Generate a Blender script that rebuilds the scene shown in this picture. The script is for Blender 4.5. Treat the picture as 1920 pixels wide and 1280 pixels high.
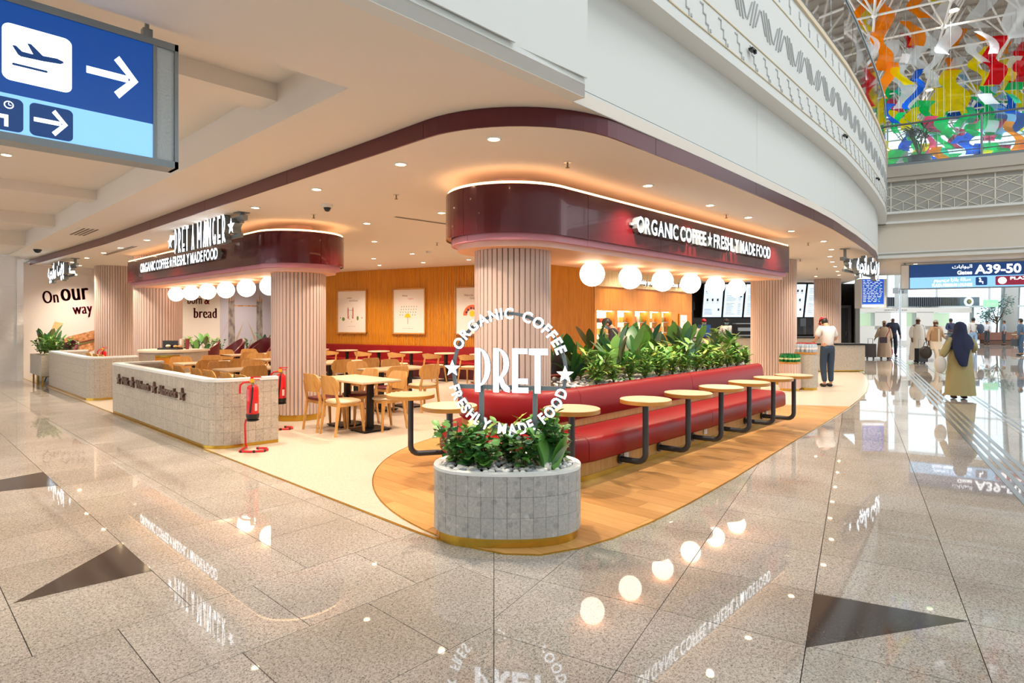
import bpy, bmesh, math, random
from math import sin, cos, pi, radians, sqrt, atan2, hypot
from mathutils import Matrix, Vector
random.seed(7)
S = bpy.context.scene
COL = S.collection
for _o in list(bpy.data.objects):
    bpy.data.objects.remove(_o)

# ------------------------------------------------------------------ camera, sky, large lights, exposure
# world axes: X runs along the bench front, Y runs along the long shop front; the camera stands at the corner
TH = radians(43.264)
RX, RY = sin(TH), -cos(TH)          # camera's right
FX, FY = cos(TH), sin(TH)           # camera's forward
def V(r, d, z=0.0):
    """hall grid: r metres across, d metres deep -> world"""
    return Vector((r*RX + d*FX, r*RY + d*FY, z))
cam = bpy.data.cameras.new('camera')
cam.sensor_width = 36.0
cam.lens = 36.0*1122/1920
cam.shift_y = -39/1920
cam.clip_end = 400
camo = bpy.data.objects.new('camera', cam)
camo.location = (0, 0, 1.6)
camo.rotation_euler = (pi/2, 0, TH - pi/2)
COL.objects.link(camo)
S.camera = camo

W = bpy.data.worlds.new('sky'); S.world = W; W.use_nodes = True
_n = W.node_tree.nodes
_bg = _n['Background']
_bg.inputs[0].default_value = (0.88, 0.95, 1.0, 1)
_bg.inputs[1].default_value = 2.3

def area(name, loc, sx, sy, power, color, rot=(0, 0, 0)):
    l = bpy.data.lights.new(name, 'AREA'); l.shape = 'RECTANGLE'; l.size = sx; l.size_y = sy
    l.energy = power; l.color = color
    o = bpy.data.objects.new(name, l); o.location = loc; o.rotation_euler = rot; COL.objects.link(o)
    return o
# added fill lights under the atrium roof, out of view
area('atrium_fill', (2.0, -6.0, 15.6), 16, 9, 1500, (0.93, 0.97, 1.0))
area('atrium_fill', (20.0, -8.0, 15.6), 18, 9, 800, (0.95, 0.98, 1.0))

S.view_settings.view_transform = 'Standard'
S.view_settings.look = 'None'
S.view_settings.gamma = 1
S.view_settings.use_curve_mapping = False
S.view_settings.exposure = 0.2
S.cycles.use_denoising = True
S.cycles.max_bounces = 7
S.cycles.diffuse_bounces = 4
S.cycles.glossy_bounces = 3
S.cycles.transmission_bounces = 5
S.cycles.transparent_max_bounces = 12
S.cycles.sample_clamp_indirect = 4.0
S.cycles.caustics_reflective = False
S.cycles.caustics_refractive = False

# ------------------------------------------------------------------ materials
def lin(h):
    h = h.lstrip('#'); out = []
    for i in (0, 2, 4):
        c = int(h[i:i+2], 16)/255
        out.append(c/12.92 if c <= 0.04045 else ((c+0.055)/1.055)**2.4)
    return (*out, 1.0)
MATS = {}
def mat(name, col, rough=0.5, metal=0.0, emit=0.0, spec=0.5, coat=0.0, ecol=None):
    if name in MATS: return MATS[name]
    m = bpy.data.materials.new(name); m.use_nodes = True
    b = m.node_tree.nodes['Principled BSDF']
    b.inputs['Base Color'].default_value = lin(col)
    b.inputs['Roughness'].default_value = rough
    b.inputs['Metallic'].default_value = metal
    b.inputs['Specular IOR Level'].default_value = spec
    b.inputs['Coat Weight'].default_value = coat
    if emit:
        b.inputs['Emission Color'].default_value = lin(ecol or col)
        b.inputs['Emission Strength'].default_value = emit
    MATS[name] = m
    return m
def nodes(m): return m.node_tree.nodes, m.node_tree.links, m.node_tree.nodes['Principled BSDF']
def coords(m, scale=(1, 1, 1), obj=False):
    N, L, B = nodes(m)
    mp = N.new('ShaderNodeMapping'); mp.inputs['Scale'].default_value = scale
    if obj:
        t = N.new('ShaderNodeTexCoord'); L.new(t.outputs['Object'], mp.inputs[0])
    else:
        g = N.new('ShaderNodeNewGeometry'); L.new(g.outputs['Position'], mp.inputs[0])
    return mp.outputs[0]
def ramp(m, fac, stops, interp='LINEAR'):
    N, L, B = nodes(m)
    r = N.new('ShaderNodeValToRGB'); r.color_ramp.interpolation = interp
    e = r.color_ramp.elements
    while len(e) < len(stops): e.new(0.5)
    for k, (p, c) in enumerate(stops): e[k].position = p; e[k].color = lin(c)
    L.new(fac, r.inputs[0]); return r.outputs[0]
def noise(m, vec, scale, detail=3, rough=0.5):
    N, L, B = nodes(m)
    t = N.new('ShaderNodeTexNoise'); t.inputs['Scale'].default_value = scale
    t.inputs['Detail'].default_value = detail; t.inputs['Roughness'].default_value = rough
    L.new(vec, t.inputs['Vector']); return t.outputs['Fac']
def mixc(m, fac, a, b, mode='MIX'):
    N, L, B = nodes(m)
    x = N.new('ShaderNodeMix'); x.data_type = 'RGBA'; x.blend_type = mode
    for s, v in ((0, fac), (6, a), (7, b)):
        if hasattr(v, 'is_output'): L.new(v, x.inputs[s])
        else: x.inputs[s].default_value = v
    return x.outputs[2]
def base(m, out): m.node_tree.links.new(out, nodes(m)[2].inputs['Base Color'])
def bump(m, h, dist=0.002, strength=0.5):
    N, L, B = nodes(m)
    b = N.new('ShaderNodeBump'); b.inputs['Distance'].default_value = dist; b.inputs['Strength'].default_value = strength
    L.new(h, b.inputs['Height']); L.new(b.outputs[0], B.inputs['Normal'])
def voro(m, vec, scale, what='Color'):
    N, L, B = nodes(m)
    t = N.new('ShaderNodeTexVoronoi'); t.inputs['Scale'].default_value = scale
    L.new(vec, t.inputs['Vector']); return t.outputs[what]
def objrand(m):
    N, L, B = nodes(m)
    return N.new('ShaderNodeObjectInfo').outputs['Random']

def granite(name, a, b, c, rough=0.025):
    m = mat(name, b, rough, spec=0.55); v = coords(m)
    N, L, B = nodes(m); sp = N.new('ShaderNodeSeparateColor'); L.new(voro(m, v, 210), sp.inputs[0])
    s = ramp(m, sp.outputs[0], [(0.0, a), (0.16, a), (0.22, b), (0.6, b), (1.0, c)])
    s = mixc(m, 0.35, s, ramp(m, noise(m, v, 60, 2, 0.7), [(0.35, a), (0.5, b), (0.65, c)]))
    big = ramp(m, noise(m, v, 1.3, 2), [(0.3, '#e4e0dc'), (0.7, '#ffffff')])
    tile = ramp(m, objrand(m), [(0, '#ececea'), (1, '#ffffff')])
    s = mixc(m, 1.0, s, big, 'MULTIPLY'); base(m, mixc(m, 1.0, s, tile, 'MULTIPLY'))
    return m
M_GRAN = granite('light_granite', '#6b6762', '#bab4ac', '#dad5ce')
M_DARK = granite('dark_granite', '#2e2826', '#453c38', '#5b514c', 0.08)
M_JOINT = mat('floor_joint', '#3d3a36', 0.8)
def terrazzo(name, g, chips, rough=0.45, scale=18):
    m = mat(name, g, rough); v = coords(m)
    cellc = voro(m, v, scale); d = voro(m, v, scale, 'Distance')
    N, L, B = nodes(m)
    sep = N.new('ShaderNodeSeparateColor'); L.new(cellc, sep.inputs[0])
    chipc = ramp(m, sep.outputs[0], [(0.0, chips[0]), (0.4, g), (0.72, g), (0.86, chips[1]), (1.0, chips[2])], 'CONSTANT')
    edge = ramp(m, d, [(0.30, '#ffffff'), (0.44, '#000000')])
    body = mixc(m, edge, lin(g), chipc)
    fine = ramp(m, noise(m, v, 60, 2), [(0.3, '#e2e2e2'), (0.7, '#ffffff')])
    tone = ramp(m, objrand(m), [(0, '#f0f0f0'), (1, '#ffffff')])
    body = mixc(m, 1.0, body, fine, 'MULTIPLY'); base(m, mixc(m, 1.0, body, tone, 'MULTIPLY'))
    return m
M_TERR = terrazzo('grey_terrazzo', '#b9b9b5', ('#a6a6a3', '#cbcac7', '#d9d8d4'))
M_TERRW = terrazzo('warm_terrazzo', '#c4bbad', ('#b3a99b', '#d2cabd', '#ded7ca'), 0.45, 30)
def wood(name, a, b, rough=0.4, scale=(1, 14, 1), s=3.0, obj=True, vary=True):
    m = mat(name, a, rough); v = coords(m, scale, obj)
    c = ramp(m, noise(m, v, s, 4, 0.6), [(0.3, b), (0.65, a)])
    if vary: c = mixc(m, 1.0, c, ramp(m, objrand(m), [(0, '#e2dcd4'), (1, '#ffffff')]), 'MULTIPLY')
    base(m, c); return m
M_OAK = wood('pale_oak', '#dcab66', '#c8934e', 0.38, (14, 2, 2), 3)
M_TOP = wood('oak_laminate', '#e3d1b6', '#d8c19e', 0.3, (10, 1, 1), 3)
M_EDGE = wood('oak_edge', '#c98f42', '#b67c33', 0.35, (2, 2, 14), 3)
M_PLANK = wood('oak_plank_floor', '#d3a468', '#c29056', 0.28, (14, 1.2, 1), 2.5)
M_BENCHW = wood('bench_oak_panel', '#cfa566', '#bd9150', 0.4, (12, 12, 1.2), 2.5, False)
M_SLATW = wood('honey_oak_wall', '#d9911c', '#c57a12', 0.42, (9, 9, 0.7), 3, False)
M_VENEER = wood('honey_veneer', '#c98a3a', '#b7772a', 0.38, (9, 9, 0.7), 2.2, False)
M_TILEF = mat('cream_floor_tile', '#c9bdac', 0.28)
_v = coords(M_TILEF); base(M_TILEF, ramp(M_TILEF, noise(M_TILEF, _v, 40, 3), [(0.3, '#bfb2a0'), (0.7, '#d0c5b6')]))
M_BRASS = mat('brass', '#c9a13f', 0.22, 0.9)
M_CEIL = mat('ceiling_paint', '#ece4da', 0.8, spec=0.2)
M_WHITE = mat('white_paint', '#e3e6e4', 0.6, spec=0.3)
M_TRIMG = mat('gold_line', '#cdb98f', 0.4, 0.3)
M_GREYP = mat('lattice_grey', '#a4a49e', 0.6)
M_BAND = mat('wine_band', '#5a222a', 0.3, 0.25)
M_WINE = mat('wine_lacquer', '#560d15', 0.24, 0.3, coat=0.35)
M_PINK = mat('pink_lacquer', '#d58a99', 0.3)
M_BLUSH = mat('blush_lacquer', '#e8bfae', 0.4)
M_SOFF = mat('peach_soffit', '#f0b78f', 0.6)
M_SLAT = mat('blush_slat', '#c6b0a6', 0.55)
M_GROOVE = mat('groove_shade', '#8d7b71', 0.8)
M_RED = mat('red_leather', '#860c12', 0.42, spec=0.35)
_v = coords(M_RED); bump(M_RED, noise(M_RED, _v, 160, 2), 0.001, 0.25)
M_BURG = mat('burgundy_leather', '#5f1a24', 0.36)
M_CREAM = mat('cream_leather', '#d9c5a0', 0.45)
M_BLACK = mat('black_metal', '#17171a', 0.45, 0.2)
M_STEELG = mat('graphite_pipe', '#3f4449', 0.38, 0.4)
M_STEEL = mat('brushed_steel', '#b9bec2', 0.28, 0.9)
M_ALU = mat('aluminium_frame', '#8e979d', 0.4, 0.6)
M_LED = mat('white_letter_light', '#ffffff', 0.4, 0, 2.8, ecol='#e6f2ff')
M_RETURN = mat('letter_return', '#7f888d', 0.45, 0.3)
M_GLOBE = mat('globe_glass', '#fff4e6', 0.3, 0, 5.0, ecol='#ffecd6')
M_COVE = mat('cove_light', '#ffe6c0', 0.5, 0, 5.0, ecol='#ffc78a')
M_LAMP = mat('downlight_lens', '#fff3df', 0.3, 0, 22.0, ecol='#ffe0b0')
M_FIRE = mat('fire_red', '#d0141a', 0.28, coat=0.3)
M_BLKP = mat('black_plastic', '#141416', 0.4)
M_YEL = mat('yellow_plastic', '#e7b321', 0.4)
M_PAPER = mat('print_paper', '#ece6df', 0.7)

# ------------------------------------------------------------------ mesh building
class MB:
    def __init__(s): s.v = []; s.f = []; s.m = []
    def add(s, vs, fs, mi=0):
        n = len(s.v); s.v += [tuple(p) for p in vs]
        for f in fs: s.f.append([i+n for i in f]); s.m.append(mi)
        return s
    def box(s, c, d, rot=0.0, mi=0, M=None):
        x, y, z = d[0]/2, d[1]/2, d[2]/2
        ca, sa = cos(rot), sin(rot)
        vs = []
        for dx, dy, dz in ((-x,-y,-z),(x,-y,-z),(x,y,-z),(-x,y,-z),(-x,-y,z),(x,-y,z),(x,y,z),(-x,y,z)):
            p = Vector((dx*ca-dy*sa+c[0], dx*sa+dy*ca+c[1], dz+c[2]))
            vs.append(M @ p if M else p)
        return s.add(vs, [(0,3,2,1),(4,5,6,7),(0,1,5,4),(1,2,6,5),(2,3,7,6),(3,0,4,7)], mi)
    def prism(s, pts, z0, z1, mi=0, mtop=None, mbot=None, mside=None):
        n = len(pts)
        if sum(pts[i][0]*pts[(i+1) % n][1]-pts[(i+1) % n][0]*pts[i][1] for i in range(n)) < 0: pts = pts[::-1]
        vs = [(p[0], p[1], z0) for p in pts]+[(p[0], p[1], z1) for p in pts]
        s.add(vs, [tuple(range(n-1, -1, -1))], mi if mbot is None else mbot)
        k = len(s.v)-2*n
        s.f.append([k+n+i for i in range(n)]); s.m.append(mi if mtop is None else mtop)
        for i in range(n):
            j = (i+1) % n
            s.f.append([k+i, k+j, k+n+j, k+n+i]); s.m.append(mi if mside is None else mside)
        return s
    def strip(s, path, z0, z1, t, mi=0, closed=False, side=0.0):
        """upright ribbon of thickness t along a plan polyline (offset to its left by side)"""
        P = offset(path, side, closed); Q = offset(path, side+t, closed)
        n = len(P); k = len(s.v)
        for a, b in zip(P, Q):
            s.v += [(a[0], a[1], z0), (a[0], a[1], z1), (b[0], b[1], z1), (b[0], b[1], z0)]
        for i in range(n if closed else n-1):
            a = k+4*i; b = k+4*((i+1) % n)
            for q in range(4):
                r = (q+1) % 4
                s.f.append([a+q, a+r, b+r, b+q]); s.m.append(mi)
        if not closed:
            s.f.append([k, k+3, k+2, k+1]); s.m.append(mi)
            e = k+4*(n-1); s.f.append([e, e+1, e+2, e+3]); s.m.append(mi)
        return s
    def sweep(s, path, prof, mi=0, closed=False):
        """profile [(offset to the left, z)] swept along a plan polyline; the profile is closed"""
        rows = [offset(path, o, closed) for o, z in prof]
        n = len(path); q = len(prof); k = len(s.v)
        for i in range(n):
            for j in range(q): s.v.append((rows[j][i][0], rows[j][i][1], prof[j][1]))
        for i in range(n if closed else n-1):
            for j in range(q):
                a = k+i*q; b = k+((i+1) % n)*q; r = (j+1) % q
                s.f.append([a+j, a+r, b+r, b+j]); s.m.append(mi)
        if not closed:
            s.f.append([k+j for j in range(q-1, -1, -1)]); s.m.append(mi)
            s.f.append([k+(n-1)*q+j for j in range(q)]); s.m.append(mi)
        return s
    def tube(s, pts, r, n=8, mi=0, caps=True, closed=False):
        P = [Vector(p) for p in pts]; rr = r if isinstance(r, (list, tuple)) else [r]*len(P)
        k = len(s.v); up = None
        for i, p in enumerate(P):
            if closed: d = (P[(i+1) % len(P)]-P[i-1])
            else: d = (P[min(i+1, len(P)-1)]-P[max(i-1, 0)])
            d = d.normalized() if d.length > 1e-9 else Vector((0, 0, 1))
            if up is None: up = d.orthogonal().normalized()
            up = (up-d*up.dot(d)); up = up.normalized() if up.length > 1e-6 else d.orthogonal().normalized()
            w = d.cross(up)
            for j in range(n):
                a = 2*pi*j/n; s.v.append(tuple(p+(up*cos(a)+w*sin(a))*rr[i]))
        m = len(P)
        for i in range(m if closed else m-1):
            for j in range(n):
                a = k+i*n; b = k+((i+1) % m)*n; q = (j+1) % n
                s.f.append([a+j, a+q, b+q, b+j]); s.m.append(mi)
        if caps and not closed:
            s.f.append([k+j for j in range(n-1, -1, -1)]); s.m.append(mi)
            s.f.append([k+(m-1)*n+j for j in range(n)]); s.m.append(mi)
        return s
    def lathe(s, prof, n=16, c=(0, 0, 0), mi=0, sx=1.0, sy=1.0, caps=True, a0=0.0):
        k = len(s.v)
        for r, z in prof:
            for j in range(n):
                a = a0+2*pi*j/n; s.v.append((c[0]+r*cos(a)*sx, c[1]+r*sin(a)*sy, c[2]+z))
        for i in range(len(prof)-1):
            for j in range(n):
                q = (j+1) % n
                s.f.append([k+i*n+j, k+i*n+q, k+(i+1)*n+q, k+(i+1)*n+j]); s.m.append(mi)
        if caps:
            s.f.append([k+j for j in range(n-1, -1, -1)]); s.m.append(mi)
            e = k+(len(prof)-1)*n; s.f.append([e+j for j in range(n)]); s.m.append(mi)
        return s
    def ball(s, c, r, n=12, m=8, mi=0, sc=(1, 1, 1)):
        prof = [(max(r*sin(pi*i/m), 1e-4), -r*cos(pi*i/m)*sc[2]) for i in range(m+1)]
        return s.lathe(prof, n, c, mi, sc[0], sc[1])
    def mesh(s, name, mats, smooth=False):
        me = bpy.data.meshes.new(name)
        me.from_pydata(s.v, [], s.f)
        for m in (mats if isinstance(mats, (list, tuple)) else [mats]): me.materials.append(m)
        me.polygons.foreach_set('material_index', s.m)
        if smooth:
            me.polygons.foreach_set('use_smooth', [True]*len(s.f))
            if smooth != 'all': me.set_sharp_from_angle(angle=radians(smooth if smooth > 1 else 40))
        me.update()
        return me
    def build(s, name, mats, parent=None, smooth=False, loc=None, rot=None):
        return link(name, s.mesh(name, mats, smooth), parent, loc, rot)
KIDS = {}
def link(name, me, parent=None, loc=None, rot=None, M=None):
    o = bpy.data.objects.new(name, me); COL.objects.link(o)
    if parent: o.parent = parent; KIDS.setdefault(parent.name, []).append(o)
    if loc is not None: o.location = loc
    if rot is not None: o.rotation_euler = rot if isinstance(rot, (tuple, list)) else (0, 0, rot)
    if M is not None: o.matrix_basis = M
    return o
def offset(path, d, closed=False):
    if abs(d) < 1e-9: return [tuple(p[:2]) for p in path]
    n = len(path); out = []
    for i in range(n):
        if closed: a, b, c = path[i-1], path[i], path[(i+1) % n]
        else: a, b, c = path[max(i-1, 0)], path[i], path[min(i+1, n-1)]
        n1 = None; n2 = None
        for (p, q) in ((a, b), (b, c)):
            l = hypot(q[0]-p[0], q[1]-p[1])
            if l > 1e-9:
                nn = (-(q[1]-p[1])/l, (q[0]-p[0])/l)
                if n1 is None: n1 = nn
                n2 = nn
        mx, my = n1[0]+n2[0], n1[1]+n2[1]; l = hypot(mx, my) or 1
        mx, my = mx/l, my/l; k = d/max(0.4, mx*n2[0]+my*n2[1])
        out.append((b[0]+mx*k, b[1]+my*k))
    return out
def arc(cx, cy, r, a0, a1, n, ry=None):
    return [(cx+r*cos(radians(a0+(a1-a0)*i/n)), cy+(ry or r)*sin(radians(a0+(a1-a0)*i/n))) for i in range(n+1)]
def resample(path, step):
    """points every `step` along a polyline -> list of short polylines (pieces)"""
    L = [0]
    for a, b in zip(path, path[1:]): L.append(L[-1]+hypot(b[0]-a[0], b[1]-a[1]))
    n = max(1, round(L[-1]/step)); ds = L[-1]/n
    def at(t):
        for i in range(len(L)-1):
            if t <= L[i+1] or i == len(L)-2:
                u = (t-L[i])/max(1e-9, L[i+1]-L[i]); a, b = path[i], path[i+1]
                return (a[0]+(b[0]-a[0])*u, a[1]+(b[1]-a[1])*u)
    return at, L, ds, n
def pieces(path, step, gap=0.004, sub=0.12):
    at, L, ds, n = resample(path, step); out = []
    for i in range(n):
        a, b = i*ds+gap/2, (i+1)*ds-gap/2; k = max(1, int(math.ceil((b-a)/sub)))
        ts = sorted(set([a+(b-a)*j/k for j in range(k+1)]+([l for l in L if a+1e-3 < l < b-1e-3] if k > 1 else [])))
        out.append([at(t) for t in ts])
    return out
def thing(name, label, cat, loc=(0, 0, 0), rot=0.0, group=None):
    o = bpy.data.objects.new(name, None); COL.objects.link(o)
    o.location = loc; o.rotation_euler = (0, 0, rot); o.empty_display_size = 0.1
    return tag(o, label, cat, group)
def tag(o, label, cat, group=None):
    o['label'] = label; o['category'] = cat
    if group: o['group'] = group
    return o
def struct(o, label=None):
    o['kind'] = 'structure'
    if label: o['label'] = label
    return o
def stuff(o): o['kind'] = 'stuff'; return o
def dup(root, loc, rot, label=None, group=None, mats=None):
    r = root.copy(); COL.objects.link(r); r.location = loc; r.rotation_euler = (0, 0, rot)
    if label: r['label'] = label
    if group: r['group'] = group
    def kids(o, n):
        for ch in list(KIDS.get(o.name, ())):
            c = ch.copy(); COL.objects.link(c); c.parent = n; KIDS.setdefault(n.name, []).append(c)
            if mats and ch.name.split('.')[0] in mats: c.data = mats[ch.name.split('.')[0]]
            kids(ch, c)
    kids(root, r)
    return r
def planeM(O, X):
    """text plane: local x -> X (plan direction), local y -> up, local z -> out of the face"""
    x = Vector((X[0], X[1], 0)).normalized(); z = Vector((0, 0, 1)); n = x.cross(z)
    M = Matrix.Identity(4)
    for i in range(3): M[i][0] = x[i]; M[i][1] = z[i]; M[i][2] = n[i]; M[i][3] = O[i]
    return M
# ------------------------------------------------------------------ lettering
_tc = {}
def text_data(s, size=1.0, fat=0.0, depth=0.0, res=3, space=1.0):
    k = (s, size, fat, depth, res, space)
    if k in _tc: return _tc[k]
    c = bpy.data.curves.new('t', 'FONT'); c.body = s; c.size = size; c.offset = fat; c.extrude = depth
    c.resolution_u = res; c.space_character = space
    o = bpy.data.objects.new('t', c); COL.objects.link(o)
    me = bpy.data.meshes.new_from_object(o.evaluated_get(bpy.context.evaluated_depsgraph_get()))
    bpy.data.objects.remove(o); bpy.data.curves.remove(c)
    vs = [tuple(v.co) for v in me.vertices]; fs = [tuple(p.vertices) for p in me.polygons]
    bpy.data.meshes.remove(me)
    if vs:
        x0 = min(v[0] for v in vs); x1 = max(v[0] for v in vs); y0 = min(v[1] for v in vs); y1 = max(v[1] for v in vs)
    else: x0 = x1 = y0 = y1 = 0
    _tc[k] = (vs, fs, x0, x1, y0, y1)
    return _tc[k]
AR = {'ا': (0xFE8D, 0xFE8E), 'أ': (0xFE83, 0xFE84), 'ة': (0xFE93, 0xFE94), 'ر': (0xFEAD, 0xFEAE), 'ز': (0xFEAF, 0xFEB0), 'و': (0xFEED, 0xFEEE)}
for _c, _b in zip('بتجصلمنهي', (0xFE8F, 0xFE95, 0xFE9D, 0xFEB9, 0xFEDD, 0xFEE1, 0xFEE5, 0xFEE9, 0xFEF1)): AR[_c] = (_b, _b+1, _b+2, _b+3)
def arabic(w):
    out = ''
    for i, c in enumerate(w):
        if c not in AR: out += c; continue
        prev = i > 0 and w[i-1] in AR and len(AR[w[i-1]]) == 4
        nxt = i < len(w)-1 and w[i+1] in AR and len(AR[c]) == 4
        f = AR[c]
        out += chr(f[1] if prev and not nxt else f[3] if prev else f[2] if nxt else f[0])
    return out[::-1]
def put_text(mb, s, x, y, h, w=None, mi=0, fat=0.0, z=0.0, align='C', xs=1.0, depth=0.0, space=1.0, slant=0.0, rot=0.0):
    """flat text into MB's plane: cap height ~h at baseline y; w forces the width"""
    vs, fs, x0, x1, y0, y1 = text_data(s, 1.0, fat, depth, 3, space)
    k = h/0.69; sx = k*xs
    if w: sx = w/max(1e-6, x1-x0)
    ox = x-(x0+x1)/2*sx if align == 'C' else x-x0*sx if align == 'L' else x-x1*sx
    cr, sr = cos(rot), sin(rot)
    P = []
    for v in vs:
        px, py = ox+v[0]*sx+v[1]*k*slant, v[1]*k
        if rot: px, py = x+(px-x)*cr-py*sr, (px-x)*sr+py*cr
        P.append((px, y+py, z+v[2]*k))
    mb.add(P, fs, mi); return mb
def serif(mb, s, x, y, h, w, mi=0, z=0.0, rot=0.0):
    """display face with thick stems, thin arches and slab feet"""
    vs, fs, x0, x1, y0, y1 = text_data(s, 1.0, -0.012, 0, 3, 1.06)
    k = h/0.69; sx = w/(x1-x0)
    cr, sr = cos(rot), sin(rot)
    def pt(a, b):
        a, b = (a-(x0+x1)/2)*sx, b*k
        return (x+a*cr-b*sr, y+a*sr+b*cr, z)
    for dx in (-0.05, -0.025, 0.0, 0.025, 0.05): mb.add([pt(v[0]+dx, v[1]) for v in vs], fs, mi)
    ec = {}
    for f in fs:
        for i in range(len(f)): e = tuple(sorted((f[i-1], f[i]))); ec[e] = ec.get(e, 0)+1
    for (p, q), n in ec.items():
        a, b = vs[p], vs[q]
        if n == 1 and abs(a[1]-b[1]) < 1e-4 and 0.03 < abs(a[0]-b[0]) < 0.16 and (abs(a[1]) < 0.01 or a[1] > 0.45):
            l, r = min(a[0], b[0])-0.10, max(a[0], b[0])+0.10; t = 0.045 if a[1] < 0.01 else -0.045
            if t < 0: r -= 0.05
            mb.add([pt(l, a[1]), pt(r, a[1]), pt(r, a[1]+t), pt(l, a[1]+t)], [(0, 1, 2, 3)], mi)
    return mb
def star_pts(r, r2=None, n=5, a=90):
    r2 = r2 or r*0.42
    return [((r if i % 2 == 0 else r2)*cos(radians(a+180/n*i)), (r if i % 2 == 0 else r2)*sin(radians(a+180/n*i))) for i in range(2*n)]
def solid_letter(loops, depth):
    """filled polygons (lists of 2d points, convex or simple) -> mesh data with front (mi 0), back and sides (mi 1)"""
    mb = MB()
    for P in loops:
        n = len(P)
        if sum(P[i][0]*P[(i+1) % n][1]-P[(i+1) % n][0]*P[i][1] for i in range(n)) < 0: P = P[::-1]
        k = len(mb.v)
        mb.v += [(p[0], p[1], 0) for p in P]+[(p[0], p[1], -depth) for p in P]
        mb.f.append([k+i for i in range(n)]); mb.m.append(0)
        mb.f.append([k+n+i for i in range(n-1, -1, -1)]); mb.m.append(1)
        for i in range(n):
            j = (i+1) % n; mb.f.append([k+j, k+i, k+n+i, k+n+j]); mb.m.append(1)
    return mb
def R4(x0, y0, x1, y1): return [(x0, y0), (x1, y0), (x1, y1), (x0, y1)]
def bowl(x, y0, y1, w, t, tail=False):
    """half-moon bowl of the deco P and R"""
    out = []; n = 12; cy = (y0+y1)/2; h = (y1-y0)/2
    for i in range(n):
        a0, a1 = radians(-90+180*i/n), radians(-90+180*(i+1)/n)
        f = lambda a, o: (x+(w-(t if o else 0))*cos(a), cy+(h-(t*0.25 if o else 0))*sin(a))
        out.append([f(a0, 0), f(a1, 0), f(a1, 1), f(a0, 1)])
    return out
def deco(ch, t=0.17):
    """tall art-deco capitals in a unit-high box; returns (loops, width)"""
    bt = min(0.13, t*0.95)
    if ch == 'P': return [R4(0, 0, t, 1)]+bowl(t*0.6, 0.13, 1.0, 0.27, bt), 0.36
    if ch == 'R':
        leg = [(0.10, 0.36), (0.20, 0.36), (0.26, 0.20), (0.36, 0.10), (0.36, 0.0), (0.26, 0.02), (0.17, 0.12)]
        return [R4(0, 0, t, 1), leg]+bowl(t*0.6, 0.30, 1.0, 0.27, bt), 0.38
    if ch == 'E': return [R4(0, 0, t, 1), R4(t, 0.88, 0.33, 1), R4(t, 0.0, 0.35, 0.12), R4(t, 0.2, 0.34, 0.32)], 0.36
    if ch == 'T': return [R4(0.10, 0, 0.10+t, 0.88), R4(-0.02, 0.86, 0.38, 1)], 0.37
    if ch == 'A': return [[(0, 0), (0.12, 0), (0.23, 0.78), (0.17, 1.0)], [(0.17, 1.0), (0.23, 0.78), (0.24, 0), (0.38, 0), (0.23, 1.0)], R4(0.1, 0.14, 0.26, 0.24)], 0.38
    if ch == 'M': return [R4(0, 0, 0.1, 1), R4(0.42, 0, 0.55, 1), [(0.1, 1), (0.0, 1), (0.22, 0.3), (0.29, 0.3)], [(0.42, 1), (0.52, 1), (0.29, 0.3), (0.24, 0.42)]], 0.55
    if ch == 'N': return [R4(0, 0, 0.1, 1), R4(0.3, 0, 0.43, 1), [(0, 1), (0.12, 1), (0.40, 0), (0.29, 0)]], 0.43
    if ch == 'G': return [[(x, y) for x, y in q] for q in [[(0.2+0.2*cos(radians(a0)), 0.5+0.5*sin(radians(a0))), (0.2+0.2*cos(radians(a0+18)), 0.5+0.5*sin(radians(a0+18))), (0.2+0.08*cos(radians(a0+18)), 0.5+0.42*sin(radians(a0+18))), (0.2+0.08*cos(radians(a0)), 0.5+0.42*sin(radians(a0)))] for a0 in range(54, 342, 18)]]+[R4(0.22, 0.18, 0.40, 0.30), R4(0.29, 0.02, 0.40, 0.28)], 0.40
    return [], 0.2
# ------------------------------------------------------------------ FLOOR
def inside(p, poly):
    c = False; n = len(poly); x, y = p
    for i in range(n):
        (x1, y1), (x2, y2) = poly[i], poly[i-1]
        if (y1 > y) != (y2 > y) and x < (x2-x1)*(y-y1)/(y2-y1)+x1: c = not c
    return c
def clip(poly, a, b, c):
    """keep a*x+b*y+c >= 0"""
    out = []
    for i in range(len(poly)):
        p, q = poly[i-1], poly[i]; dp = a*p[0]+b*p[1]+c; dq = a*q[0]+b*q[1]+c
        if (dp >= 0) != (dq >= 0):
            t = dp/(dp-dq); out.append((p[0]+(q[0]-p[0])*t, p[1]+(q[1]-p[1])*t))
        if dq >= 0: out.append(q)
    return out
SHOP = [(2.8, 24), (2.8, 3.6), (2.83, 3.25), (2.95, 2.85), (3.1, 2.66), (3.38, 2.54), (3.71, 2.475), (4.2, 2.45), (4.85, 2.46), (6.0, 2.525), (8.1, 2.70), (10.7, 2.89), (12.4, 3.04), (13.8, 3.2), (15.3, 3.42), (17.4, 3.84), (19.6, 4.4), (20.7, 4.75), (21.3, 5.2), (21.6, 6.0), (26, 9), (26, 24)]
WX, WY = 0.5*RX+0.866*FX, 0.5*RY+0.866*FY      # walkway direction
PX, PY = 0.866*RX-0.5*FX, 0.866*RY-0.5*FY      # across the walkway
def HW(w, p, z=0.0): return Vector((w*WX+p*PX, w*WY+p*PY, z))
fl = MB()
q = [tuple(HW(w, p)[:2]) for w, p in ((-12, -30), (-12, 30), (75, 30), (75, -30))]
fl.prism(q, -0.3, -0.012)
FLOOR = struct(fl.build('floor', M_JOINT))
polys = []
g = 0.0022
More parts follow.
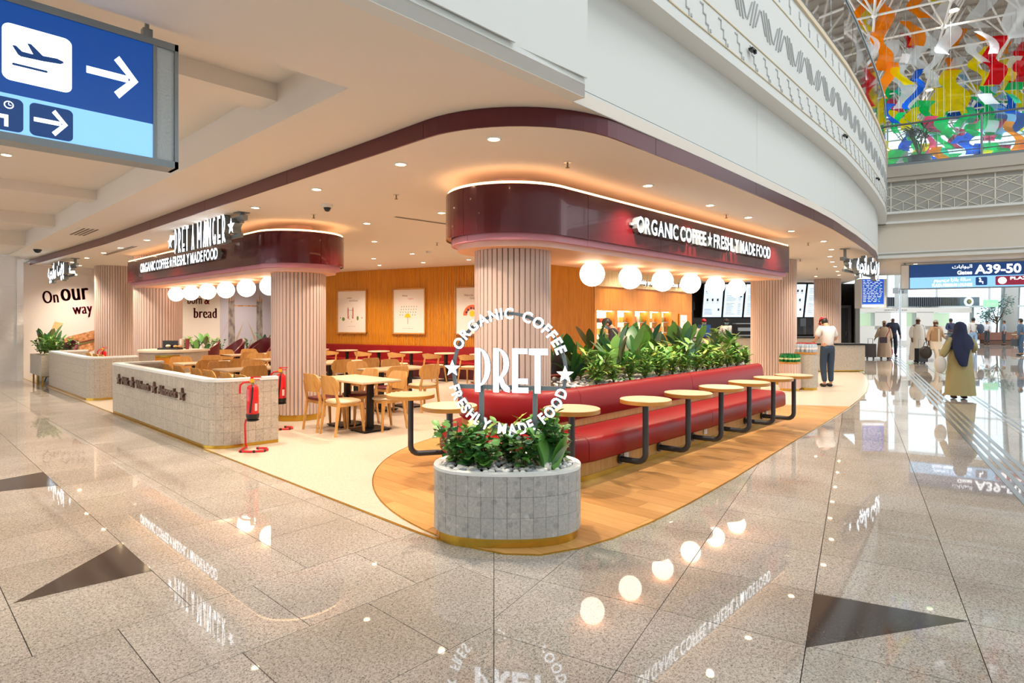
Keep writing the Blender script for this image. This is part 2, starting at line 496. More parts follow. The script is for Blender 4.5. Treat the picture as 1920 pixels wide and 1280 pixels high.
for i in range(-9, 4):
    for j in range(-8, 30):
        off = 0.0 if j >= 0 else (0.35 if j % 2 else 0.0)
        x0 = 0.51+0.7*i+off; y0 = 3.62+0.7*j
        P = [(x0+g, y0+g), (x0+0.7-g, y0+g), (x0+0.7-g, y0+0.7-g), (x0+g, y0+0.7-g)]
        full = all(b-a > 0.003 for a, b in P)
        if not full: P = clip(P, -1, 1, -0.003)
        if len(P) < 3 or all(inside(p, SHOP) for p in P): continue
        polys.append((P, 'L' if full else None, (x0, y0)))
for i in range(-16, 92):
    for j in range(-7, 34):
        w0, p0 = 3.95+0.67*i, -0.22+0.735*j
        if w0 > 24 and (p0 < -1.0 or p0 > 30 or w0 > 62): continue
        if w0 < 24 and p0 > 16: continue
        P = [tuple(HW(w, p)[:2]) for w, p in ((w0+g, p0+g), (w0+0.67-g, p0+g), (w0+0.67-g, p0+0.735-g), (w0+g, p0+0.735-g))]
        full = all(a-b > 0.003 for a, b in P)
        if not full: P = clip(P, 1, -1, -0.003)
        if len(P) < 3 or all(inside(p, SHOP) for p in P): continue
        polys.append((P, 'R' if full else None, (w0, p0)))
def seen(P):
    x = sum(p[0] for p in P)/len(P); y = sum(p[1] for p in P)/len(P)
    r = x*RX+y*RY; d = x*FX+y*FY
    return d, (d > 2.2 and abs(r)/d < 0.92)
near = sorted([(seen(t[0])[0], k) for k, t in enumerate(polys) if seen(t[0])[1]])[:300]
nearset = {k for _, k in near}
tl = MB().box((0.35, 0.35, -0.005), (0.7-2*g, 0.7-2*g, 0.010)).mesh('granite_tile', M_GRAN)
q = [tuple(HW(w, p)[:2]) for w, p in ((g, g), (0.67-g, g), (0.67-g, 0.735-g), (g, 0.735-g))]
tr = MB().prism(q, -0.010, 0).mesh('granite_tile', M_GRAN)
rest = MB()
for k, (P, kind, o) in enumerate(polys):
    if k in nearset:
        if kind == 'L': link('granite_tile', tl, FLOOR, (o[0], o[1], 0))
        elif kind == 'R': link('granite_tile', tr, FLOOR, HW(o[0], o[1]))
        else: MB().prism(P, -0.010, 0).build('granite_tile', M_GRAN, FLOOR)
    else: rest.prism(P, -0.010, 0)
stuff(rest.build('granite_tile_field', M_GRAN, FLOOR))
for T in ([(0.53, 4.38), (1.21, 4.30), (1.21, 5.01)], [(-0.2, 7.66), (1.21, 7.2), (1.21, 7.95)], [tuple(HW(3.98, 0.51)[:2]), tuple(HW(3.93, -0.22)[:2]), tuple(HW(3.255, -0.22)[:2])]):
    MB().prism(T, -0.008, 0.0009).build('dark_triangle_inlay', M_DARK, FLOOR)
for p0 in (1.25, 1.34, 1.43, 1.52):
    q = [tuple(HW(w, p)[:2]) for w, p in ((3.0, p0), (3.0, p0+0.05), (40, p0+0.05), (40, p0))]
    MB().prism(q, -0.004, 0.003).build('expansion_joint_strip', M_STEEL, FLOOR)
for p0 in (2.05, 2.14):
    q = [tuple(HW(w, p)[:2]) for w, p in ((8.0, p0), (8.0, p0+0.04), (40, p0+0.04), (40, p0))]
    MB().prism(q, -0.004, 0.003).build('expansion_joint_strip', M_STEEL, FLOOR)
sf = MB().prism(SHOP, -0.008, 0.004).build('floor_shop', M_TILEF); struct(sf)
MB().strip(SHOP[:21], 0.0, 0.0065, 0.022, side=-0.011).build('brass_edge', M_BRASS, sf)
arcw = arc(5.95, 3.35, 3.1, 178, 92, 26)
WOOD = SHOP[2:13]+[(11.9, 3.85), (11.2, 5.0), (10.4, 6.2), (9.0, 6.44)]+arcw[::-1]
wf = MB().prism(WOOD, 0.0, 0.0055).build('floor_wood', mat('plank_seam', '#8a5f2e', 0.6)); struct(wf)
x = 2.75; k = 0
while x < 12.6:
    P = clip(clip(WOOD, 1, 0, -(x+0.0012)), -1, 0, x+0.19-0.0012)
    if len(P) >= 3:
        y = 2.3-(k*0.53) % 1.3
        while y < 6.6:
            Q = clip(clip(P, 0, 1, -(y+0.0012)), 0, -1, y+1.3-0.0012) if P else []
            if len(Q) >= 3:
                a = abs(sum(Q[i-1][0]*Q[i][1]-Q[i][0]*Q[i-1][1] for i in range(len(Q))))/2
                if a > 0.004: MB().prism(Q, 0.0045, 0.0085).build('plank', M_PLANK, wf)
            y += 1.3
    x += 0.19; k += 1
MB().strip(arcw, 0.003, 0.0095, 0.012, side=-0.006).build('brass_edge', M_BRASS, wf)

# ------------------------------------------------------------------ CEILINGS
BAND = [(2.95, 21.2), (3.08, 17.9), (3.19, 14.3), (3.2, 7.3), (3.21, 4.6)]+arc(4.34, 4.0, 1.13, 180, 270, 14)+[(5.87, 2.86), (7.7, 2.885), (9.75, 2.94), (11.1, 3.0), (13.3, 3.19), (15, 3.36), (16.7, 3.57), (18.2, 3.83), (20, 4.22), (22, 4.8), (26, 6.3), (31, 8.6)]
struct(MB().prism(BAND+[(31, 24), (2.95, 24)], 3.15, 3.25).build('ceiling', M_CEIL))
bp = struct(MB().strip(BAND, 3.152, 3.298, 0.02, side=0.0).build('trim_1', M_BAND))
for P in pieces(BAND, 2.4, 0.006, 0.3): MB().strip(P, 3.148, 3.298, 0.018, side=-0.02).build('band_panel', M_BAND, bp)
sof = [(-7, 2.75), (3.7, 2.72), (3.7, 2.83), (6, 2.84), (9.8, 2.9), (11.1, 2.97), (13.3, 3.16), (16.7, 3.54), (18.2, 3.8), (22, 4.77), (26, 6.27), (26, 6.6), (22, 5.2), (16, 3.9), (4.9, 3.4), (3.8, 4.2), (3.6, 24), (2.37, 24), (2.37, 3.87), (-7, 3.87)]
so = MB().prism(sof, 3.3, 3.4)
so.box((-2.3, 13.9, 3.70), (9.5, 20.3, 0.1))
so.box((2.42, 13.9, 3.53), (0.08, 20.3, 0.36)); so.box((-2.3, 3.82, 3.53), (9.4, 0.08, 0.36))
SO = struct(so.build('ceiling_soffit', M_CEIL))
for v, zb in ((5.2, 3.5), (11.4, 3.5), (14.6, 3.43)):
    MB().box((-2.2, v, (zb+3.66)/2), (9.25, 0.34, 3.66-zb)).build('ceiling_rib', M_CEIL, SO)
MB().box((-2.3, 20.0, 3.5), (9.4, 4.6, 0.34)).build('ceiling_rib', M_CEIL, SO)
# ------------------------------------------------------------------ BULKHEAD over the shop front
BW = MB().strip([(-7, 2.75), (3.7, 2.72)], 3.297, 4.36, 0.12)
BW = struct(BW.build('wall_bulkhead', M_WHITE))
CUR = [(3.7, 2.83), (5.1, 2.84), (6.5, 2.86), (7.9, 2.885), (9.5, 2.925), (11.05, 2.985), (12.2, 3.07), (13.3, 3.17), (15, 3.34), (16.7, 3.55), (18.2, 3.81), (20, 4.2), (22, 4.78), (24, 5.5), (26, 6.28)]
c0 = CUR[1:]
MB().strip(CUR, 3.306, 4.36, 0.08, side=0.012).build('bulkhead_core', M_GROOVE, BW)
for P in pieces(CUR, 3.6, 0.006, 0.5):
    MB().strip(P, 3.296, 3.418, 0.014).build('bulkhead_panel', M_WHITE, BW)
    MB().strip(P, 3.424, 4.36, 0.012).build('bulkhead_panel', M_WHITE, BW)
for a, b in ((-7, -1.2), (-1.194, 2.9), (2.906, 3.7)):
    MB().strip([(a, 2.73), (b, 2.70)], 3.44, 4.36, 0.012, side=-0.006).build('bulkhead_panel', M_WHITE, BW)
LED = [(-7, 2.6), (3.4, 2.63)]+CUR[1:]
LEDc = offset(CUR, -0.2); LEDc[0] = (3.7, 2.6); LEDc = [(-7, 2.52)]+LEDc
MB().strip(LEDc, 4.33, 4.37, 0.3).build('ledge', M_WHITE, BW)
PAR = struct(MB().strip(LEDc, 4.37, 5.85, 0.1).build('wall_parapet', M_WHITE))
for z in (4.44, 4.73, 5.49): MB().strip(LEDc, z, z+0.012, 0.012, side=-0.008).build('gold_line', M_TRIMG, PAR)
MB().strip(LEDc, 5.81, 5.88, 0.16, side=-0.03).build('parapet_cap', mat('cap_cream', '#e5d3b6', 0.5), PAR)
zz = MB(); 
for k in range(3):
    zz.box((0.06*k-0.08, 0, 0.10-0.08*k), (0.07, 0.016, 0.014)); zz.box((0.06*k-0.05, 0, 0.06-0.08*k), (0.014, 0.016, 0.09))
zz.box((0.12, 0, -0.1), (0.03, 0.016, 0.03)); ZZ = zz.mesh('stepped_motif', mat('motif_grey', '#b9bcbd', 0.6))
ch = MB()
for k in (-0.12, -0.04, 0.04, 0.12):
    L = 0.36-abs(k)*1.0
    ch.add([(k-0.07-0.012, -0.012, -L/2), (k-0.07+0.012, -0.012, -L/2), (k+0.07+0.012, -0.012, L/2), (k+0.07-0.012, -0.012, L/2), (k-0.07-0.012, 0.01, -L/2), (k-0.07+0.012, 0.01, -L/2), (k+0.07+0.012, 0.01, L/2), (k+0.07-0.012, 0.01, L/2)], [(0, 1, 2, 3), (0, 4, 5, 1), (1, 5, 6, 2), (2, 6, 7, 3), (3, 7, 4, 0)])
CH = ch.mesh('chevron_motif', mat('motif_deep', '#a6a9aa', 0.6))
ch2 = MB()
ch2.v = [(-a, b, c) for a, b, c in ch.v]; ch2.f = [list(reversed(f)) for f in ch.f]; ch2.m = ch.m
CH2 = ch2.mesh('chevron_motif', MATS['motif_grey'])
sm = MB().box((-0.02, 0, 0.05), (0.03, 0.016, 0.09)).box((0.02, 0, -0.04), (0.03, 0.016, 0.09)).box((0, 0, 0.005), (0.06, 0.016, 0.02)).mesh('hook_motif', MATS['motif_grey'])
at, L, ds, n = resample(LEDc[1:], 0.42)
for i in range(int(L[-1]/0.42)):
    t = 0.42*i+0.2; a, b = at(t-0.1), at(t+0.1); p = at(t); rz = atan2(b[1]-a[1], b[0]-a[0])
    if p[0] < 3.5 or p[0] > 19: continue
    link('stepped_motif', ZZ, PAR, (p[0], p[1], 4.585), rz)
    link('chevron_motif', CH if i % 2 else CH2, PAR, (p[0], p[1], 5.08), rz)
    link('hook_motif', sm, PAR, (p[0], p[1], 5.65), rz)
# glass balustrade along the parapet
M_GLASS = mat('clear_glass', '#dfeeee', 0.03)
_N, _L, _B = nodes(M_GLASS)
def glassy(m, col, amount, rough=0.03):
    N, L, B = nodes(m); out = N['Material Output']
    tr = N.new('ShaderNodeBsdfTransparent'); tr.inputs[0].default_value = lin(col)
    gl = N.new('ShaderNodeBsdfGlossy'); gl.inputs['Roughness'].default_value = rough
    fr = N.new('ShaderNodeFresnel'); fr.inputs[0].default_value = 1.5
    mx = N.new('ShaderNodeMixShader'); ad = N.new('ShaderNodeMath'); ad.inputs[1].default_value = amount; ad.use_clamp = True
    L.new(fr.outputs[0], ad.inputs[0]); L.new(ad.outputs[0], mx.inputs[0]); L.new(tr.outputs[0], mx.inputs[1]); L.new(gl.outputs[0], mx.inputs[2])
    L.new(mx.outputs[0], out.inputs[0])
glassy(M_GLASS, '#e6f2f2', 0.05)
M_RAIL = mat('rail_grey', '#70787c', 0.35, 0.7)
def balustrade(name, label, path, z, step, posts=True):
    t = thing(name, label, 'railing', (path[0][0], path[0][1], z))
    o = Vector((path[0][0], path[0][1], z))
    loc = [(p[0]-o.x, p[1]-o.y) for p in path]
    MB().strip(loc, 0.0, 0.09, 0.06, side=-0.03).build('base_channel', M_RAIL, t)
    MB().tube([(p[0], p[1], 1.16) for p in loc], 0.028, 8).build('handrail', M_RAIL, t, True)
    if posts: MB().tube([(p[0], p[1], 0.25) for p in loc], 0.014, 6).build('lower_rail', M_RAIL, t, True)
    for P in pieces(loc, step, 0.06, 0.6): 
        MB().strip(P, 0.12, 1.08, 0.014, side=-0.007).build('glass_pane', M_GLASS, t)
        if posts: MB().box((P[0][0], P[0][1], 0.58), (0.05, 0.05, 1.16)).build('post', M_RAIL, t)
    return t
balustrade('glass_balustrade', 'curved glass balustrade on top of the white patterned parapet', offset(LEDc[1:], 0.03), 5.87, 1.6, False)
# small dark fixings on the parapet
for k, t in enumerate((3.0, 7.15, 10.9)):
    p = at(t); MB().box((0, -0.03, 0), (0.10, 0.05, 0.025)).box((0.03, -0.05, -0.02), (0.03, 0.03, 0.04)).build('cable_bracket', M_BLKP, PAR, loc=(p[0], p[1]-0.01, 4.62))

# ------------------------------------------------------------------ BRIDGE across the hall
def hbox(mb, w0, w1, p0, p1, z0, z1, mi=0):
    return mb.prism([tuple(HW(w, p)[:2]) for w, p in ((w0, p0), (w1, p0), (w1, p1), (w0, p1))], z0, z1, mi)
m = MB(); hbox(m, 20.1, 26.5, -2.5, 16, 3.3, 5.6)
BR = struct(m.build('wall_bridge', mat('bridge_cream', '#ddd5c8', 0.6)))
for w0, z0, z1 in ((19.98, 3.36, 3.44), (20.04, 3.5, 3.53), (19.96, 4.33, 4.39), (19.9, 4.6, 4.66)):
    m = MB(); hbox(m, w0, 20.12, -2.5, 16, z0, z1); m.build('bridge_moulding', M_WHITE, BR)
m = MB(); hbox(m, 20.02, 20.1, -2.5, 16, 4.66, 5.5); m.build('lattice_backing', M_GREYP, BR)
m = MB(); hbox(m, 19.9, 20.2, -2.5, 16, 5.5, 5.62); hbox(m, 19.85, 20.3, -2.5, 16, 5.62, 5.92); m.build('bridge_cap', mat('cap_grey', '#b5aea2', 0.5), BR)
la = MB(); c = 0.58; w = 0.012
def barp(mb, a, b, w):
    dx, dz = b[0]-a[0], b[1]-a[1]; l = hypot(dx, dz); nx, nz = -dz/l*w, dx/l*w
    P = [(a[0]+nx, a[1]+nz), (a[0]-nx, a[1]-nz), (b[0]-nx, b[1]-nz), (b[0]+nx, b[1]+nz)]
    k = len(mb.v)
    mb.v += [(p[0], -0.02, p[1]) for p in P]+[(p[0], 0.0, p[1]) for p in P]
    for f in ((0, 1, 2, 3), (0, 4, 5, 1), (1, 5, 6, 2), (2, 6, 7, 3), (3, 7, 4, 0)): mb.f.append([k+i for i in f]); mb.m.append(0)
barp(la, (0, 0), (0, 0.84), w*1.3)
for a, b in (((0, 0.14), (c, 0.42)), ((0, 0.42), (c, 0.14)), ((0, 0.42), (c, 0.72)), ((0, 0.72), (c, 0.42)), ((0, 0.14), (c/2, 0.0)), ((c, 0.14), (c/2, 0.0)), ((0, 0.72), (c, 0.72)), ((c/2, 0.28), (c/2, 0.0)), ((c/4, 0.57), (c*0.75, 0.72)), ((c*0.75, 0.57), (c/4, 0.72))): barp(la, a, b, w*0.7)
LA = la.mesh('lattice_panel', mat('lattice_white', '#e0dccf', 0.6))
for k in range(27): link('lattice_panel', LA, BR, HW(20.02, -1.5+c*k, 4.66), atan2(PY, PX))
bal = balustrade('bridge_balustrade', 'straight glass balustrade with grey posts along the bridge', [tuple(HW(19.95, 0.62)[:2]), tuple(HW(19.95, 16)[:2])], 5.92, 2.2)
# ------------------------------------------------------------------ WALLS of the shop
wl = struct(MB().box((8.1, 21.3, 1.6), (11.2, 0.2, 3.2)).build('wall_left', mat('mural_white', '#efe9e5', 0.65)))
hd = struct(MB().box((-0.6, 20.5, 1.65), (6.4, 0.1, 3.3)).box((2.62, 20.8, 1.62), (0.14, 0.8, 3.24)).build('wall_hoarding', mat('hoarding_sheet', '#f0eeec', 0.6)))
_m = MATS['hoarding_sheet']; _v = coords(_m, (1.2, 1, 2)); bump(_m, noise(_m, _v, 1.6, 3), 0.12, 0.5)
# slatted timber wall
wa, wb = Vector((9.8, 18.15, 0)), Vector((12.33, 8.79, 0))
wd = (wb-wa).normalized(); wn = Vector((wd.y, -wd.x, 0))   # points to the room? fixed below
if wn.dot(Vector((-1, -0.3, 0))) < 0: wn = -wn
LW = (wb-wa).length
m = MB(); x = 0.0; prof = []
def WP(t, o, z): 
    p = wa+wd*t+wn*o; return (p.x, p.y, z)
back = MB(); P = [WP(0, 0, 0), WP(LW, 0, 0), WP(LW, -0.15, 0), WP(0, -0.15, 0)]
back.prism([p[:2] for p in P], 0, 3.15)
struct(MB().prism([(9.83, 18.14), (13.6, 18.9), (13.6, 19.1), (9.88, 18.34)], 0, 3.15).build('wall_return', mat('mural_white', '#efe9e5', 0.65)))
TW = struct(back.build('wall_timber', mat('timber_groove', '#7c4a10', 0.7)))
pn = 0; t = 0.0
while t < LW-0.35:
    w = min(2.1, LW-t); mm = MB(); x = t+0.004
    fluted = t < 8.0
    stp = 0.056 if fluted else 0.62
    while x < t+w-0.004:
        e = min(x+stp-(0.014 if fluted else 0.004), t+w-0.004)
        mm.prism([WP(x, 0.0, 0)[:2], WP(x, 0.018, 0)[:2], WP(e, 0.018, 0)[:2], WP(e, 0.0, 0)[:2]], 0.0, 3.149); x += stp
    stuff(mm.build('slat_panel', M_SLATW, TW)); t += w
# flat end panels beside the niche wall
# ------------------------------------------------------------------ niche wall with lit shelves
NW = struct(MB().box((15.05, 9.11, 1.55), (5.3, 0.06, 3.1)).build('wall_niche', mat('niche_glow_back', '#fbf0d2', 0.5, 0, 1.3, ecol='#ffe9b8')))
nx = [(12.46, 13.28), (13.40, 14.14), (14.26, 14.97), (15.05, 15.64), (15.72, 16.3)]
edges = [12.36]+[v for pr in nx for v in pr]+[17.6]
for k in range(0, len(edges), 2):
    a, b = edges[k], edges[k+1]
    MB().box(((a+b)/2, 8.93, 0.93), (b-a, 0.28, 1.86)).build('pier', M_VENEER, NW)
x = 12.36
while x < 17.55:
    e = min(x+0.66, 17.6); MB().box(((x+e)/2-0.002, 8.80, 2.17), (e-x-0.005, 0.03, 0.62)).build('veneer_panel', M_VENEER, NW); x = e
MB().box((14.98, 8.95, 2.17), (5.24, 0.26, 0.61)).build('lintel', M_VENEER, NW)
MB().box((14.98, 8.94, 0.25), (5.24, 0.26, 0.5)).build('plinth', M_VENEER, NW)
M_PALE = mat('pale_fascia', '#efdcb6', 0.5)
f = MB().box((14.98, 8.78, 2.81), (5.24, 0.10, 0.66))
for k in range(94): f.box((12.39+k*0.055, 8.725, 2.80), (0.03, 0.02, 0.6))
stuff(f.build('fascia', M_PALE, NW))
M_NLED = mat('niche_light', '#fff0d0', 0.5, 0, 22.0, ecol='#ffe2ac')
for a, b in nx:
    MB().box(((a+b)/2, 8.90, 1.845), (b-a-0.04, 0.05, 0.02)).build('light_strip', M_NLED, NW)
    MB().box((a+0.015, 9.06, 1.2), (0.02, 0.02, 1.2)).build('light_strip', M_NLED, NW)
    for z in (0.62, 0.95, 1.25, 1.55): MB().box(((a+b)/2, 8.98, z), (b-a, 0.2, 0.015)).build('shelf', M_STEEL, NW)
# ------------------------------------------------------------------ dark tiled wall behind the counter
dk = mat('black_glazed_tile', '#26211e', 0.16, coat=0.3)
m = MB(); BK = [V(7.0, 25.1), V(14.5, 25.1), V(14.5, 25.3), V(7.0, 25.3)]
KW = struct(MB().prism([p[:2] for p in BK], 0, 3.15).build('wall_kitchen', mat('black_grout', '#0e0c0c', 0.8)))
struct(MB().prism([V(13.55, 23.6)[:2], V(13.72, 23.6)[:2], V(14.62, 25.3)[:2], V(14.45, 25.3)[:2]], 0, 3.15).build('trim_2', mat('jamb_grey', '#77797a', 0.5)))
kr = atan2(RY, RX)
KT = MB().box((0, 0.02, 0), (0.118, 0.045, 0.338)).mesh('tile', dk)
nt = 0; tm = MB()
for i in range(62):
    for j in range(9):
        r = 7.06+i*0.121; z = 0.17+j*0.341
        p = V(r+0.0, 25.08); q = random.uniform(-0.05, 0.05)
        if z < 1.1 or (12.7 < r < 14.2 and z < 2.2): continue
        if nt < 300: link('tile', KT, KW, (p.x, p.y, z), kr+q); nt += 1
        else: tm.box((p.x, p.y, z), (0.118, 0.045, 0.338), kr)
stuff(tm.build('tile_field', dk, KW))
m = MB(); 
d1 = struct(MB().box((0, 0, 1.06), (1.15, 0.05, 2.12)).build('door_1', mat('graphite_door', '#474c52', 0.4), loc=V(13.45, 25.0), rot=kr))
fr = MB().box((-0.63, -0.02, 1.1), (0.11, 0.1, 2.2)).box((0.63, -0.02, 1.1), (0.11, 0.1, 2.2)).box((0, -0.02, 2.18), (1.37, 0.1, 0.11)); fr.build('door_frame', mat('graphite_frame', '#686e75', 0.4), d1)
MB().box((-0.42, -0.04, 1.45), (0.17, 0.02, 0.5)).build('notice', mat('notice_grey', '#b9beb9', 0.6), d1)
MB().box((0.48, -0.05, 1.05), (0.04, 0.05, 0.2)).build('door_handle', M_STEEL, d1)
# far end of the room, behind the timber wall and the counter
struct(MB().prism([p[:2] for p in (V(3.5, 27), V(7.1, 25.1), V(7.1, 25.4), V(3.5, 27.4))], 0, 3.2).build('wall_service', dk))
# ------------------------------------------------------------------ fluted columns
SLATM = {}
def column(label, x, y, r, h=3.15, n=44):
    t = thing('fluted_column', label, 'column', (x, y, 0)); t['kind'] = 'structure'
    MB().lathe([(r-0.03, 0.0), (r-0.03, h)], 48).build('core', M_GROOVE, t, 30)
    MB().lathe([(r-0.006, 0.0), (r-0.006, 0.1)], 48).build('brass_base', M_BRASS, t, 30)
    w = 2*pi*r/n*0.80; key = (round(r, 3), h)
    if key not in SLATM:
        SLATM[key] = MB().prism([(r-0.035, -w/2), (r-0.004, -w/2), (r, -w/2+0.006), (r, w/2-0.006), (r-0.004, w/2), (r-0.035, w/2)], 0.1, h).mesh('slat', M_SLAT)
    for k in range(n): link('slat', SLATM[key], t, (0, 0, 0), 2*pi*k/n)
    return t
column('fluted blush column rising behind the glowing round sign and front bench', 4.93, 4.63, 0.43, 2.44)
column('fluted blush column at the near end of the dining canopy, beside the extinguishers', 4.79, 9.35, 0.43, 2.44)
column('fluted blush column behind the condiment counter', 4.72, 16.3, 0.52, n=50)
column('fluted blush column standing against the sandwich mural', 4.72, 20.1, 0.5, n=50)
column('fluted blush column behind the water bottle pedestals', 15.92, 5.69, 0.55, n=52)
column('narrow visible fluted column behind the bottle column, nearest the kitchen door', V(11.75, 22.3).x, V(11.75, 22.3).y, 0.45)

# ------------------------------------------------------------------ canopies
def canopy(name, label, path, seams):
    """path: plan polyline round the open front, running so that its left side is the inside"""
    c = path[len(path)//2]
    t = thing(name, label, 'canopy', (0, 0, 0))
    inner = offset(path, 0.012)
    MB().prism(inner, 2.50, 2.97).build('body', M_WINE, t)
    for P in pieces(path, seams, 0.005, 0.09): MB().strip(P, 2.49, 2.98, 0.012).build('fascia_panel', M_WINE, t, 30)
    for P in pieces(offset(path, 0.06), seams, 0.004, 0.09): MB().strip(P, 2.425, 2.495, 0.02).build('pink_trim', M_PINK, t, 30)
    MB().prism(offset(path, 0.07), 2.43, 2.5).build('pink_core', M_PINK, t)
    MB().prism(offset(path, 0.13), 2.37, 2.43, 1, mbot=0).build('soffit', [M_SOFF, M_BLUSH], t)
    MB().prism(offset(path, 0.50), 2.97, 3.15).build('riser', M_BLUSH, t)
    MB().strip(offset(path, 0.02), 2.985, 3.012, 0.03).build('cove_light', M_COVE, t)
    MB().strip(offset(path, 0.012), 2.975, 2.986, 0.4).build('cove_shelf', M_BLUSH, t)
    return t
cr = [(11.66, 5.38)]+[(5.2, 5.38)]+arc(4.93, 4.63, 0.75, 90, 270, 26)+[(5.2, 3.88), (11.66, 3.88)]
CANR = canopy('lit_canopy', 'wine lacquered canopy with rounded end over the red front bench', cr, 1.55)
cl = [(4.07, 16.3), (4.07, 9.8)]+arc(4.79, 9.35, 0.72, 180, 360, 26)+[(5.51, 9.8), (5.51, 16.3)]
CANL = canopy('lit_canopy', 'wine lacquered canopy with rounded end over the dining tables', cl, 1.55)
def globes(pts, lab):
    for k, (x, y) in enumerate(pts):
        t = thing('globe_lamp', lab[k], 'lamp', (x, y, 2.37), group='globe lamps under the canopies')
        gl = MB().ball((0, 0, -0.155), 0.165, 20, 12).build('globe', M_GLOBE, t, True)
        MB().lathe([(0.05, -0.012), (0.05, 0.0)], 16).build('collar', M_BRASS, gl)
ordn = ('first', 'second', 'third', 'fourth', 'fifth', 'sixth')
globes([(6.46+0.923*k, 4.63) for k in range(6)], [f'{ordn[k]} glowing globe along the bench canopy, counted from the round sign' for k in range(6)])
globes([(4.79, 10.43+0.966*k) for k in range(6)], [f'{ordn[k]} glowing globe along the dining canopy, counted from the extinguishers' for k in range(6)])

# ------------------------------------------------------------------ illuminated lettering
def letter_row(t, M, text, x0, x1, h, y, depth, fat=0.02, mats=None):
    """one child per character; text runs from x0 to x1 in the plane M"""
    mats = mats or [M_LED, M_RETURN]
    adv = []; x = 0.0
    for c in text:
        if c == ' ': x += 0.17; continue
        if c == '*': a, b = 0.0, 0.62
        else: _, _, a, b, _, _ = text_data(c, 1.0, fat, 0, 3)
        adv.append((c, x-a)); x += (b-a)+0.10
    k = (x1-x0)/(x-0.10)
    for c, px in adv:
        if c == '*':
            mb = solid_letter([[(p[0]*0.36*k/h*h+0.31*k, p[1]*h*0.62+h*0.5) for p in star_pts(1.0)]], depth)
        else:
            vs, fs, *_ = text_data(c, 1.0, fat, 0.5, 3)
            mb = MB(); mb.v = [(v[0]*k, v[1]*h/0.69, (v[2]-0.5)*depth) for v in vs]
            mb.f = [list(f) for f in fs]
            mb.m = [0 if all(abs(vs[i][2]-0.5) < 1e-4 for i in f) else 1 for f in fs]
        me = mb.mesh('star' if c == '*' else 'letter', mats)
        o = link('star' if c == '*' else 'letter', me, t)
        o.matrix_basis = M @ Matrix.Translation((x0+px*k, y, depth))
def fascia_sign(label, O, X, length):
    t = thing('fascia_lettering', label, 'sign', (0, 0, 0))
    M = planeM(O, X)
    MB().box((length/2, 0.0, 0.012), (length+0.12, 0.03, 0.024)).build('mounting_rail', M_RETURN, t).matrix_basis = M
    letter_row(t, M, 'ORGANIC COFFEE * FRESHLY MADE FOOD', 0, length, 0.185, -0.092, 0.075)
    return t
fascia_sign('glowing white organic coffee lettering on the bench canopy', (6.22, 3.878, 2.755), (1, 0), 4.28)
fascia_sign('glowing white organic coffee lettering on the dining canopy', (4.068, 15.02, 2.755), (0, -1), 4.36)
def hanging_sign(name, label, build, O, X, width, posts):
    t = thing(name, label, 'sign', (0, 0, 0)); M = planeM(O, X)
    build(t, M)
    for p in posts:
        q = M @ Vector((p, 0, -0.09))
        MB().box((q.x, q.y, (O[2]+0.05+3.15)/2), (0.05, 0.05, 3.15-O[2]-0.05)).box((q.x, q.y, 3.145), (0.17, 0.17, 0.012)).build('hanging_post', M_RETURN, t)
    mb = MB().box((width/2, 0.12, -0.10), (width+0.24, 0.07, 0.07)).box((width/2, -0.12, -0.10), (width+0.0, 0.05, 0.05))
    mb.build('carrier_bar', M_RETURN, t).matrix_basis = M
    return t
def deco_word(word, h, k, depth):
    """-> list of (mesh builder, x) for tall deco capitals, k = width stretch"""
    out = []; x = 0.0
    for c in word:
        if c == ' ': x += 0.22*k*h; continue
        L, w = deco(c, 0.115)
        out.append((solid_letter([[(p[0]*h*k, p[1]*h) for p in q] for q in L], depth), x)); x += (w+0.17)*k*h
    return out, x
def pam(t, M):
    L, W = deco_word('PRET A MANGER', 0.42, 0.86, 0.09)
    k = 2.22/W
    for mb, x in L:
        for i, v in enumerate(mb.v): mb.v[i] = (v[0]*k, v[1], v[2])
        link('letter', mb.mesh('letter', [M_LED, M_RETURN]), t).matrix_basis = M @ Matrix.Translation((0.26+x*k, -0.21, 0.02))
    for x in (0.03, 2.62):
        mb = solid_letter([star_pts(0.125)], 0.12); link('star', mb.mesh('star', [M_LED, M_RETURN]), t).matrix_basis = M @ Matrix.Translation((x, 0, 0.02))
hanging_sign('hanging_shop_sign', 'glowing PRET A MANGER letters hung between two stars above the low wall', pam, (3.5, 11.42, 2.95), (0, -1), 2.7, (0.1, 2.72))
def arb(t, M):
    for w, xa, xb in ((arabic('مانجيه'), 0.26, 1.32), (arabic('بريت'), 1.46, 2.28)):
        vs, fs, x0, x1, y0, y1 = text_data(w, 1.0, 0.03, 0.5, 2)
        k = (xb-xa)/(x1-x0)
        mb = MB(); mb.v = [((v[0]-x0)*k+xa, ((v[1]-y0)/(y1-y0)-0.5)*0.52, (v[2]-0.5)*0.10) for v in vs]; mb.f = [list(f) for f in fs]
        mb.m = [0 if all(abs(vs[i][2]-0.5) < 1e-4 for i in f) else 1 for f in fs]
        stuff(link('arabic_word', mb.mesh('arabic_word', [M_LED, M_RETURN]), t)).matrix_basis = M @ Matrix.Translation((0, 0, 0.10))
    for x in (0.05, 2.5):
        mb = solid_letter([star_pts(0.12)], 0.1); link('star', mb.mesh('star', [M_LED, M_RETURN]), t).matrix_basis = M @ Matrix.Translation((x, 0, 0.02))
hanging_sign('hanging_arabic_sign', 'glowing Arabic letters between stars hung beside the sandwich mural', arb, (3.3, 20.6, 2.86), (0, -1), 2.55, (0.1, 2.5))
hanging_sign('hanging_arabic_sign', 'glowing Arabic letters between stars hung by the flight board', arb, (14.2, 3.52, 2.80), (1.0, 0.0), 2.55, (0.1, 2.5))
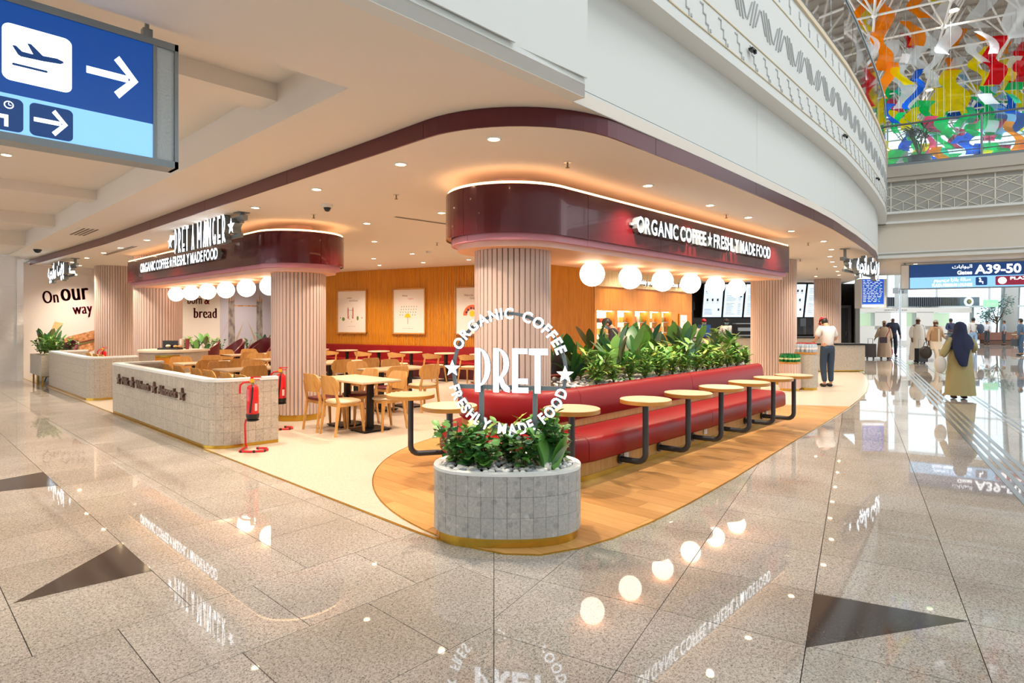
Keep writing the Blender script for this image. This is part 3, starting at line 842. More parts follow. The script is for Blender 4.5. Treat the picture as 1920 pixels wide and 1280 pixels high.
t = thing('script_sign', 'small glowing script lettering above the lit food shelves', 'sign', (0, 0, 0))
M = planeM((13.9, 8.70, 2.60), (1, 0))
vs, fs, x0, x1, y0, y1 = text_data('★ Freshly prepared in our kitchen ★', 1.0, 0.012, 0.5, 2)
mb = MB(); k = 2.75/(x1-x0); mb.v = [((v[0]-x0)*k, v[1]*0.17, (v[2]-0.5)*0.05) for v in vs]; mb.f = [list(f) for f in fs]
mb.m = [0 if all(abs(vs[i][2]-0.5) < 1e-4 for i in f) else 1 for f in fs]
link('lettering', mb.mesh('lettering', [M_LED, M_RETURN]), t).matrix_basis = M @ Matrix.Translation((0, 0, 0.05))

# ------------------------------------------------------------------ front bench with planter
def stad(cx, cy, r, xe, n=22):
    """U-shaped plan: far end on the back, round the near end, far end on the front"""
    return [(xe, cy+r)]+[(cx+0.6, cy+r)]+arc(cx, cy, r, 90, 270, n)+[(cx+0.6, cy-r), (xe, cy-r)]
def endround(path, r=0.12): return path
BEN = thing('curved_bench', 'long red leather bench wrapping round the front column', 'bench', (0, 0, 0))
kick = stad(4.93, 4.38, 0.84, 9.95)
MB().strip(kick, 0.0, 0.26, 0.05).build('kick_panel', M_BENCHW, BEN, 30)
MB().strip(kick, 0.0, 0.06, 0.02, side=-0.012).build('brass_skirt', M_BRASS, BEN, 30)
seatp = [(0.0, 0.25), (-0.0, 0.40), (0.015, 0.44), (0.06, 0.462), (0.62, 0.462), (0.62, 0.22), (0.03, 0.22)]
spath = stad(4.93, 4.38, 0.98, 10.05, 26)
for P in pieces(spath, 2.55, 0.006, 0.09): MB().sweep(P, seatp).build('seat_cushion', M_RED, BEN, 50)
bpath = stad(4.95, 4.55, 0.67, 10.35, 26)
MB().strip(bpath, 0.40, 0.60, 0.06, side=0.03).build('oak_panel', M_BENCHW, BEN, 30)
backp = [(0.0, 0.56), (-0.02, 0.66), (-0.005, 0.80), (0.03, 0.86), (0.075, 0.875), (0.12, 0.86), (0.13, 0.80), (0.13, 0.54), (0.03, 0.535)]
for P in pieces(bpath, 2.45, 0.006, 0.09): MB().sweep(P, backp).build('back_cushion', M_RED, BEN, 50)
MB().prism(offset(bpath, 0.12), 0.2, 0.80).build('planter_core', M_BENCHW, BEN)
MB().prism(offset(bpath, 0.14), 0.80, 0.83).build('soil', mat('dark_soil', '#4a3b30', 0.9), BEN)
for k, xx in enumerate((5.55, 7.45, 9.6)):
    MB().box((0, 0, 0), (0.085, 0.012, 0.085)).box((0, -0.007, 0), (0.03, 0.004, 0.05)).build('socket_plate', M_WHITE, BEN, loc=(xx, 3.532, 0.155))
# pebble bed: one part
M_PEB = mat('white_pebble', '#f5f2ec', 0.5); M_PEBG = mat('grey_pebble', '#a9b0b7', 0.5)
def pebmesh(seed):
    rr = random.Random(seed); mb = MB(); mb.ball((0, 0, 0), 1, 9, 6)
    mb.v = [(v[0]*(1+rr.uniform(-.1, .1)), v[1]*0.78*(1+rr.uniform(-.1, .1)), v[2]*0.62) for v in mb.v]
    return mb
pb = MB()
pbs = [pebmesh(s) for s in range(4)]
for k in range(900):
    x, y = random.uniform(5.4, 10.3), random.choice([random.uniform(4.02, 4.5), random.uniform(4.02, 5.0)]); r = random.uniform(0.018, 0.035)
    q = pbs[k % 4]; a = random.uniform(0, 6.28)
    pb.add([(x+r*(v[0]*cos(a)-v[1]*sin(a)), y+r*(v[0]*sin(a)+v[1]*cos(a)), 0.842+r*v[2]) for v in q.v], q.f, 0 if k % 5 else 1)
stuff(pb.build('pebble_bed', [M_PEB, M_PEBG], BEN, True))

# ------------------------------------------------------------------ round pedestal tables on bent pipes
def pipe_table(label, x, y, wall, group='round bench tables on bent pipes', ztop=0.79, base=0.13):
    t = thing('bench_table', label, 'table', (x, y, 0), 0, group)
    MB().lathe([(0.255, ztop-0.042), (0.265, ztop-0.038), (0.265, ztop-0.002), (0.262, ztop)], 40, mi=1).build('tabletop', [M_TOP, M_EDGE], t, 30)
    MB().lathe([(0.262, ztop-0.0005), (0.261, ztop+0.001)], 40).build('top_laminate', M_TOP, t)
    w = Vector((wall[0]-x, wall[1]-y, 0)); L = w.length; w.normalize()
    pts = [(0, 0, ztop-0.042), (0, 0, base+0.09)]
    for a in (22, 45, 68, 90): pts.append((w.x*0.09*(1-cos(radians(a))), w.y*0.09*(1-cos(radians(a))), base+0.09-0.09*sin(radians(a))))
    pts.append((w.x*L, w.y*L, base))
    pp = MB().tube(pts, 0.031, 14).build('bent_pipe', M_STEELG, t, 50)
    f = [(w.x*(L-0.012), w.y*(L-0.012), base), (w.x*L, w.y*L, base)]
    MB().tube(f, 0.052, 16).build('wall_flange', M_STEELG, pp, 40)
    MB().lathe([(0.06, ztop-0.052), (0.06, ztop-0.042)], 16).build('top_plate', M_STEELG, pp)
    return t
tx = [5.46, 6.28, 7.12, 7.94, 8.78, 9.42]
lab = ['first full round table beyond the glowing sign, with bent pipe', 'second round bench table counted from the glowing sign', 'third round bench table counted from the glowing sign', 'fourth round bench table counted from the glowing sign', 'fifth round bench table, next to last before the bottles', 'last round bench table, at the far end by the bottles']
ty = [3.24, 3.18, 3.17, 3.15, 3.14, 3.07]
for k in range(6): pipe_table(lab[k], tx[k], ty[k], (tx[k]-0.03, 3.53))
pipe_table('round table half hidden behind the FOOD letters of the round sign', 4.42, 3.40, (4.60, 3.60))
pipe_table('round table beside the entrance planter, on the chair side', 3.77, 4.37, (4.08, 4.37))
pipe_table('round table just behind the FRESHLY letters, farther into the room', 4.05, 5.35, (4.42, 5.12))

# ------------------------------------------------------------------ oval entrance planter
c0 = V(-0.035, 4.52); rz = atan2(RY, RX)
def oval(a, b, n=56, e=2.35):
    out = []
    for i in range(n):
        t = 2*pi*i/n; ct, st = cos(t), sin(t)
        out.append((a*abs(ct)**(2/e)*(1 if ct >= 0 else -1), b*abs(st)**(2/e)*(1 if st >= 0 else -1)))
    return out
PL = thing('entrance_planter', 'oval grey terrazzo planter carrying the round sign at the corner', 'planter', (c0.x, c0.y, 0), rz)
A, Bq = 0.55, 0.355
MB().prism(oval(A-0.02, Bq-0.02), 0.0, 0.078).build('brass_plinth', M_BRASS, PL, 30)
MB().prism(oval(A-0.012, Bq-0.012), 0.075, 0.47).build('core', mat('tile_grout', '#77756f', 0.8), PL)
ov = oval(A, Bq)
for zi in range(3):
    z0 = 0.077+zi*0.1455
    for P in pieces(ov[zi % 1:]+[ov[0]], 0.093, 0.0022, 0.05): MB().strip(P, z0, z0+0.1437, 0.014).build('tile', M_TERR, PL, 30)
rim = MB(); ro, ri = oval(A+0.002, Bq+0.002), oval(A-0.055, Bq-0.055)
n = len(ro); 
for i in range(n):
    j = (i+1) % n
    vs = [(*ro[i], 0.513), (*ro[j], 0.513), (*ro[j], 0.533), (*ro[i], 0.533), (*ri[i], 0.46), (*ri[j], 0.46), (*ri[j], 0.533), (*ri[i], 0.533)]
    rim.add(vs, [(0, 1, 2, 3), (3, 2, 6, 7), (7, 6, 5, 4), (4, 5, 1, 0)])
rim.build('rim', M_WHITE, PL)
MB().prism(oval(A-0.055, Bq-0.055), 0.44, 0.50).build('soil', MATS['dark_soil'], PL)
pm = [[q.mesh('pebble', mm, True) for q in pbs] for mm in (M_PEB, M_PEBG)]
rr = random.Random(3); cnt = 0
while cnt < 298:
    a, b = rr.uniform(-0.49, 0.49), rr.uniform(-0.3, 0.3)
    if abs(a/0.485)**2.35+abs(b/0.29)**2.35 > 1: continue
    if b > 0.08 and rr.random() < 0.75: continue
    s = rr.uniform(0.015, 0.028); o = link('pebble', pm[0 if rr.random() < 0.68 else 1][cnt % 4], PL, (a, b, 0.512+s*0.5), rr.uniform(0, 6.3)); o.scale = (s, s, s); cnt += 1
# ------------------------------------------------------------------ round sign
SG = thing('round_sign', 'glowing round PRET sign ringed with organic coffee letters above the planter', 'sign', (c0.x, c0.y, 0.5), rz)
sq = Matrix.Translation((0.0, 0.02, 0.715)) @ Matrix.Rotation(radians(-13), 4, 'Z') @ Matrix.Rotation(pi/2, 4, 'X')
# local: x across, y up, z towards the viewer
R0 = 0.44
ringm = MB(); N = 72
for i in range(N):
    a, b = 2*pi*i/N, 2*pi*(i+1)/N
    P = [(R0-0.012, a), (R0+0.012, a), (R0+0.012, b), (R0-0.012, b)]
    ringm.add([(r*cos(t), r*sin(t), z) for z in (-0.055, -0.03) for r, t in P], [(0, 3, 2, 1), (4, 5, 6, 7), (1, 2, 6, 5), (0, 4, 7, 3)])
ringm.build('ring_frame', M_ALU, SG).matrix_basis = sq
MB().box((0, -0.125, -0.042), (0.84, 0.032, 0.025)).build('cross_bar', M_ALU, SG).matrix_basis = sq
for x in (-0.215, 0.205): MB().box((x, -0.46, -0.045), (0.034, 0.70, 0.03)).build('upright', M_ALU, SG).matrix_basis = sq
L = [('P', -0.257), ('R', -0.111), ('E', 0.037), ('T', 0.175)]
for c, x in L:
    q, w = deco(c, 0.125)
    kx = 0.36 if c != 'T' else 0.36
    mb = solid_letter([[(p[0]*kx, p[1]*0.335) for p in s] for s in q], 0.028)
    link('letter', mb.mesh('letter', [M_LED, M_RETURN]), SG).matrix_basis = sq @ Matrix.Translation((x, -0.16, 0))
def ring_text(s, a_mid, span, inward):
    ws = []
    for c in s:
        if c == ' ': ws.append(0.55); continue
        _, _, x0, x1, _, _ = text_data(c, 1.0, 0.03, 0, 3); ws.append(x1-x0+0.15)
    tot = sum(ws); ang = a_mid+span/2 if not inward else a_mid-span/2
    for c, w in zip(s, ws):
        st = span*w/tot; mid = ang-st/2 if not inward else ang+st/2
        if c != ' ':
            vs, fs, x0, x1, y0, y1 = text_data(c, 1.0, 0.03, 0.5, 3)
            k = 0.082/0.72; mb = MB()
            kx = min(k, radians(st)*R0/w*1.0)
            mb.v = [((v[0]-(x0+x1)/2)*kx, (v[1]-0.345)*k, (v[2]-0.5)*0.028) for v in vs]; mb.f = [list(f) for f in fs]
            mb.m = [0 if all(abs(vs[i][2]-0.5) < 1e-4 for i in f) else 1 for f in fs]
            rot = radians(mid-90) if not inward else radians(mid+90)
            link('letter', mb.mesh('letter', [M_LED, M_RETURN]), SG).matrix_basis = sq @ Matrix.Translation((R0*cos(radians(mid)), R0*sin(radians(mid)), 0)) @ Matrix.Rotation(rot, 4, 'Z')
        ang = ang-st if not inward else ang+st
ring_text('ORGANIC COFFEE', 88, 140, False)
ring_text('FRESHLY MADE FOOD', 269.5, 150, True)
for a in (178, -2):
    mb = solid_letter([star_pts(0.067)], 0.028)
    link('star', mb.mesh('star', [M_LED, M_RETURN]), SG).matrix_basis = sq @ Matrix.Translation((R0*cos(radians(a)), R0*sin(radians(a)), 0))

# ------------------------------------------------------------------ low terrazzo walls round the dining tables
def low_wall(label, path, words, parts):
    t = thing('low_wall', label, 'low wall', (0, 0, 0)); t['kind'] = 'structure'
    MB().strip(path, 0.0, 0.85, 0.11, side=0.008).build('core', M_TERRW, t, 30)
    MB().strip(path, 0.01, 0.84, 0.004, side=0.006).build('grout', MATS['tile_grout'], t, 30)
    MB().strip(path, 0.0, 0.045, 0.01, side=0.004).build('brass_skirt', M_BRASS, t, 30)
    MB().strip(path, 0.835, 0.872, 0.13, side=-0.006).build('capping', M_WHITE, t, 30)
    ps = pieces(path, 0.096, 0.0022, 0.05); rest = MB(); c = 0
    for zi in range(5):
        z0 = 0.047+zi*0.158
        for P in ps:
            if parts and c < 296: MB().strip(P, z0, z0+0.1558, 0.01).build('tile', M_TERRW, t); c += 1
            else: rest.strip(P, z0, z0+0.1558, 0.01)
    if rest.v: stuff(rest.build('tile_field', M_TERRW, t))
    if words:
        M = planeM((path[-1][0] if False else 2.81-0.004, 11.8, 0.555), (0, -1))
        mb = MB()
        put_text(mb, '★  Milk  ★  Wheats  ★  Almonds  ★', 0, 0, 0.115, 3.25, 0, 0.03, 0, 'L', depth=0.1)
        link('bronze_lettering', mb.mesh('bronze_lettering', mat('bronze_letter', '#6b5147', 0.35, 0.5)), t).matrix_basis = M @ Matrix.Translation((0, 0, 0.012))
    return t
p1 = [(3.58, 12.15), (2.81, 12.15), (2.81, 8.0)]+arc(3.12, 7.98, 0.31, 180, 262, 9)+[(3.62, 7.62)]
low_wall('low terrazzo wall with bronze words and a red extinguisher before it', p1, True, True)
p2 = [(3.63, 18.1), (2.87, 18.1), (2.87, 14.6)]+arc(3.17, 14.55, 0.30, 180, 262, 9)+[(3.75, 14.25)]
low_wall('plain low terrazzo wall farther along, beside the plant trough', p2, False, False)
# ------------------------------------------------------------------ chairs (local: the sitter faces +y)
def bar4(mb, a, b, wa, wb, mi=0):
    """tapered square leg between two points"""
    a, b = Vector(a), Vector(b); vs = []
    for p, w in ((a, wa), (b, wb)):
        for sx, sy in ((-1, -1), (1, -1), (1, 1), (-1, 1)): vs.append((p.x+sx*w/2, p.y+sy*w/2, p.z))
    return mb.add(vs, [(3, 2, 1, 0), (4, 5, 6, 7), (0, 1, 5, 4), (1, 2, 6, 5), (2, 3, 7, 6), (3, 0, 4, 7)], mi)
def pad(w, d, z0, z1, e=3.2, n=32):
    mb = MB(); k = 0
    lv = [(0.94, z0), (1.0, z0+0.012), (1.0, z1-0.016), (0.95, z1-0.004), (0.80, z1)]
    for s, z in lv:
        for i in range(n):
            t = 2*pi*i/n; c, q = cos(t), sin(t)
            mb.v.append((w/2*s*abs(c)**(2/e)*(1 if c >= 0 else -1), d/2*s*abs(q)**(2/e)*(1 if q >= 0 else -1), z))
    for a in range(len(lv)-1):
        for i in range(n):
            j = (i+1) % n; mb.f.append([a*n+i, a*n+j, (a+1)*n+j, (a+1)*n+i]); mb.m.append(0)
    mb.f.append(list(range(n-1, -1, -1))); mb.m.append(0)
    e0 = (len(lv)-1)*n; mb.f.append([e0+i for i in range(n)]); mb.m.append(0)
    return mb
def curved_back(w, z0, z1, y, bow, t, lean=0.0, n=12, round_=0.09):
    mb = MB(); rows = 5
    for side in (0, 1):
        for i in range(n+1):
            u = -1+2*i/n
            x = u*w/2; yy = y-bow*(1-u*u)+(t if side else 0)
            s = 1.0
            edge = max(0.0, abs(u)-(1-2*round_/w)); k = edge/(2*round_/w)
            cut = round_*(1-sqrt(max(0, 1-k*k)))
            for j in range(rows+1):
                z = z0+cut+(z1-z0-2*cut)*j/rows
                mb.v.append((x, yy-lean*(z-z0), z))
    q = rows+1; h = (n+1)*q
    for i in range(n):
        for j in range(rows):
            a = i*q+j; b = (i+1)*q+j
            mb.f.append([a, b, b+1, a+1]); mb.m.append(0)
            mb.f.append([h+a, h+a+1, h+b+1, h+b]); mb.m.append(0)
        a, b = i*q, (i+1)*q; mb.f.append([a, h+a, h+b, b]); mb.m.append(0)
        a, b = i*q+rows, (i+1)*q+rows; mb.f.append([a, b, h+b, h+a]); mb.m.append(0)
    for j in range(rows):
        mb.f.append([j, j+1, h+j+1, h+j]); mb.m.append(0)
        a = n*q+j; mb.f.append([a, h+a, h+a+1, a+1]); mb.m.append(0)
    return mb
PADS = {'cream': pad(0.43, 0.42, 0.435, 0.475).mesh('seat_pad', M_CREAM, 40), 'burgundy': pad(0.43, 0.42, 0.435, 0.475).mesh('seat_pad', M_BURG, 40)}
def make_chair():
    t = thing('oak_chair', 'x', 'chair'); t.scale = (1.03, 1.03, 1.03)
    link('seat_pad', PADS['cream'], t)
    curved_back(0.44, 0.56, 0.815, -0.185, 0.06, 0.016, 0.16).build('backrest', M_OAK, t, 50)
    for s in (-1, 1):
        m = MB(); bar4(m, (s*0.195, -0.235, 0), (s*0.18, -0.175, 0.44), 0.024, 0.036); bar4(m, (s*0.18, -0.175, 0.44), (s*0.15, -0.245, 0.72), 0.034, 0.02)
        m.build('leg', M_OAK, t)
        bar4(MB(), (0, 0, 0), (0, 0, 1), 1, 1)
        bar4(MB_ := MB(), (s*0.205, 0.20, 0), (s*0.185, 0.165, 0.43), 0.022, 0.04).build('leg', M_OAK, t)
    m = MB()
    for s in (-1, 1): m.box((s*0.18, -0.005, 0.415), (0.026, 0.35, 0.04))
    m.box((0, 0.165, 0.415), (0.36, 0.026, 0.04)).box((0, -0.175, 0.415), (0.36, 0.026, 0.04))
    m.build('seat_frame', M_OAK, t)
    return t
def make_armchair():
    t = thing('oak_armchair', 'x', 'chair')
    link('seat_pad', PADS['cream'], t)
    path = arc(0, 0.02, 0.27, 200, 340, 14)
    mb = MB(); n = 15
    for i, p in enumerate(path):
        k = abs(i-7)/7; h = 0.15-0.09*k; zc = 0.70-0.01*k
        r = hypot(p[0], p[1]-0.02)
        o = (p[0]/r*0.02, (p[1]-0.02)/r*0.02)
        mb.v += [(p[0], p[1], zc-h/2), (p[0]+o[0]*1.6, p[1]+o[1]*1.6, zc+h/2), (p[0]+o[0]*2.6, p[1]+o[1]*2.6, zc+h/2), (p[0]+o[0], p[1]+o[1], zc-h/2)]
    for i in range(n-1):
        for q in range(4): mb.f.append([i*4+q, i*4+(q+1) % 4, (i+1)*4+(q+1) % 4, (i+1)*4+q]); mb.m.append(0)
    mb.f.append([3, 2, 1, 0]); mb.m.append(0); e = (n-1)*4; mb.f.append([e, e+1, e+2, e+3]); mb.m.append(0)
    mb.build('wrap_backrest', M_OAK, t, 50)
    for s in (-1, 1):
        bar4(MB_ := MB(), (s*0.235, -0.235, 0), (s*0.215, -0.10, 0.68), 0.024, 0.034).build('leg', M_OAK, t)
        bar4(MB_ := MB(), (s*0.235, 0.22, 0), (s*0.20, 0.16, 0.44), 0.024, 0.036).build('leg', M_OAK, t)
    m = MB()
    for s in (-1, 1): m.box((s*0.19, 0.0, 0.415), (0.026, 0.34, 0.04))
    m.box((0, 0.165, 0.415), (0.38, 0.026, 0.04)).box((0, -0.16, 0.415), (0.38, 0.026, 0.04)); m.build('seat_frame', M_OAK, t)
    return t
_used = {}
def place(maker, x, y, rot, label, group, padc):
    if maker not in _used:
        _used[maker] = maker(); o = _used[maker]
        o.location = (x, y, 0); o.rotation_euler = (0, 0, rot); tag(o, label, 'chair', group)
        for c in KIDS[o.name]:
            if c.name.startswith('seat_pad'): c.data = PADS[padc]
        return o
    o = dup(_used[maker], (x, y, 0), rot, label, group, {'seat_pad': PADS[padc]}); return o
FU, FD, FL, FR = 0.0, pi, pi/2, -pi/2      # facing +y, -y, -x, +x
def rect_table(label, x, y, along, L=1.2, Wd=0.68):
    t = thing('dining_table', label, 'table', (x, y, 0), 0 if along == 'x' else pi/2, 'rectangular dining tables')
    MB().box((0, 0, 0.728), (L, Wd, 0.024)).build('tabletop', M_TOP, t)
    MB().box((0, 0, 0.712), (L-0.012, Wd-0.012, 0.01)).build('underside', M_EDGE, t)
    for s in (-1, 1):
        q = MB().box((s*0.31, 0, 0.37), (0.075, 0.075, 0.69)).box((s*0.31, 0, 0.70), (0.3, 0.3, 0.012)); po = q.build('post', M_BLACK, t)
        b = MB().box((s*0.31, 0, 0.028), (0.40, 0.46, 0.014))
        for a in (-1, 1):
            for c in (-1, 1): b.lathe([(0.018, 0), (0.018, 0.022)], 10, (s*0.31+a*0.17, c*0.20, 0))
        b.build('base_plate', M_BLACK, po)
    return t
G1 = 'oak chairs at the dining tables'
rect_table('nearest oak dining table, two chairs on each side, near the entrance planter', 4.94, 7.8, 'y', 1.24, 0.66)
place(make_chair, 4.54, 7.56, FR, 'oak chair with cream pad at the nearest table, its back towards the walkway', G1, 'cream')
place(make_chair, 4.54, 8.06, FR, 'oak chair with burgundy pad next to the fluted column', G1, 'burgundy')
place(make_chair, 5.16, 7.42, FL, 'oak chair with cream pad on the bench side of the nearest table', G1, 'cream')
place(make_chair, 5.14, 8.12, FL, 'oak chair with burgundy pad on the far inner corner of the nearest table', G1, 'burgundy')
rect_table('second oak dining table, beyond the nearest one', 6.5, 9.04, 'x')
place(make_chair, 6.02, 8.52, FU, 'oak chair with burgundy pad at the second table, behind the nearest table', G1, 'burgundy')
place(make_chair, 6.66, 8.46, FU, 'oak chair with cream pad at the second table, nearest the round bench tables', G1, 'cream')
place(make_chair, 6.2, 9.62, FD, 'oak chair on the wall side of the second table, above its near end', G1, 'burgundy')
place(make_chair, 6.95, 9.62, FD, 'oak chair on the wall side of the second table, by its far end', G1, 'cream')
rect_table('third oak dining table, in front of the banquette', 6.75, 11.25, 'x')
place(make_chair, 6.3, 10.75, FU, 'oak chair at the third table, directly beside the fluted column', G1, 'cream')
place(make_chair, 6.95, 10.75, FU, 'oak chair at the third table, second from the fluted column', G1, 'burgundy')
place(make_chair, 6.6, 11.85, FD, 'oak chair on the banquette side of the third table', G1, 'burgundy')
for n, (x, y, nm) in enumerate(((4.72, 10.9, 'behind the extinguisher'), (4.76, 13.1, 'before the condiment counter'), (6.4, 13.15, 'midway to the maroon tub chairs'), (6.6, 15.5, 'in front of the maroon tub chairs'))):
    rect_table('oak dining table '+nm, x, y, 'x')
    pc = ('cream', 'burgundy')
    place(make_chair, x-0.31, y-0.52, FU, f'near-side oak chair at the table {nm}, wall end', G1, pc[n % 2])
    place(make_chair, x+0.31, y-0.52, FU, f'near-side oak chair at the table {nm}, inner end', G1, pc[1-n % 2])
    place(make_chair, x-0.31, y+0.55, FD, f'far-side oak chair at the table {nm}, wall end', G1, pc[1-n % 2])
    place(make_chair, x+0.31, y+0.55, FD, f'far-side oak chair at the table {nm}, inner end', G1, pc[n % 2])
for k, v in enumerate((8.62, 9.15, 9.82, 10.38, 11.2, 11.8)):
    place(make_chair, 3.78, v, FR, f'{ordn[k]} oak chair in the row inside the low wall, counted from the extinguisher', 'oak chairs along the lettered low wall', ('cream', 'burgundy')[k % 2])
for k, v in enumerate((14.75, 15.25, 15.95, 16.5, 17.15)):
    place(make_chair, 3.72, v, FR, f'{ordn[k]} oak chair tip showing over the plain low wall, from its rounded corner', 'oak chairs along the plain low wall', ('burgundy', 'cream')[k % 2])
# banquette along the timber wall
BQ = thing('banquette', 'long red leather banquette below the posters', 'bench', (0, 0, 0))
def wseg(t0, t1, o): return [WP(t0, o, 0)[:2], WP(t1, o, 0)[:2]]
LB = 8.3
for k in range(5):
    a, b = k*LB/5+0.003, (k+1)*LB/5-0.003
    MB().sweep(wseg(b, a, 0.02)[::1], [(0.0, 0.46), (0.0, 0.85), (0.05, 0.87), (0.10, 0.85), (0.13, 0.46)]).build('back_cushion', M_RED, BQ, 50)
    MB().sweep(wseg(b, a, 0.10), [(0.0, 0.30), (0.0, 0.46), (0.46, 0.46), (0.50, 0.44), (0.50, 0.30)]).build('seat_cushion', M_RED, BQ, 50)
MB().strip(wseg(LB, 0, 0.08), 0, 0.30, 0.40).build('base', M_BURG, BQ)
for k, (tt) in enumerate((0.3, 1.25, 2.4, 3.6, 4.75, 5.9, 7.0)):
    p = WP(tt, 0.98, 0); t = thing('cafe_table', f'{("first","second","third","fourth","fifth","sixth","seventh")[k]} round oak table along the banquette, counted from the fluted column', 'table', (p[0], p[1], 0), 0, 'round tables along the banquette')
    MB().lathe([(0.30, 0.715), (0.31, 0.72), (0.31, 0.738), (0.305, 0.742)], 32).build('tabletop', M_TOP, t, 30)
    MB().box((0, 0, 0.37), (0.07, 0.07, 0.69)).build('post', M_BLACK, t)
    MB().box((0, 0, 0.02), (0.4, 0.4, 0.016)).build('base_plate', M_BLACK, t)
    q = WP(tt+0.05, 1.58, 0)
    place(make_armchair, q[0], q[1], atan2(-wn.y, -wn.x)-pi/2, f'{("first","second","third","fourth","fifth","sixth","seventh")[k]} wrap-back oak armchair facing the banquette, counted from the fluted column', 'armchairs facing the banquette', 'cream')
# ------------------------------------------------------------------ framed posters
def poster(label, t0, t1, z0, z1, draw):
    p = WP(t0, 0.02, 0); T = thing('framed_poster', label, 'poster', (0, 0, 0))
    w, h = t1-t0, z1-z0
    M = planeM((p[0], p[1], z0), (wd.x, wd.y))
    M2 = M.copy()
    f = MB()
    for c, d in (((w/2, 0.02, 0.025), (w, 0.04, 0.05)), ((w/2, h-0.02, 0.025), (w, 0.04, 0.05)), ((0.02, h/2, 0.025), (0.04, h, 0.05)), ((w-0.02, h/2, 0.025), (0.04, h, 0.05))): f.box(c, d)
    f.build('frame', M_EDGE, T).matrix_basis = M
    MB().box((w/2, h/2, 0.02), (w-0.08, h-0.08, 0.01)).build('print', M_PAPER, T).matrix_basis = M
    d = MB(); draw(d, w, h)
    d.v = [(v[0], v[1], v[2]+0.0262) for v in d.v]
    d.build('artwork', PRINT, T).matrix_basis = M
PRINT = [mat('ink_brown', '#6b3a34', 0.8), mat('ink_pink', '#d8788c', 0.8), mat('ink_green', '#5d7a34', 0.8), mat('ink_yellow', '#e9c62a', 0.8), mat('ink_orange', '#d9683a', 0.8), mat('ink_grey', '#77717a', 0.8), mat('ink_rust', '#a45f3c', 0.8), mat('ink_navy', '#33304a', 0.8)]
def flat(mb, pts, mi, z=0.0): mb.add([(p[0], p[1], z) for p in pts], [tuple(range(len(pts)))], mi)
def disc(mb, x, y, r, mi, z=0.0, n=14, ry=None): flat(mb, [(x+r*cos(2*pi*i/n), y+(ry or r)*sin(2*pi*i/n)) for i in range(n)], mi, z)
def bridge_art(d, x, y, s, c=(6, 5, 0)):
    for k in (-1, 1):
        flat(d, R4(x+k*0.16*s-0.035*s, y, x+k*0.16*s+0.035*s, y+0.5*s), c[0], 0.001)
        for q in (-0.022, 0, 0.022): flat(d, [(x+k*0.16*s+(q-0.01)*s, y+0.5*s), (x+k*0.16*s+(q+0.01)*s, y+0.5*s), (x+k*0.16*s+q*s, y+(0.6 if q else 0.66)*s)], c[0], 0.001)
        flat(d, [(x+k*0.125*s, y+0.06*s), (x+k*0.125*s, y+0.0*s), (x+k*0.02*s, y+0.24*s)], c[2], 0.001)
    flat(d, R4(x-0.13*s, y+0.415*s, x+0.13*s, y+0.43*s), c[1], 0.001)
def a1(d, w, h):
    put_text(d, 'London', w*0.42, h*0.80, 0.055, None, 0, 0.0, 0, 'C', 0.8); put_text(d, 'born & bread', w*0.56, h*0.735, 0.055, None, 0, 0, 0, 'C', 0.8)
    bridge_art(d, w*0.46, h*0.34, 0.62, (6, 5, 6))
    disc(d, w*0.22, h*0.33, 0.06, 2, 0.002); disc(d, w*0.70, h*0.35, 0.04, 2, 0.002, ry=0.07); disc(d, w*0.12, h*0.36, 0.02, 6, 0.002); disc(d, w*0.84, h*0.36, 0.02, 6, 0.002); disc(d, w*0.5, h*0.27, 0.02, 3, 0.002); disc(d, w*0.42, h*0.33, 0.015, 6, 0.002)
    put_text(d, 'fresh every day', w*0.5, h*0.16, 0.02, 0.32, 5)
def a2(d, w, h):
    put_text(d, 'Always', w*0.38, h*0.82, 0.06, None, 0, 0, 0, 'C', 0.8); put_text(d, 'organic', w*0.56, h*0.755, 0.06, None, 1, 0, 0, 'C', 0.8)
    for j in range(4):
        for i in range(7):
            if j == 0 and 2 <= i <= 4: continue
            disc(d, w*(0.24+0.075*i+0.015*j), h*(0.42+0.06*j), 0.012, 7, 0.001, 8, 0.017)
    flat(d, [(w*0.47+0.11*cos(radians(a)), h*0.36+0.13*sin(radians(a))) for a in range(0, 181, 15)], 3, 0.002); flat(d, R4(w*0.465, h*0.22, w*0.477, h*0.37), 5, 0.003)
    put_text(d, 'in every single cup', w*0.47, h*0.12, 0.02, 0.4, 5)
def a3(d, w, h):
    put_text(d, 'Made to be', w*0.40, h*0.80, 0.055, None, 0, 0, 0, 'C', 0.8); put_text(d, 'Good', w*0.50, h*0.735, 0.055, None, 0, 0, 0, 'C', 0.8)
    q = [(w*0.5+0.30*cos(radians(a)), h*0.40+0.30*sin(radians(a))) for a in range(0, 181, 12)]+[(w*0.5+0.17*cos(radians(a)), h*0.40+0.17*sin(radians(a))) for a in range(180, -1, -12)]
    flat(d, q, 4, 0.001)
    for a in (40, 70, 100, 130, 155): disc(d, w*0.5+0.21*cos(radians(a)), h*0.40+0.21*sin(radians(a)), 0.035, 7, 0.002)
    disc(d, w*0.5, h*0.44, 0.09, 3, 0.003)
tpos = lambda x, y: (Vector((x, y, 0))-wa).dot(wd)
poster('framed bridge poster nearest the dining canopy', tpos(10.09, 17.1), tpos(10.41, 15.91), 1.2, 2.56, a1)
poster('framed umbrella poster in the middle of the timber wall', tpos(10.67, 14.94), tpos(10.99, 13.76), 1.2, 2.56, a2)
poster('framed fruit arch poster partly behind the front column', tpos(11.25, 12.77), tpos(11.55, 11.67), 1.2, 2.56, a3)
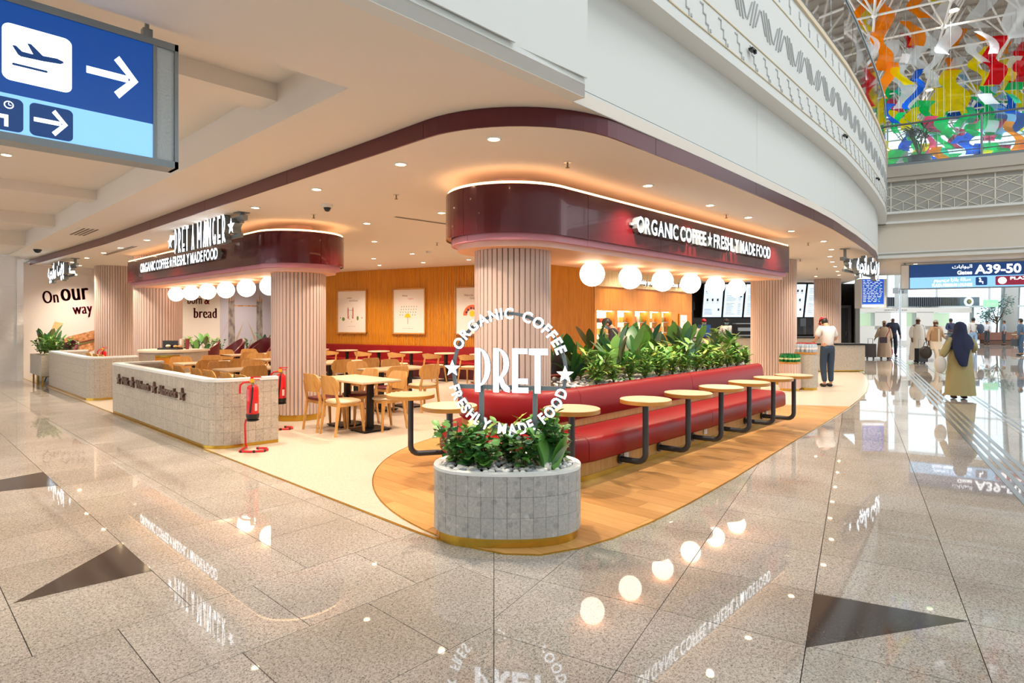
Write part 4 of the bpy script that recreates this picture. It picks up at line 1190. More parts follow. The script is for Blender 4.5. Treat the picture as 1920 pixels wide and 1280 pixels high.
# ------------------------------------------------------------------ mural print on the left wall (plane y = 21.2, facing the camera)
M = planeM((0, 21.195, 0), (1, 0))
MU = thing('wall_mural', 'large printed mural with slogans, sandwich and bread bridge', 'mural', (0, 0, 0))
INK = [mat('mural_burgundy', '#7a2030', 0.7), mat('mural_pink', '#cf4d68', 0.7), mat('mural_dark', '#3e2026', 0.7), mat('mural_crust', '#c98a5a', 0.7), mat('mural_fill', '#7b3a34', 0.7), mat('mural_leaf', '#6f7a3c', 0.7), mat('mural_cream', '#e3c48d', 0.7), mat('mural_tower', '#8e8688', 0.7), mat('mural_stone', '#b7a899', 0.7), mat('mural_sky', '#c3c3d8', 0.7)]
_v = coords(INK[3]); base(INK[3], ramp(INK[3], noise(INK[3], _v, 14, 4), [(0.3, '#9c6038'), (0.5, '#c98a5a'), (0.7, '#dfb78a')]))
_v = coords(INK[7], (1, 1, 0.5)); base(INK[7], ramp(INK[7], noise(INK[7], _v, 9, 3), [(0.35, '#6d666a'), (0.6, '#a19a9a')]))
d = MB()
def mpart(nm):
    global d
    d.build(nm, INK, MU).matrix_basis = M; d = MB()
serif(d, 'On', 3.41, 2.10, 0.36, 0.34, 0, 0, 0.1); mpart('slogan_on'); serif(d, 'our', 3.98, 2.19, 0.54, 0.64, 0, 0, 0.1); mpart('slogan_our'); serif(d, 'way', 4.16, 1.80, 0.33, 0.46, 1, 0, 0.1); mpart('slogan_way')
flat(d, [(3.42, 1.38), (3.62, 1.34), (3.69, 1.52), (3.49, 1.58)], 6, 0.001); flat(d, R4(3.62, 1.18, 3.628, 1.36), 8, 0.0005); mpart('paper_flag_print')
crust = [(3.55, 0.92), (3.62, 1.0), (3.8, 1.14), (4.1, 1.22), (4.6, 1.36), (4.6, 1.10), (4.1, 0.98), (3.8, 0.90), (3.6, 0.86)]
flat(d, crust, 3, 0.001); flat(d, [(3.75, 0.90), (4.1, 0.99), (4.6, 1.11), (4.6, 1.00), (4.1, 0.86), (3.9, 0.84)], 4, 0.0015)
flat(d, [(3.9, 0.90), (4.2, 0.96), (4.6, 1.06), (4.6, 1.03), (4.2, 0.92), (3.95, 0.87)], 5, 0.002)
flat(d, [(4.0, 0.84), (4.3, 0.93), (4.6, 1.01), (4.6, 0.80), (4.25, 0.66), (4.05, 0.72)], 3, 0.0022)
mpart('sandwich_print')
serif(d, 'Freshly', 5.60, 2.28, 0.19, 0.58, 0); serif(d, 'food', 5.62, 1.98, 0.19, 0.32, 0); mpart('slogan_fresh')
for c, x in (('P', 5.42), ('R', 5.50), ('E', 5.585), ('T', 5.655)):
    for qd in deco(c, 0.10)[0]: flat(d, [(x+p[0]*0.17, 1.12+p[1]*0.30) for p in qd], 2)
mpart('wordmark'); put_text(d, 'opening soon', 5.62, 0.86, 0.08, 0.5, 1); mpart('notice_print')
serif(d, 'London', 7.42, 2.52, 0.32, 0.88, 0); serif(d, 'born', 7.22, 2.15, 0.30, 0.43, 0); serif(d, '&', 7.60, 2.15, 0.28, 0.15, 1); serif(d, 'bread', 7.55, 1.69, 0.34, 0.70, 0); mpart('slogan_bread')
flat(d, R4(8.02, 0.3, 11.5, 3.0), 9, -0.0004)
for x in (8.39, 9.36):
    flat(d, [(x-0.10, 0.3), (x+0.14, 0.3), (x+0.11, 2.28), (x-0.09, 2.28)], 7, 0.001)
    for qx in (-0.06, 0.02, 0.09): flat(d, [(x+qx-0.025, 2.28), (x+qx+0.025, 2.28), (x+qx, 2.62 if qx == 0.02 else 2.45)], 3, 0.001)
    flat(d, R4(x-0.16, 0.3, x+0.2, 0.75), 8, 0.002)
flat(d, R4(8.48, 2.10, 9.28, 2.14), 3, 0.001)
flat(d, [(8.55, 0.75), (8.55, 1.0), (8.83, 1.6)], 8, 0.001); flat(d, [(9.24, 0.75), (9.24, 1.0), (8.95, 1.6)], 8, 0.001)
for k in range(10):
    x0, x1 = 8.30-0.05*k, 8.30-0.05*(k+1); z0, z1 = 1.6-0.13*k+0.004*k*k, 1.6-0.13*(k+1)+0.004*(k+1)**2
    flat(d, [(x0, z0), (x0, z0+0.015), (x1, z1+0.015), (x1, z1)], 3, 0.001)
    flat(d, [(17.77-x0, z0), (17.77-x0, z0+0.015), (17.77-x1, z1+0.015), (17.77-x1, z1)], 3, 0.001)
mpart('bridge_print')

# ------------------------------------------------------------------ fire extinguishers on tube stands
def extinguisher(lab1, lab2, x, y, rot):
    s = thing('extinguisher_stand', lab1, 'stand', (x, y, 0), rot, 'red tube extinguisher stands')
    r = 0.013
    loop = [(-0.13, 0.16, 0.02), (-0.135, -0.02, 0.02), (-0.12, -0.10, 0.02), (0.02, -0.13, 0.02), (0.16, -0.10, 0.02), (0.19, -0.03, 0.02), (0.15, 0.06, 0.02), (0.02, 0.07, 0.02)]
    MB().tube(loop, r, 8).build('floor_loop', M_FIRE, s, True)
    MB().tube([(-0.13, 0.16, 0.02), (-0.135, 0.14, 0.06), (-0.135, 0.12, 0.31), (-0.12, 0.11, 0.365), (-0.08, 0.08, 0.378), (0.0, 0.06, 0.378)], r, 8).build('tube_post', M_FIRE, s, True)
    for p in ((-0.1, -0.105, 0.02), (0.06, -0.125, 0.02), (0.17, -0.08, 0.02), (0.04, 0.07, 0.02)): MB().ball(p, 0.018, 8, 6).build('rubber_foot', M_BLKP, s, True)
    MB().lathe([(0.055, 0.368), (0.075, 0.376), (0.075, 0.388)], 16).build('cradle', M_BLKP, s)
    e = thing('fire_extinguisher', lab2, 'extinguisher', (x, y, 0.39), rot, 'red fire extinguishers'); e.scale = (0.93, 0.93, 0.9)
    MB().lathe([(0.07, 0.06), (0.075, 0.09), (0.075, 0.245), (0.0765, 0.25), (0.0765, 0.262), (0.075, 0.267), (0.075, 0.40), (0.068, 0.44), (0.045, 0.468), (0.022, 0.478)], 24).build('cylinder', M_FIRE, e, 40)
    MB().lathe([(0.055, 0.0), (0.074, 0.012), (0.082, 0.05), (0.082, 0.075)], 20).build('base_skirt', M_BLKP, e, 40)
    vv = MB().lathe([(0.02, 0.478), (0.02, 0.52), (0.014, 0.53)], 12).build('valve', mat('valve_brass', '#b98f2e', 0.3, 0.8), e)
    MB().box((-0.01, 0, 0.555), (0.03, 0.03, 0.05)).box((0.045, 0, 0.575), (0.13, 0.018, 0.014)).box((0.04, 0, 0.54), (0.10, 0.02, 0.012)).build('handle', M_FIRE, vv)
    MB().box((0.0, -0.02, 0.53), (0.05, 0.02, 0.05)).build('safety_tag', M_YEL, vv)
    MB().tube([(0, 0, 0.505), (-0.06, 0.0, 0.507), (-0.12, 0.0, 0.50), (-0.158, 0, 0.47), (-0.165, 0, 0.42), (-0.165, 0, 0.35)], 0.014, 8).build('discharge_horn', M_FIRE, e, True)
    MB().tube([(0.02, -0.04, 0.49), (0.03, -0.078, 0.45), (0.02, -0.083, 0.3), (-0.005, -0.083, 0.1)], 0.011, 8).build('hose', M_BLKP, e, True)
    MB().add([(0.075*cos(a), -0.0757*sin(a), z) for z in (0.12, 0.22) for a in (0.35, 0.6, 0.85)], [(0, 1, 4, 3), (1, 2, 5, 4)]).build('instruction_label', M_PAPER, e)
extinguisher('red tube stand before the rounded corner of the lettered low wall', 'red extinguisher standing before the low wall corner', 3.17, 7.36, -0.75)
extinguisher('red tube stand half hidden between low wall and fluted column', 'red extinguisher behind the low wall, against the fluted column', 4.10, 8.55, -0.9)
extinguisher('red tube stand hidden behind the condiment counter', 'distant red extinguisher beside the condiment counter', 4.05, 18.4, -0.8)

# ------------------------------------------------------------------ condiment counter
cs = V(-7.78, 13.62)
CC = thing('condiment_counter', 'half-round terrazzo condiment counter with a wooden recess', 'counter', (cs.x, cs.y, 0), rz)
prof = arc(0, 0.1, 0.66, 180, 360, 26)
MB().prism(prof+[(0.66, 0.4), (-0.66, 0.4)], 0.05, 0.90).build('body', M_TERRW, CC, 30)
MB().prism(arc(0, 0.1, 0.69, 180, 360, 26)+[(0.69, 0.43), (-0.69, 0.43)], 0.90, 0.945).build('worktop', mat('cream_worktop', '#dccfba', 0.35), CC, 30)
P = offset(prof, -0.012); seg = [p for p in P if -0.04 < p[0] < 0.46]
MB().strip(seg, 0.42, 0.84, 0.02).build('wooden_panel', M_SLATW, CC, 30)
MB().strip(seg, 0.80, 0.845, 0.03, side=-0.012).build('brass_lip', M_BRASS, CC, 30)
t = thing('cutlery_tray', 'black stepped tray on the condiment counter', 'tray', (cs.x, cs.y, 0.945), rz)
MB().box((-0.02, 0.05, 0.10), (0.34, 0.03, 0.2)).build('back_panel', M_BLKP, t); MB().box((0.03, -0.05, 0.02), (0.46, 0.22, 0.04)).build('base', M_BLKP, t)
for k, (x, y, s, nm) in enumerate(((-0.06, -0.06, 0.06, 'paler pile nearest the column'), (0.10, -0.07, 0.05, 'middle pile'), (0.2, -0.07, 0.05, 'pile nearest the plants'))):
    o = MB().ball((0, 0, 0.6), 1, 12, 8, 0, (1, 0.6, 0.6)).build('sachet_pile', mat('sachet_tan' if k else 'sachet_white', '#c99a5b' if k else '#e3cdb0', 0.7), None, True, (cs.x+x*RX+0*y, cs.y+x*RY+y*0.7, 0.985), rz); o.scale = (s, s, s)
    tag(o, f'heap of sachets in the black tray, {nm}', 'sachets', 'sachet heaps in the black tray')
for k in range(2):
    o = MB().lathe([(0.032, 0), (0.045, 0.12)], 14).lathe([(0.046, 0.12), (0.047, 0.24)], 14).build('cup_stack', mat('paper_cup' if k == 0 else 'lid_maroon', '#e8e0d6' if k == 0 else '#7a2f36', 0.6), None, 40, (cs.x+(0.22+0.13*k)*RX+0.07, cs.y+(0.22+0.13*k)*RY+0.1, 0.945))
    tag(o, ('white paper cup stack behind the black tray', 'maroon lid stack beside the white paper cups')[k], 'cups')

# ------------------------------------------------------------------ maroon tub chairs
def tub(label, x, y, rot):
    t = thing('tub_chair', label, 'chair', (x, y, 0), rot, 'maroon tub chairs')
    MB().prism(oval(0.34, 0.33, 32, 3), 0.22, 0.42).build('seat', M_BURG, t, 40)
    p = arc(0, 0, 0.37, 170, 370, 20)
    m = MB(); n = len(p)
    for i, q in enumerate(p):
        k = abs(i-(n-1)/2)/((n-1)/2); zt = 1.08-0.42*k**1.6; o = (q[0]*1.14, q[1]*1.14)
        m.v += [(q[0]*0.92, q[1]*0.92, 0.22), (q[0], q[1], zt), (o[0]*1.02, o[1]*1.02, zt), (o[0]*0.95, o[1]*0.95, 0.2)]
    for i in range(n-1):
        for c in range(4): m.f.append([i*4+c, i*4+(c+1) % 4, (i+1)*4+(c+1) % 4, (i+1)*4+c]); m.m.append(0)
    m.f.append([3, 2, 1, 0]); m.m.append(0); e = (n-1)*4; m.f.append([e, e+1, e+2, e+3]); m.m.append(0)
    m.build('shell', M_BURG, t, 50)
    for a in (45, 135, 225, 315): MB().tube([(0.3*cos(radians(a)), 0.3*sin(radians(a)), 0), (0.22*cos(radians(a)), 0.22*sin(radians(a)), 0.23)], 0.013, 8).build('leg', M_BLACK, t)
q = V(-8.15, 17.2); tub('maroon tub chair nearest the planter trough by the bread mural', q.x, q.y, rz+2.4)
q = V(-7.75, 18.3); tub('maroon tub chair with its tall back to the bread mural, behind another', q.x, q.y, rz+2.9)
q = V(-7.4, 17.5); tub('maroon tub chair closest to the fluted column, before the bread mural', q.x, q.y, rz+2.6)
q = V(-7.8, 15.0); tub('maroon tub chair low behind the condiment counter', q.x, q.y, rz+2.0)
q = V(-11.9, 15.7); tub('maroon tub chair seen over the plain low wall among plants', q.x, q.y, rz+2.8)
# black rounded chair behind the bench plants
t = thing('black_shell_chair', 'black rounded chair back glimpsed between front column and plants', 'chair', (7.15, 5.75, 0), rz)
m = MB().ball((0, 0.0, 0.80), 0.24, 18, 12, 0, (0.9, 0.5, 1.5)); m.build('shell', M_BLKP, t, True)
for s in (-1, 1): MB().tube([(s*0.2, 0.1, 0), (s*0.12, 0, 0.5)], 0.015, 8).build('leg', M_BLACK, t)

# ------------------------------------------------------------------ ceiling fittings
dl = MB().lathe([(0.052, -0.004), (0.046, -0.010)], 20).mesh('lens', M_LAMP)
dr = MB(); 
for i in range(20):
    a, b = 2*pi*i/20, 2*pi*(i+1)/20
    dr.add([(r*cos(t), r*sin(t), z) for r, z in ((0.052, -0.012), (0.072, -0.006), (0.072, 0.0)) for t in (a, b)], [(0, 1, 3, 2), (2, 3, 5, 4)])
dr = dr.mesh('trim_ring', M_WHITE)
DL = [(3.6, 3.6)]+[(3.55, v) for v in (4.85, 6.5, 8.16, 9.75, 11.35, 12.94, 14.74, 16.1, 17.7, 19.3)]+[(u, 3.56) for u in (6.05, 7.65, 8.94, 10.8, 12.61)]+[(14.2, 3.85), (15.7, 4.29), (17.16, 4.63), (18.73, 4.98), (20.59, 5.41), (22.3, 5.81), (25.3, 6.94)]
DI = [(5.34, 8.19), (6.66, 9.95), (8.47, 11.13), (5.55, 6.61), (8.47, 12.69), (9.2, 15.6), (9.6, 14.1), (9.95, 12.6), (10.3, 11.2), (6.6, 12.6), (6.6, 15.2), (5.9, 17.8), (7.9, 18.5), (8.6, 7.2), (10.6, 6.6), (12.8, 6.9), (14.8, 7.3), (16.6, 7.2), (18.6, 8.2), (20.6, 9.0), (13.2, 8.1), (15.0, 8.1), (16.7, 8.1), (3.9, 20.3), (6.3, 19.9), (8.6, 20.0), (22.5, 6.6), (23.6, 8.0)]  # trailing entries are added lamps to brighten niche fascia, mural and kitchen door
lamp = bpy.data.lights.new('downlight_beam', 'SPOT'); lamp.energy = 225; lamp.color = (1.0, 0.81, 0.63); lamp.spot_size = radians(125); lamp.spot_blend = 0.9; lamp.shadow_soft_size = 0.05
def downlight(x, y, lab, grp, beam=True):
    t = thing('ceiling_downlight', lab, 'light', (x, y, 3.15), 0, grp)
    link('lens', dl, t); link('trim_ring', dr, t)
    if beam:
        o = bpy.data.objects.new('beam', lamp); o.parent = t; o.location = (0, 0, -0.03); COL.objects.link(o)
big = ['nearest the rounded corner of the wine band']
for k, (x, y) in enumerate(DL):
    if k == 0: l = 'ceiling downlight inside the rounded corner of the wine band'
    elif k <= 10: l = f'ceiling downlight number {k} along the dining front row, counted from the corner'.replace(f'number {k}', ('first', 'second', 'third', 'fourth', 'fifth', 'sixth', 'seventh', 'eighth', 'ninth', 'tenth')[k-1])
    else: l = f'ceiling downlight along the bench front row, {("first","second","third","fourth","fifth","sixth","seventh","eighth","ninth","tenth","eleventh","twelfth")[k-11]} from the corner'
    downlight(x, y, l, 'front row ceiling downlights')
for k, (w, p) in enumerate(((21.5, 1.5), (21.5, 4.5), (24.5, 1.5), (24.5, 4.5), (23.0, 7.5))):  # fittings added to brighten the soffit and space under the bridge
    q = HW(w, p); t = thing('ceiling_downlight', f'added bridge soffit downlight, {("first", "second", "third", "fourth", "fifth")[k]} of its kind above the gate sign', 'light', (q.x, q.y, 3.3), 0, 'added bridge downlights')
    link('lens', dl, t); link('trim_ring', dr, t); o = bpy.data.objects.new('beam', lamp); o.parent = t; o.location = (0, 0, -0.03); COL.objects.link(o)
for k, (x, y) in enumerate(((0.9, 6.6), (-0.6, 8.0), (1.1, 9.6), (0.4, 12.9), (-0.9, 12.9), (1.2, 16.2), (-0.8, 5.9))):  # mostly added fittings, brightening the corridor floor and soffit by bounce
    t = thing('ceiling_downlight', f'corridor fill downlight in the coffered soffit, {("first", "second", "third", "fourth", "fifth", "sixth", "seventh")[k]} of its kind from the flight sign', 'light', (x, y, 3.65), 0, 'corridor fill downlights')
    link('lens', dl, t); link('trim_ring', dr, t); o = bpy.data.objects.new('beam', lamp); o.parent = t; o.location = (0, 0, -0.03); COL.objects.link(o)
for k, (x, y) in enumerate(DI):
    nm = ('between column canopies', 'before the umbrella poster', 'over the second round banquette table', 'beside the entrance column', 'over the far banquette', 'washing the bridge poster', 'washing the timber wall between posters', 'washing the umbrella poster', 'washing the fruit arch poster', 'over the middle dining table', 'over the table by the tub chairs', 'behind the condiment column', 'before the bread mural', 'behind the bench plants', 'over the open floor behind the bench', 'before the first lit niche', 'before the third lit niche', 'before the last lit niche', 'over the queue by the counter', 'before the menu screens', 'added to wash the first lit niche', 'added to wash the pale fascia lettering', 'added to wash the notice end of the niche wall', 'added to wash the sandwich mural', 'added to wash the bread slogan', 'added to wash the bridge mural', 'added before the kitchen door', 'added over the order counter back')[k]
    downlight(x, y, f'warm interior ceiling downlight {nm}', 'interior ceiling downlights')
def sprinkler(x, y, lab):
    t = thing('sprinkler_head', lab, 'sprinkler', (x, y, 3.15), 0, 'ceiling sprinklers')
    MB().lathe([(0.038, -0.003), (0.038, 0.0)], 14).build('escutcheon', M_STEEL, t)
    MB().lathe([(0.008, -0.05), (0.008, 0)], 8).lathe([(0.02, -0.056), (0.02, -0.05)], 10).build('nozzle', mat('dull_brass', '#8b7355', 0.4, 0.6), t)
for x, y, l in ((4.64, 3.62, 'above the round bench tables by the corner'), (4.39, 6.09, 'between camera dome and bench canopy'), (4.38, 8.1, 'above the dining canopy end'), (8.51, 3.71, 'above the far bench tables'), (12.71, 3.87, 'beyond the bench canopy end'), (16.0, 5.06, 'above the bottle column'), (18.93, 5.52, 'toward the kitchen'), (7.65, 9.25, 'over the second dining table')):
    sprinkler(x, y, 'small ceiling sprinkler '+l)
t = thing('dome_camera', 'white ceiling dome camera between the two canopies', 'camera', (4.12, 7.26, 3.15))
MB().lathe([(0.06, -0.045), (0.075, -0.03), (0.075, 0)], 20).build('housing', M_WHITE, t, 40); MB().lathe([(0.002, -0.10), (0.03, -0.09), (0.045, -0.06), (0.048, -0.045)], 16).build('dome', M_BLKP, t, 50)
t = thing('dome_camera', 'black dome camera under the coffered soffit edge', 'camera', (2.62, 17.9, 3.3))
MB().lathe([(0.09, -0.012), (0.10, 0)], 20).build('plate', M_WHITE, t); MB().lathe([(0.002, -0.10), (0.05, -0.085), (0.08, -0.04), (0.085, -0.012)], 16).build('dome', M_BLKP, t, 50)
t = thing('smoke_detector', 'white smoke detector near the bench canopy end', 'detector', (8.43, 10.48, 3.15)); MB().lathe([(0.03, -0.055), (0.055, -0.045), (0.06, 0)], 18).build('body', M_WHITE, t, 40)
def slot(label, a, b, z, w=0.09, n=2, m=None):
    t = thing('air_diffuser', label, 'vent', (a[0], a[1], z)); L = hypot(b[0]-a[0], b[1]-a[1]); r = atan2(b[1]-a[1], b[0]-a[0])
    MB().box((L/2*cos(r), L/2*sin(r), -0.004), (L, w, 0.008), r).build('frame', m or M_CEIL, t)
    for k in range(n):
        o = (k-(n-1)/2)*w/n*0.8
        MB().box((L/2*cos(r)-o*sin(r), L/2*sin(r)+o*cos(r), -0.0095), (L-0.02, w/n*0.42, 0.005), r).build('slot', mat('slot_dark', '#6b6259', 0.8), t)
slot('long linear air slot in the ceiling behind the bench canopy', (5.27, 7.35), (7.4, 7.25), 3.15)
slot('long linear air slot before the far end of the dining canopy', (3.68, 16.6), (3.68, 14.2), 3.15, 0.14)
slot('four-slot air grille in the soffit beside the coffers', (2.72, 14.4), (2.72, 13.2), 3.3, 0.34, 4)
# ------------------------------------------------------------------ plants
def leafmat(name, a, b, rough=0.4):
    m = mat(name, a, rough, spec=0.45); base(m, ramp(m, objrand(m), [(0, a), (1, b)]))
    nodes(m)[2].inputs['Subsurface Weight'].default_value = 0.0
    return m
L_DARK = leafmat('leaf_dark', '#2f6a38', '#4c8446', 0.35)
L_MID = leafmat('leaf_mid', '#4f9340', '#80b254')
L_LIME = leafmat('leaf_lime', '#86ad45', '#b9c95a')
L_BLUE = leafmat('leaf_bluegreen', '#34655a', '#5a8370', 0.35)
L_OLIVE = leafmat('leaf_olive', '#4d5a34', '#75713f')
M_STEM = mat('stem_brown', '#5a5a33', 0.7)
def leafmesh(name, m, L, Wd, shape='oval', bend=0.25, fold=0.15, n=7):
    mb = MB()
    for i in range(n+1):
        t = i/n
        if shape == 'round': w = sqrt(max(0, 1-(2*t-1)**2))
        elif shape == 'lance': w = (sin(pi*min(1, t*0.96+0.04)))**0.9*(1-0.35*t)
        elif shape == 'lobed': w = (0.25+0.75*sin(pi*(0.15+0.8*t)))*(1.0 if i % 2 else 0.55) if i < n else 0.02
        elif shape == 'strap': w = min(1, 6*t+0.2)*(1-t**3)
        else: w = sin(pi*min(1, 0.06+0.94*t))**0.65
        w = max(0.02, w)*Wd/2
        y = L*t; z = -bend*L*t*t; c = fold*w
        y -= 0.25*bend*L*t*t
        mb.v += [(-w, y, z+c), (0, y, z), (w, y, z+c)]
    for i in range(n):
        a = 3*i; mb.f += [[a, a+1, a+4, a+3], [a+1, a+2, a+5, a+4]]; mb.m += [0, 0]
    return mb.mesh(name, m, 'all')
LEAF = {}
def lf(kind):
    if kind not in LEAF:
        LEAF[kind] = {
            'round': lambda: [leafmesh('leaf', L_MID, .062, .06, 'round', 0.1, 0.3, 5), leafmesh('leaf', L_DARK, .066, .062, 'round', 0.15, 0.3, 5), leafmesh('leaf', L_MID, .07, .066, 'round', 0.2, 0.25, 5)],
            'broad': lambda: [leafmesh('leaf', L_DARK, .40, .17, 'oval', 0.15), leafmesh('leaf', L_MID, .36, .165, 'oval', 0.08), leafmesh('leaf', L_BLUE, .40, .15, 'oval', 0.22), leafmesh('leaf', L_OLIVE, .34, .13, 'oval', 0.1)],
            'lance': lambda: [leafmesh('leaf', L_LIME, .19, .055, 'lance', 0.3), leafmesh('leaf', L_MID, .20, .06, 'lance', 0.4), leafmesh('leaf', L_MID, .17, .06, 'lance', 0.15), leafmesh('leaf', L_MID, .19, .06, 'lance', 0.25)],
            'lobed': lambda: [leafmesh('leaf', L_LIME, .24, .10, 'lobed', 0.25, 0.2, 11), leafmesh('leaf', L_MID, .26, .10, 'lobed', 0.35, 0.2, 11)],
            'strap': lambda: [leafmesh('leaf', L_DARK, .50, .055, 'strap', 0.5), leafmesh('leaf', L_BLUE, .46, .05, 'strap', 0.3)],
            'palm': lambda: [leafmesh('leaf', leafmat('leaf_palm', '#1c4038', '#2c5a4c'), .5, .075, 'lance', 0.5)],
        }[kind]()
    return LEAF[kind]
PR = random.Random(11)
def setleaf(me, t, pos, az, el, s, roll=0.0):
    o = link('leaf', me, t)
    o.matrix_basis = Matrix.Translation(pos) @ Matrix.Rotation(az, 4, 'Z') @ Matrix.Rotation(el, 4, 'X') @ Matrix.Rotation(roll, 4, 'Y') @ Matrix.Diagonal((s, s, s, 1))
def plant(kind, loc, h, label, group, dens=1.0):
    t = thing('potted_plant' if kind != 'palm' else 'palm_plant', label, 'plant', loc, 0, group)
    st = MB(); R = PR
    if kind == 'round':
        for k in range(int(8*dens)):
            a = R.uniform(0, 6.28); l = h*R.uniform(0.7, 1.05); tip = Vector((cos(a)*l*R.uniform(0.15, 0.55), sin(a)*l*R.uniform(0.15, 0.55), l))
            st.tube([(0, 0, 0), tip*0.5+Vector((0, 0, 0.03)), tip], 0.004, 5)
            for j in range(9):
                f = 0.22+0.78*j/8; p = tip*f+Vector((R.uniform(-.02, .02), R.uniform(-.02, .02), 0)); setleaf(R.choice(lf('round')), t, p, R.uniform(0, 6.28), R.uniform(-0.2, 0.9), R.uniform(0.75, 1.15), R.uniform(-.4, .4))
    elif kind in ('broad', 'strap'):
        for k in range(int((7 if kind == 'broad' else 9)*dens)):
            a = R.uniform(0, 6.28); f = R.uniform(0.5, 1.0); el = R.uniform(0.95, 1.5)
            z = max(0.02, h*f-0.30); p = Vector((cos(a+pi/2)*0.05*f*2, sin(a+pi/2)*0.05*f*2, z)) if kind == 'broad' else Vector((0, 0, 0.02))
            st.tube([(0, 0, 0), p], 0.006, 5); s = h/0.62*R.uniform(0.8, 1.15) if kind == 'strap' else R.uniform(0.75, 1.1)
            setleaf(R.choice(lf(kind)), t, p, a, el, s, R.uniform(-.5, .5))
    elif kind == 'lance':
        for k in range(int(7*dens)):
            a = R.uniform(0, 6.28); l = h*R.uniform(0.6, 1.0); tip = Vector((cos(a)*l*R.uniform(0.1, 0.5), sin(a)*l*R.uniform(0.1, 0.5), l))
            st.tube([(0, 0, 0), tip*0.6+Vector((0, 0, 0.03)), tip], 0.004, 5)
            for j in range(9):
                f = 0.25+0.75*j/8; setleaf(R.choice(lf('lance')), t, tip*f, a+2.4*j, R.uniform(0.1, 0.9), R.uniform(0.8, 1.25)*h/0.45, R.uniform(-.3, .3))
    elif kind == 'lobed':
        for k in range(int(11*dens)):
            a = R.uniform(0, 6.28); f = R.uniform(0.2, 1); p = Vector((0, 0, h*0.5*f)); setleaf(R.choice(lf('lobed')), t, p, a, R.uniform(0.4, 1.35), h/0.45*R.uniform(0.75, 1.1), R.uniform(-.3, .3))
        st.tube([(0, 0, 0), (0, 0, h*0.55)], 0.008, 6)
    elif kind == 'palm':
        for k in range(int(9*dens)):
            a = R.uniform(0, 6.28); l = h*R.uniform(0.5, 0.95); tip = Vector((cos(a)*l*0.35, sin(a)*l*0.35, l)); st.tube([(0, 0, 0), tip], 0.012, 5)
            for j in range(8): setleaf(lf('palm')[0], t, tip, a+j*0.8, R.uniform(-0.1, 1.0), R.uniform(0.7, 1.0)*h/1.1)
    if st.v: st.build('stem', M_STEM, t)
    return t
EP = [('round', -0.40, 0.02, 0.32, 'round-leaved shrub at the FRESHLY end of the entrance planter'), ('round', -0.16, -0.17, 0.25, 'low round-leaved shrub at the front left of the oval planter pebbles'.replace('left ', '')),
      ('round', 0.02, 0.02, 0.24, 'round-leaved shrub in the middle of the entrance planter'), ('round', 0.13, -0.17, 0.30, 'round-leaved shrub at the front of the planter under MADE'), ('round', 0.42, 0.03, 0.34, 'largest round-leaved shrub at the bench end of the entrance planter'),
      ('round', 0.30, 0.12, 0.38, 'round-leaved shrub behind the sign upright nearest the bench'), ('lobed', -0.27, 0.10, 0.42, 'lobed yellow-green plant behind the FRESHLY letters'), ('lobed', 0.0, 0.14, 0.52, 'tall lobed plant rising inside the round sign'), ('lobed', 0.22, 0.14, 0.44, 'lobed plant behind the last letters of MADE'),
      ('broad', 0.30, -0.12, 0.34, 'broad upright leaves at the front of the planter toward the bench'), ('lance', -0.22, -0.02, 0.32, 'narrow-leaved plant under the letters SHLY'), ('round', -0.30, -0.08, 0.22, 'small round-leaved shrub beside the narrow-leaved one')]
for kd, a, b, h, l in EP:
    p = c0+Vector((RX, RY, 0))*a+Vector((FX, FY, 0))*b
    plant(kd, (p.x, p.y, 0.50), h, l, 'plants in the entrance planter', 1.35 if kd != 'broad' else 0.9)
BPX = []
BPk = ['strap', 'lance', 'lobed', 'broad', 'lance', 'broad', 'lobed', 'lance', 'broad', 'lance', 'broad', 'lobed', 'broad', 'lance', 'lance', 'broad', 'lobed', 'lance', 'broad', 'lance', 'lobed', 'broad', 'lance', 'lance', 'lobed', 'broad']
desc = {'strap': 'arching strap-leaved plant', 'lance': 'bright narrow-leaved plant', 'lobed': 'yellow-green lobed plant', 'broad': 'tall dark broad-leaved plant'}
words_ = ('first', 'second', 'third', 'fourth', 'fifth', 'sixth', 'seventh', 'eighth', 'ninth', 'tenth', 'eleventh', 'twelfth', 'thirteenth')
for k, kd in enumerate(BPk):
    x = 5.82+k*0.173; y = 4.20 if k % 2 else 4.60
    h = {'strap': 0.72, 'lance': 0.42, 'lobed': 0.48, 'broad': 0.70}[kd]*PR.uniform(0.95, 1.15)
    plant(kd, (x+(0.2 if k == 0 else 0), y, 0.83), h, f'{desc[kd]} in the bench planter, {words_[k//2]} of the {"front" if k % 2 else "rear"} row from the column', 'plants behind the bench', 1.4)
for k in range(13):
    plant('lance', (5.75+k*0.36, 4.06, 0.83), 0.28*PR.uniform(0.9, 1.15), f'low narrow-leaved plant right behind the bench back, {words_[k]} from the column', 'plants behind the bench', 1.3)
for k in range(9):
    plant('broad', (5.8+k*0.5, 4.85, 0.83), 0.74*PR.uniform(0.92, 1.1), f'tallest broad-leaved plant along the back of the bench planter, {words_[k]} from the column', 'plants behind the bench', 1.1)
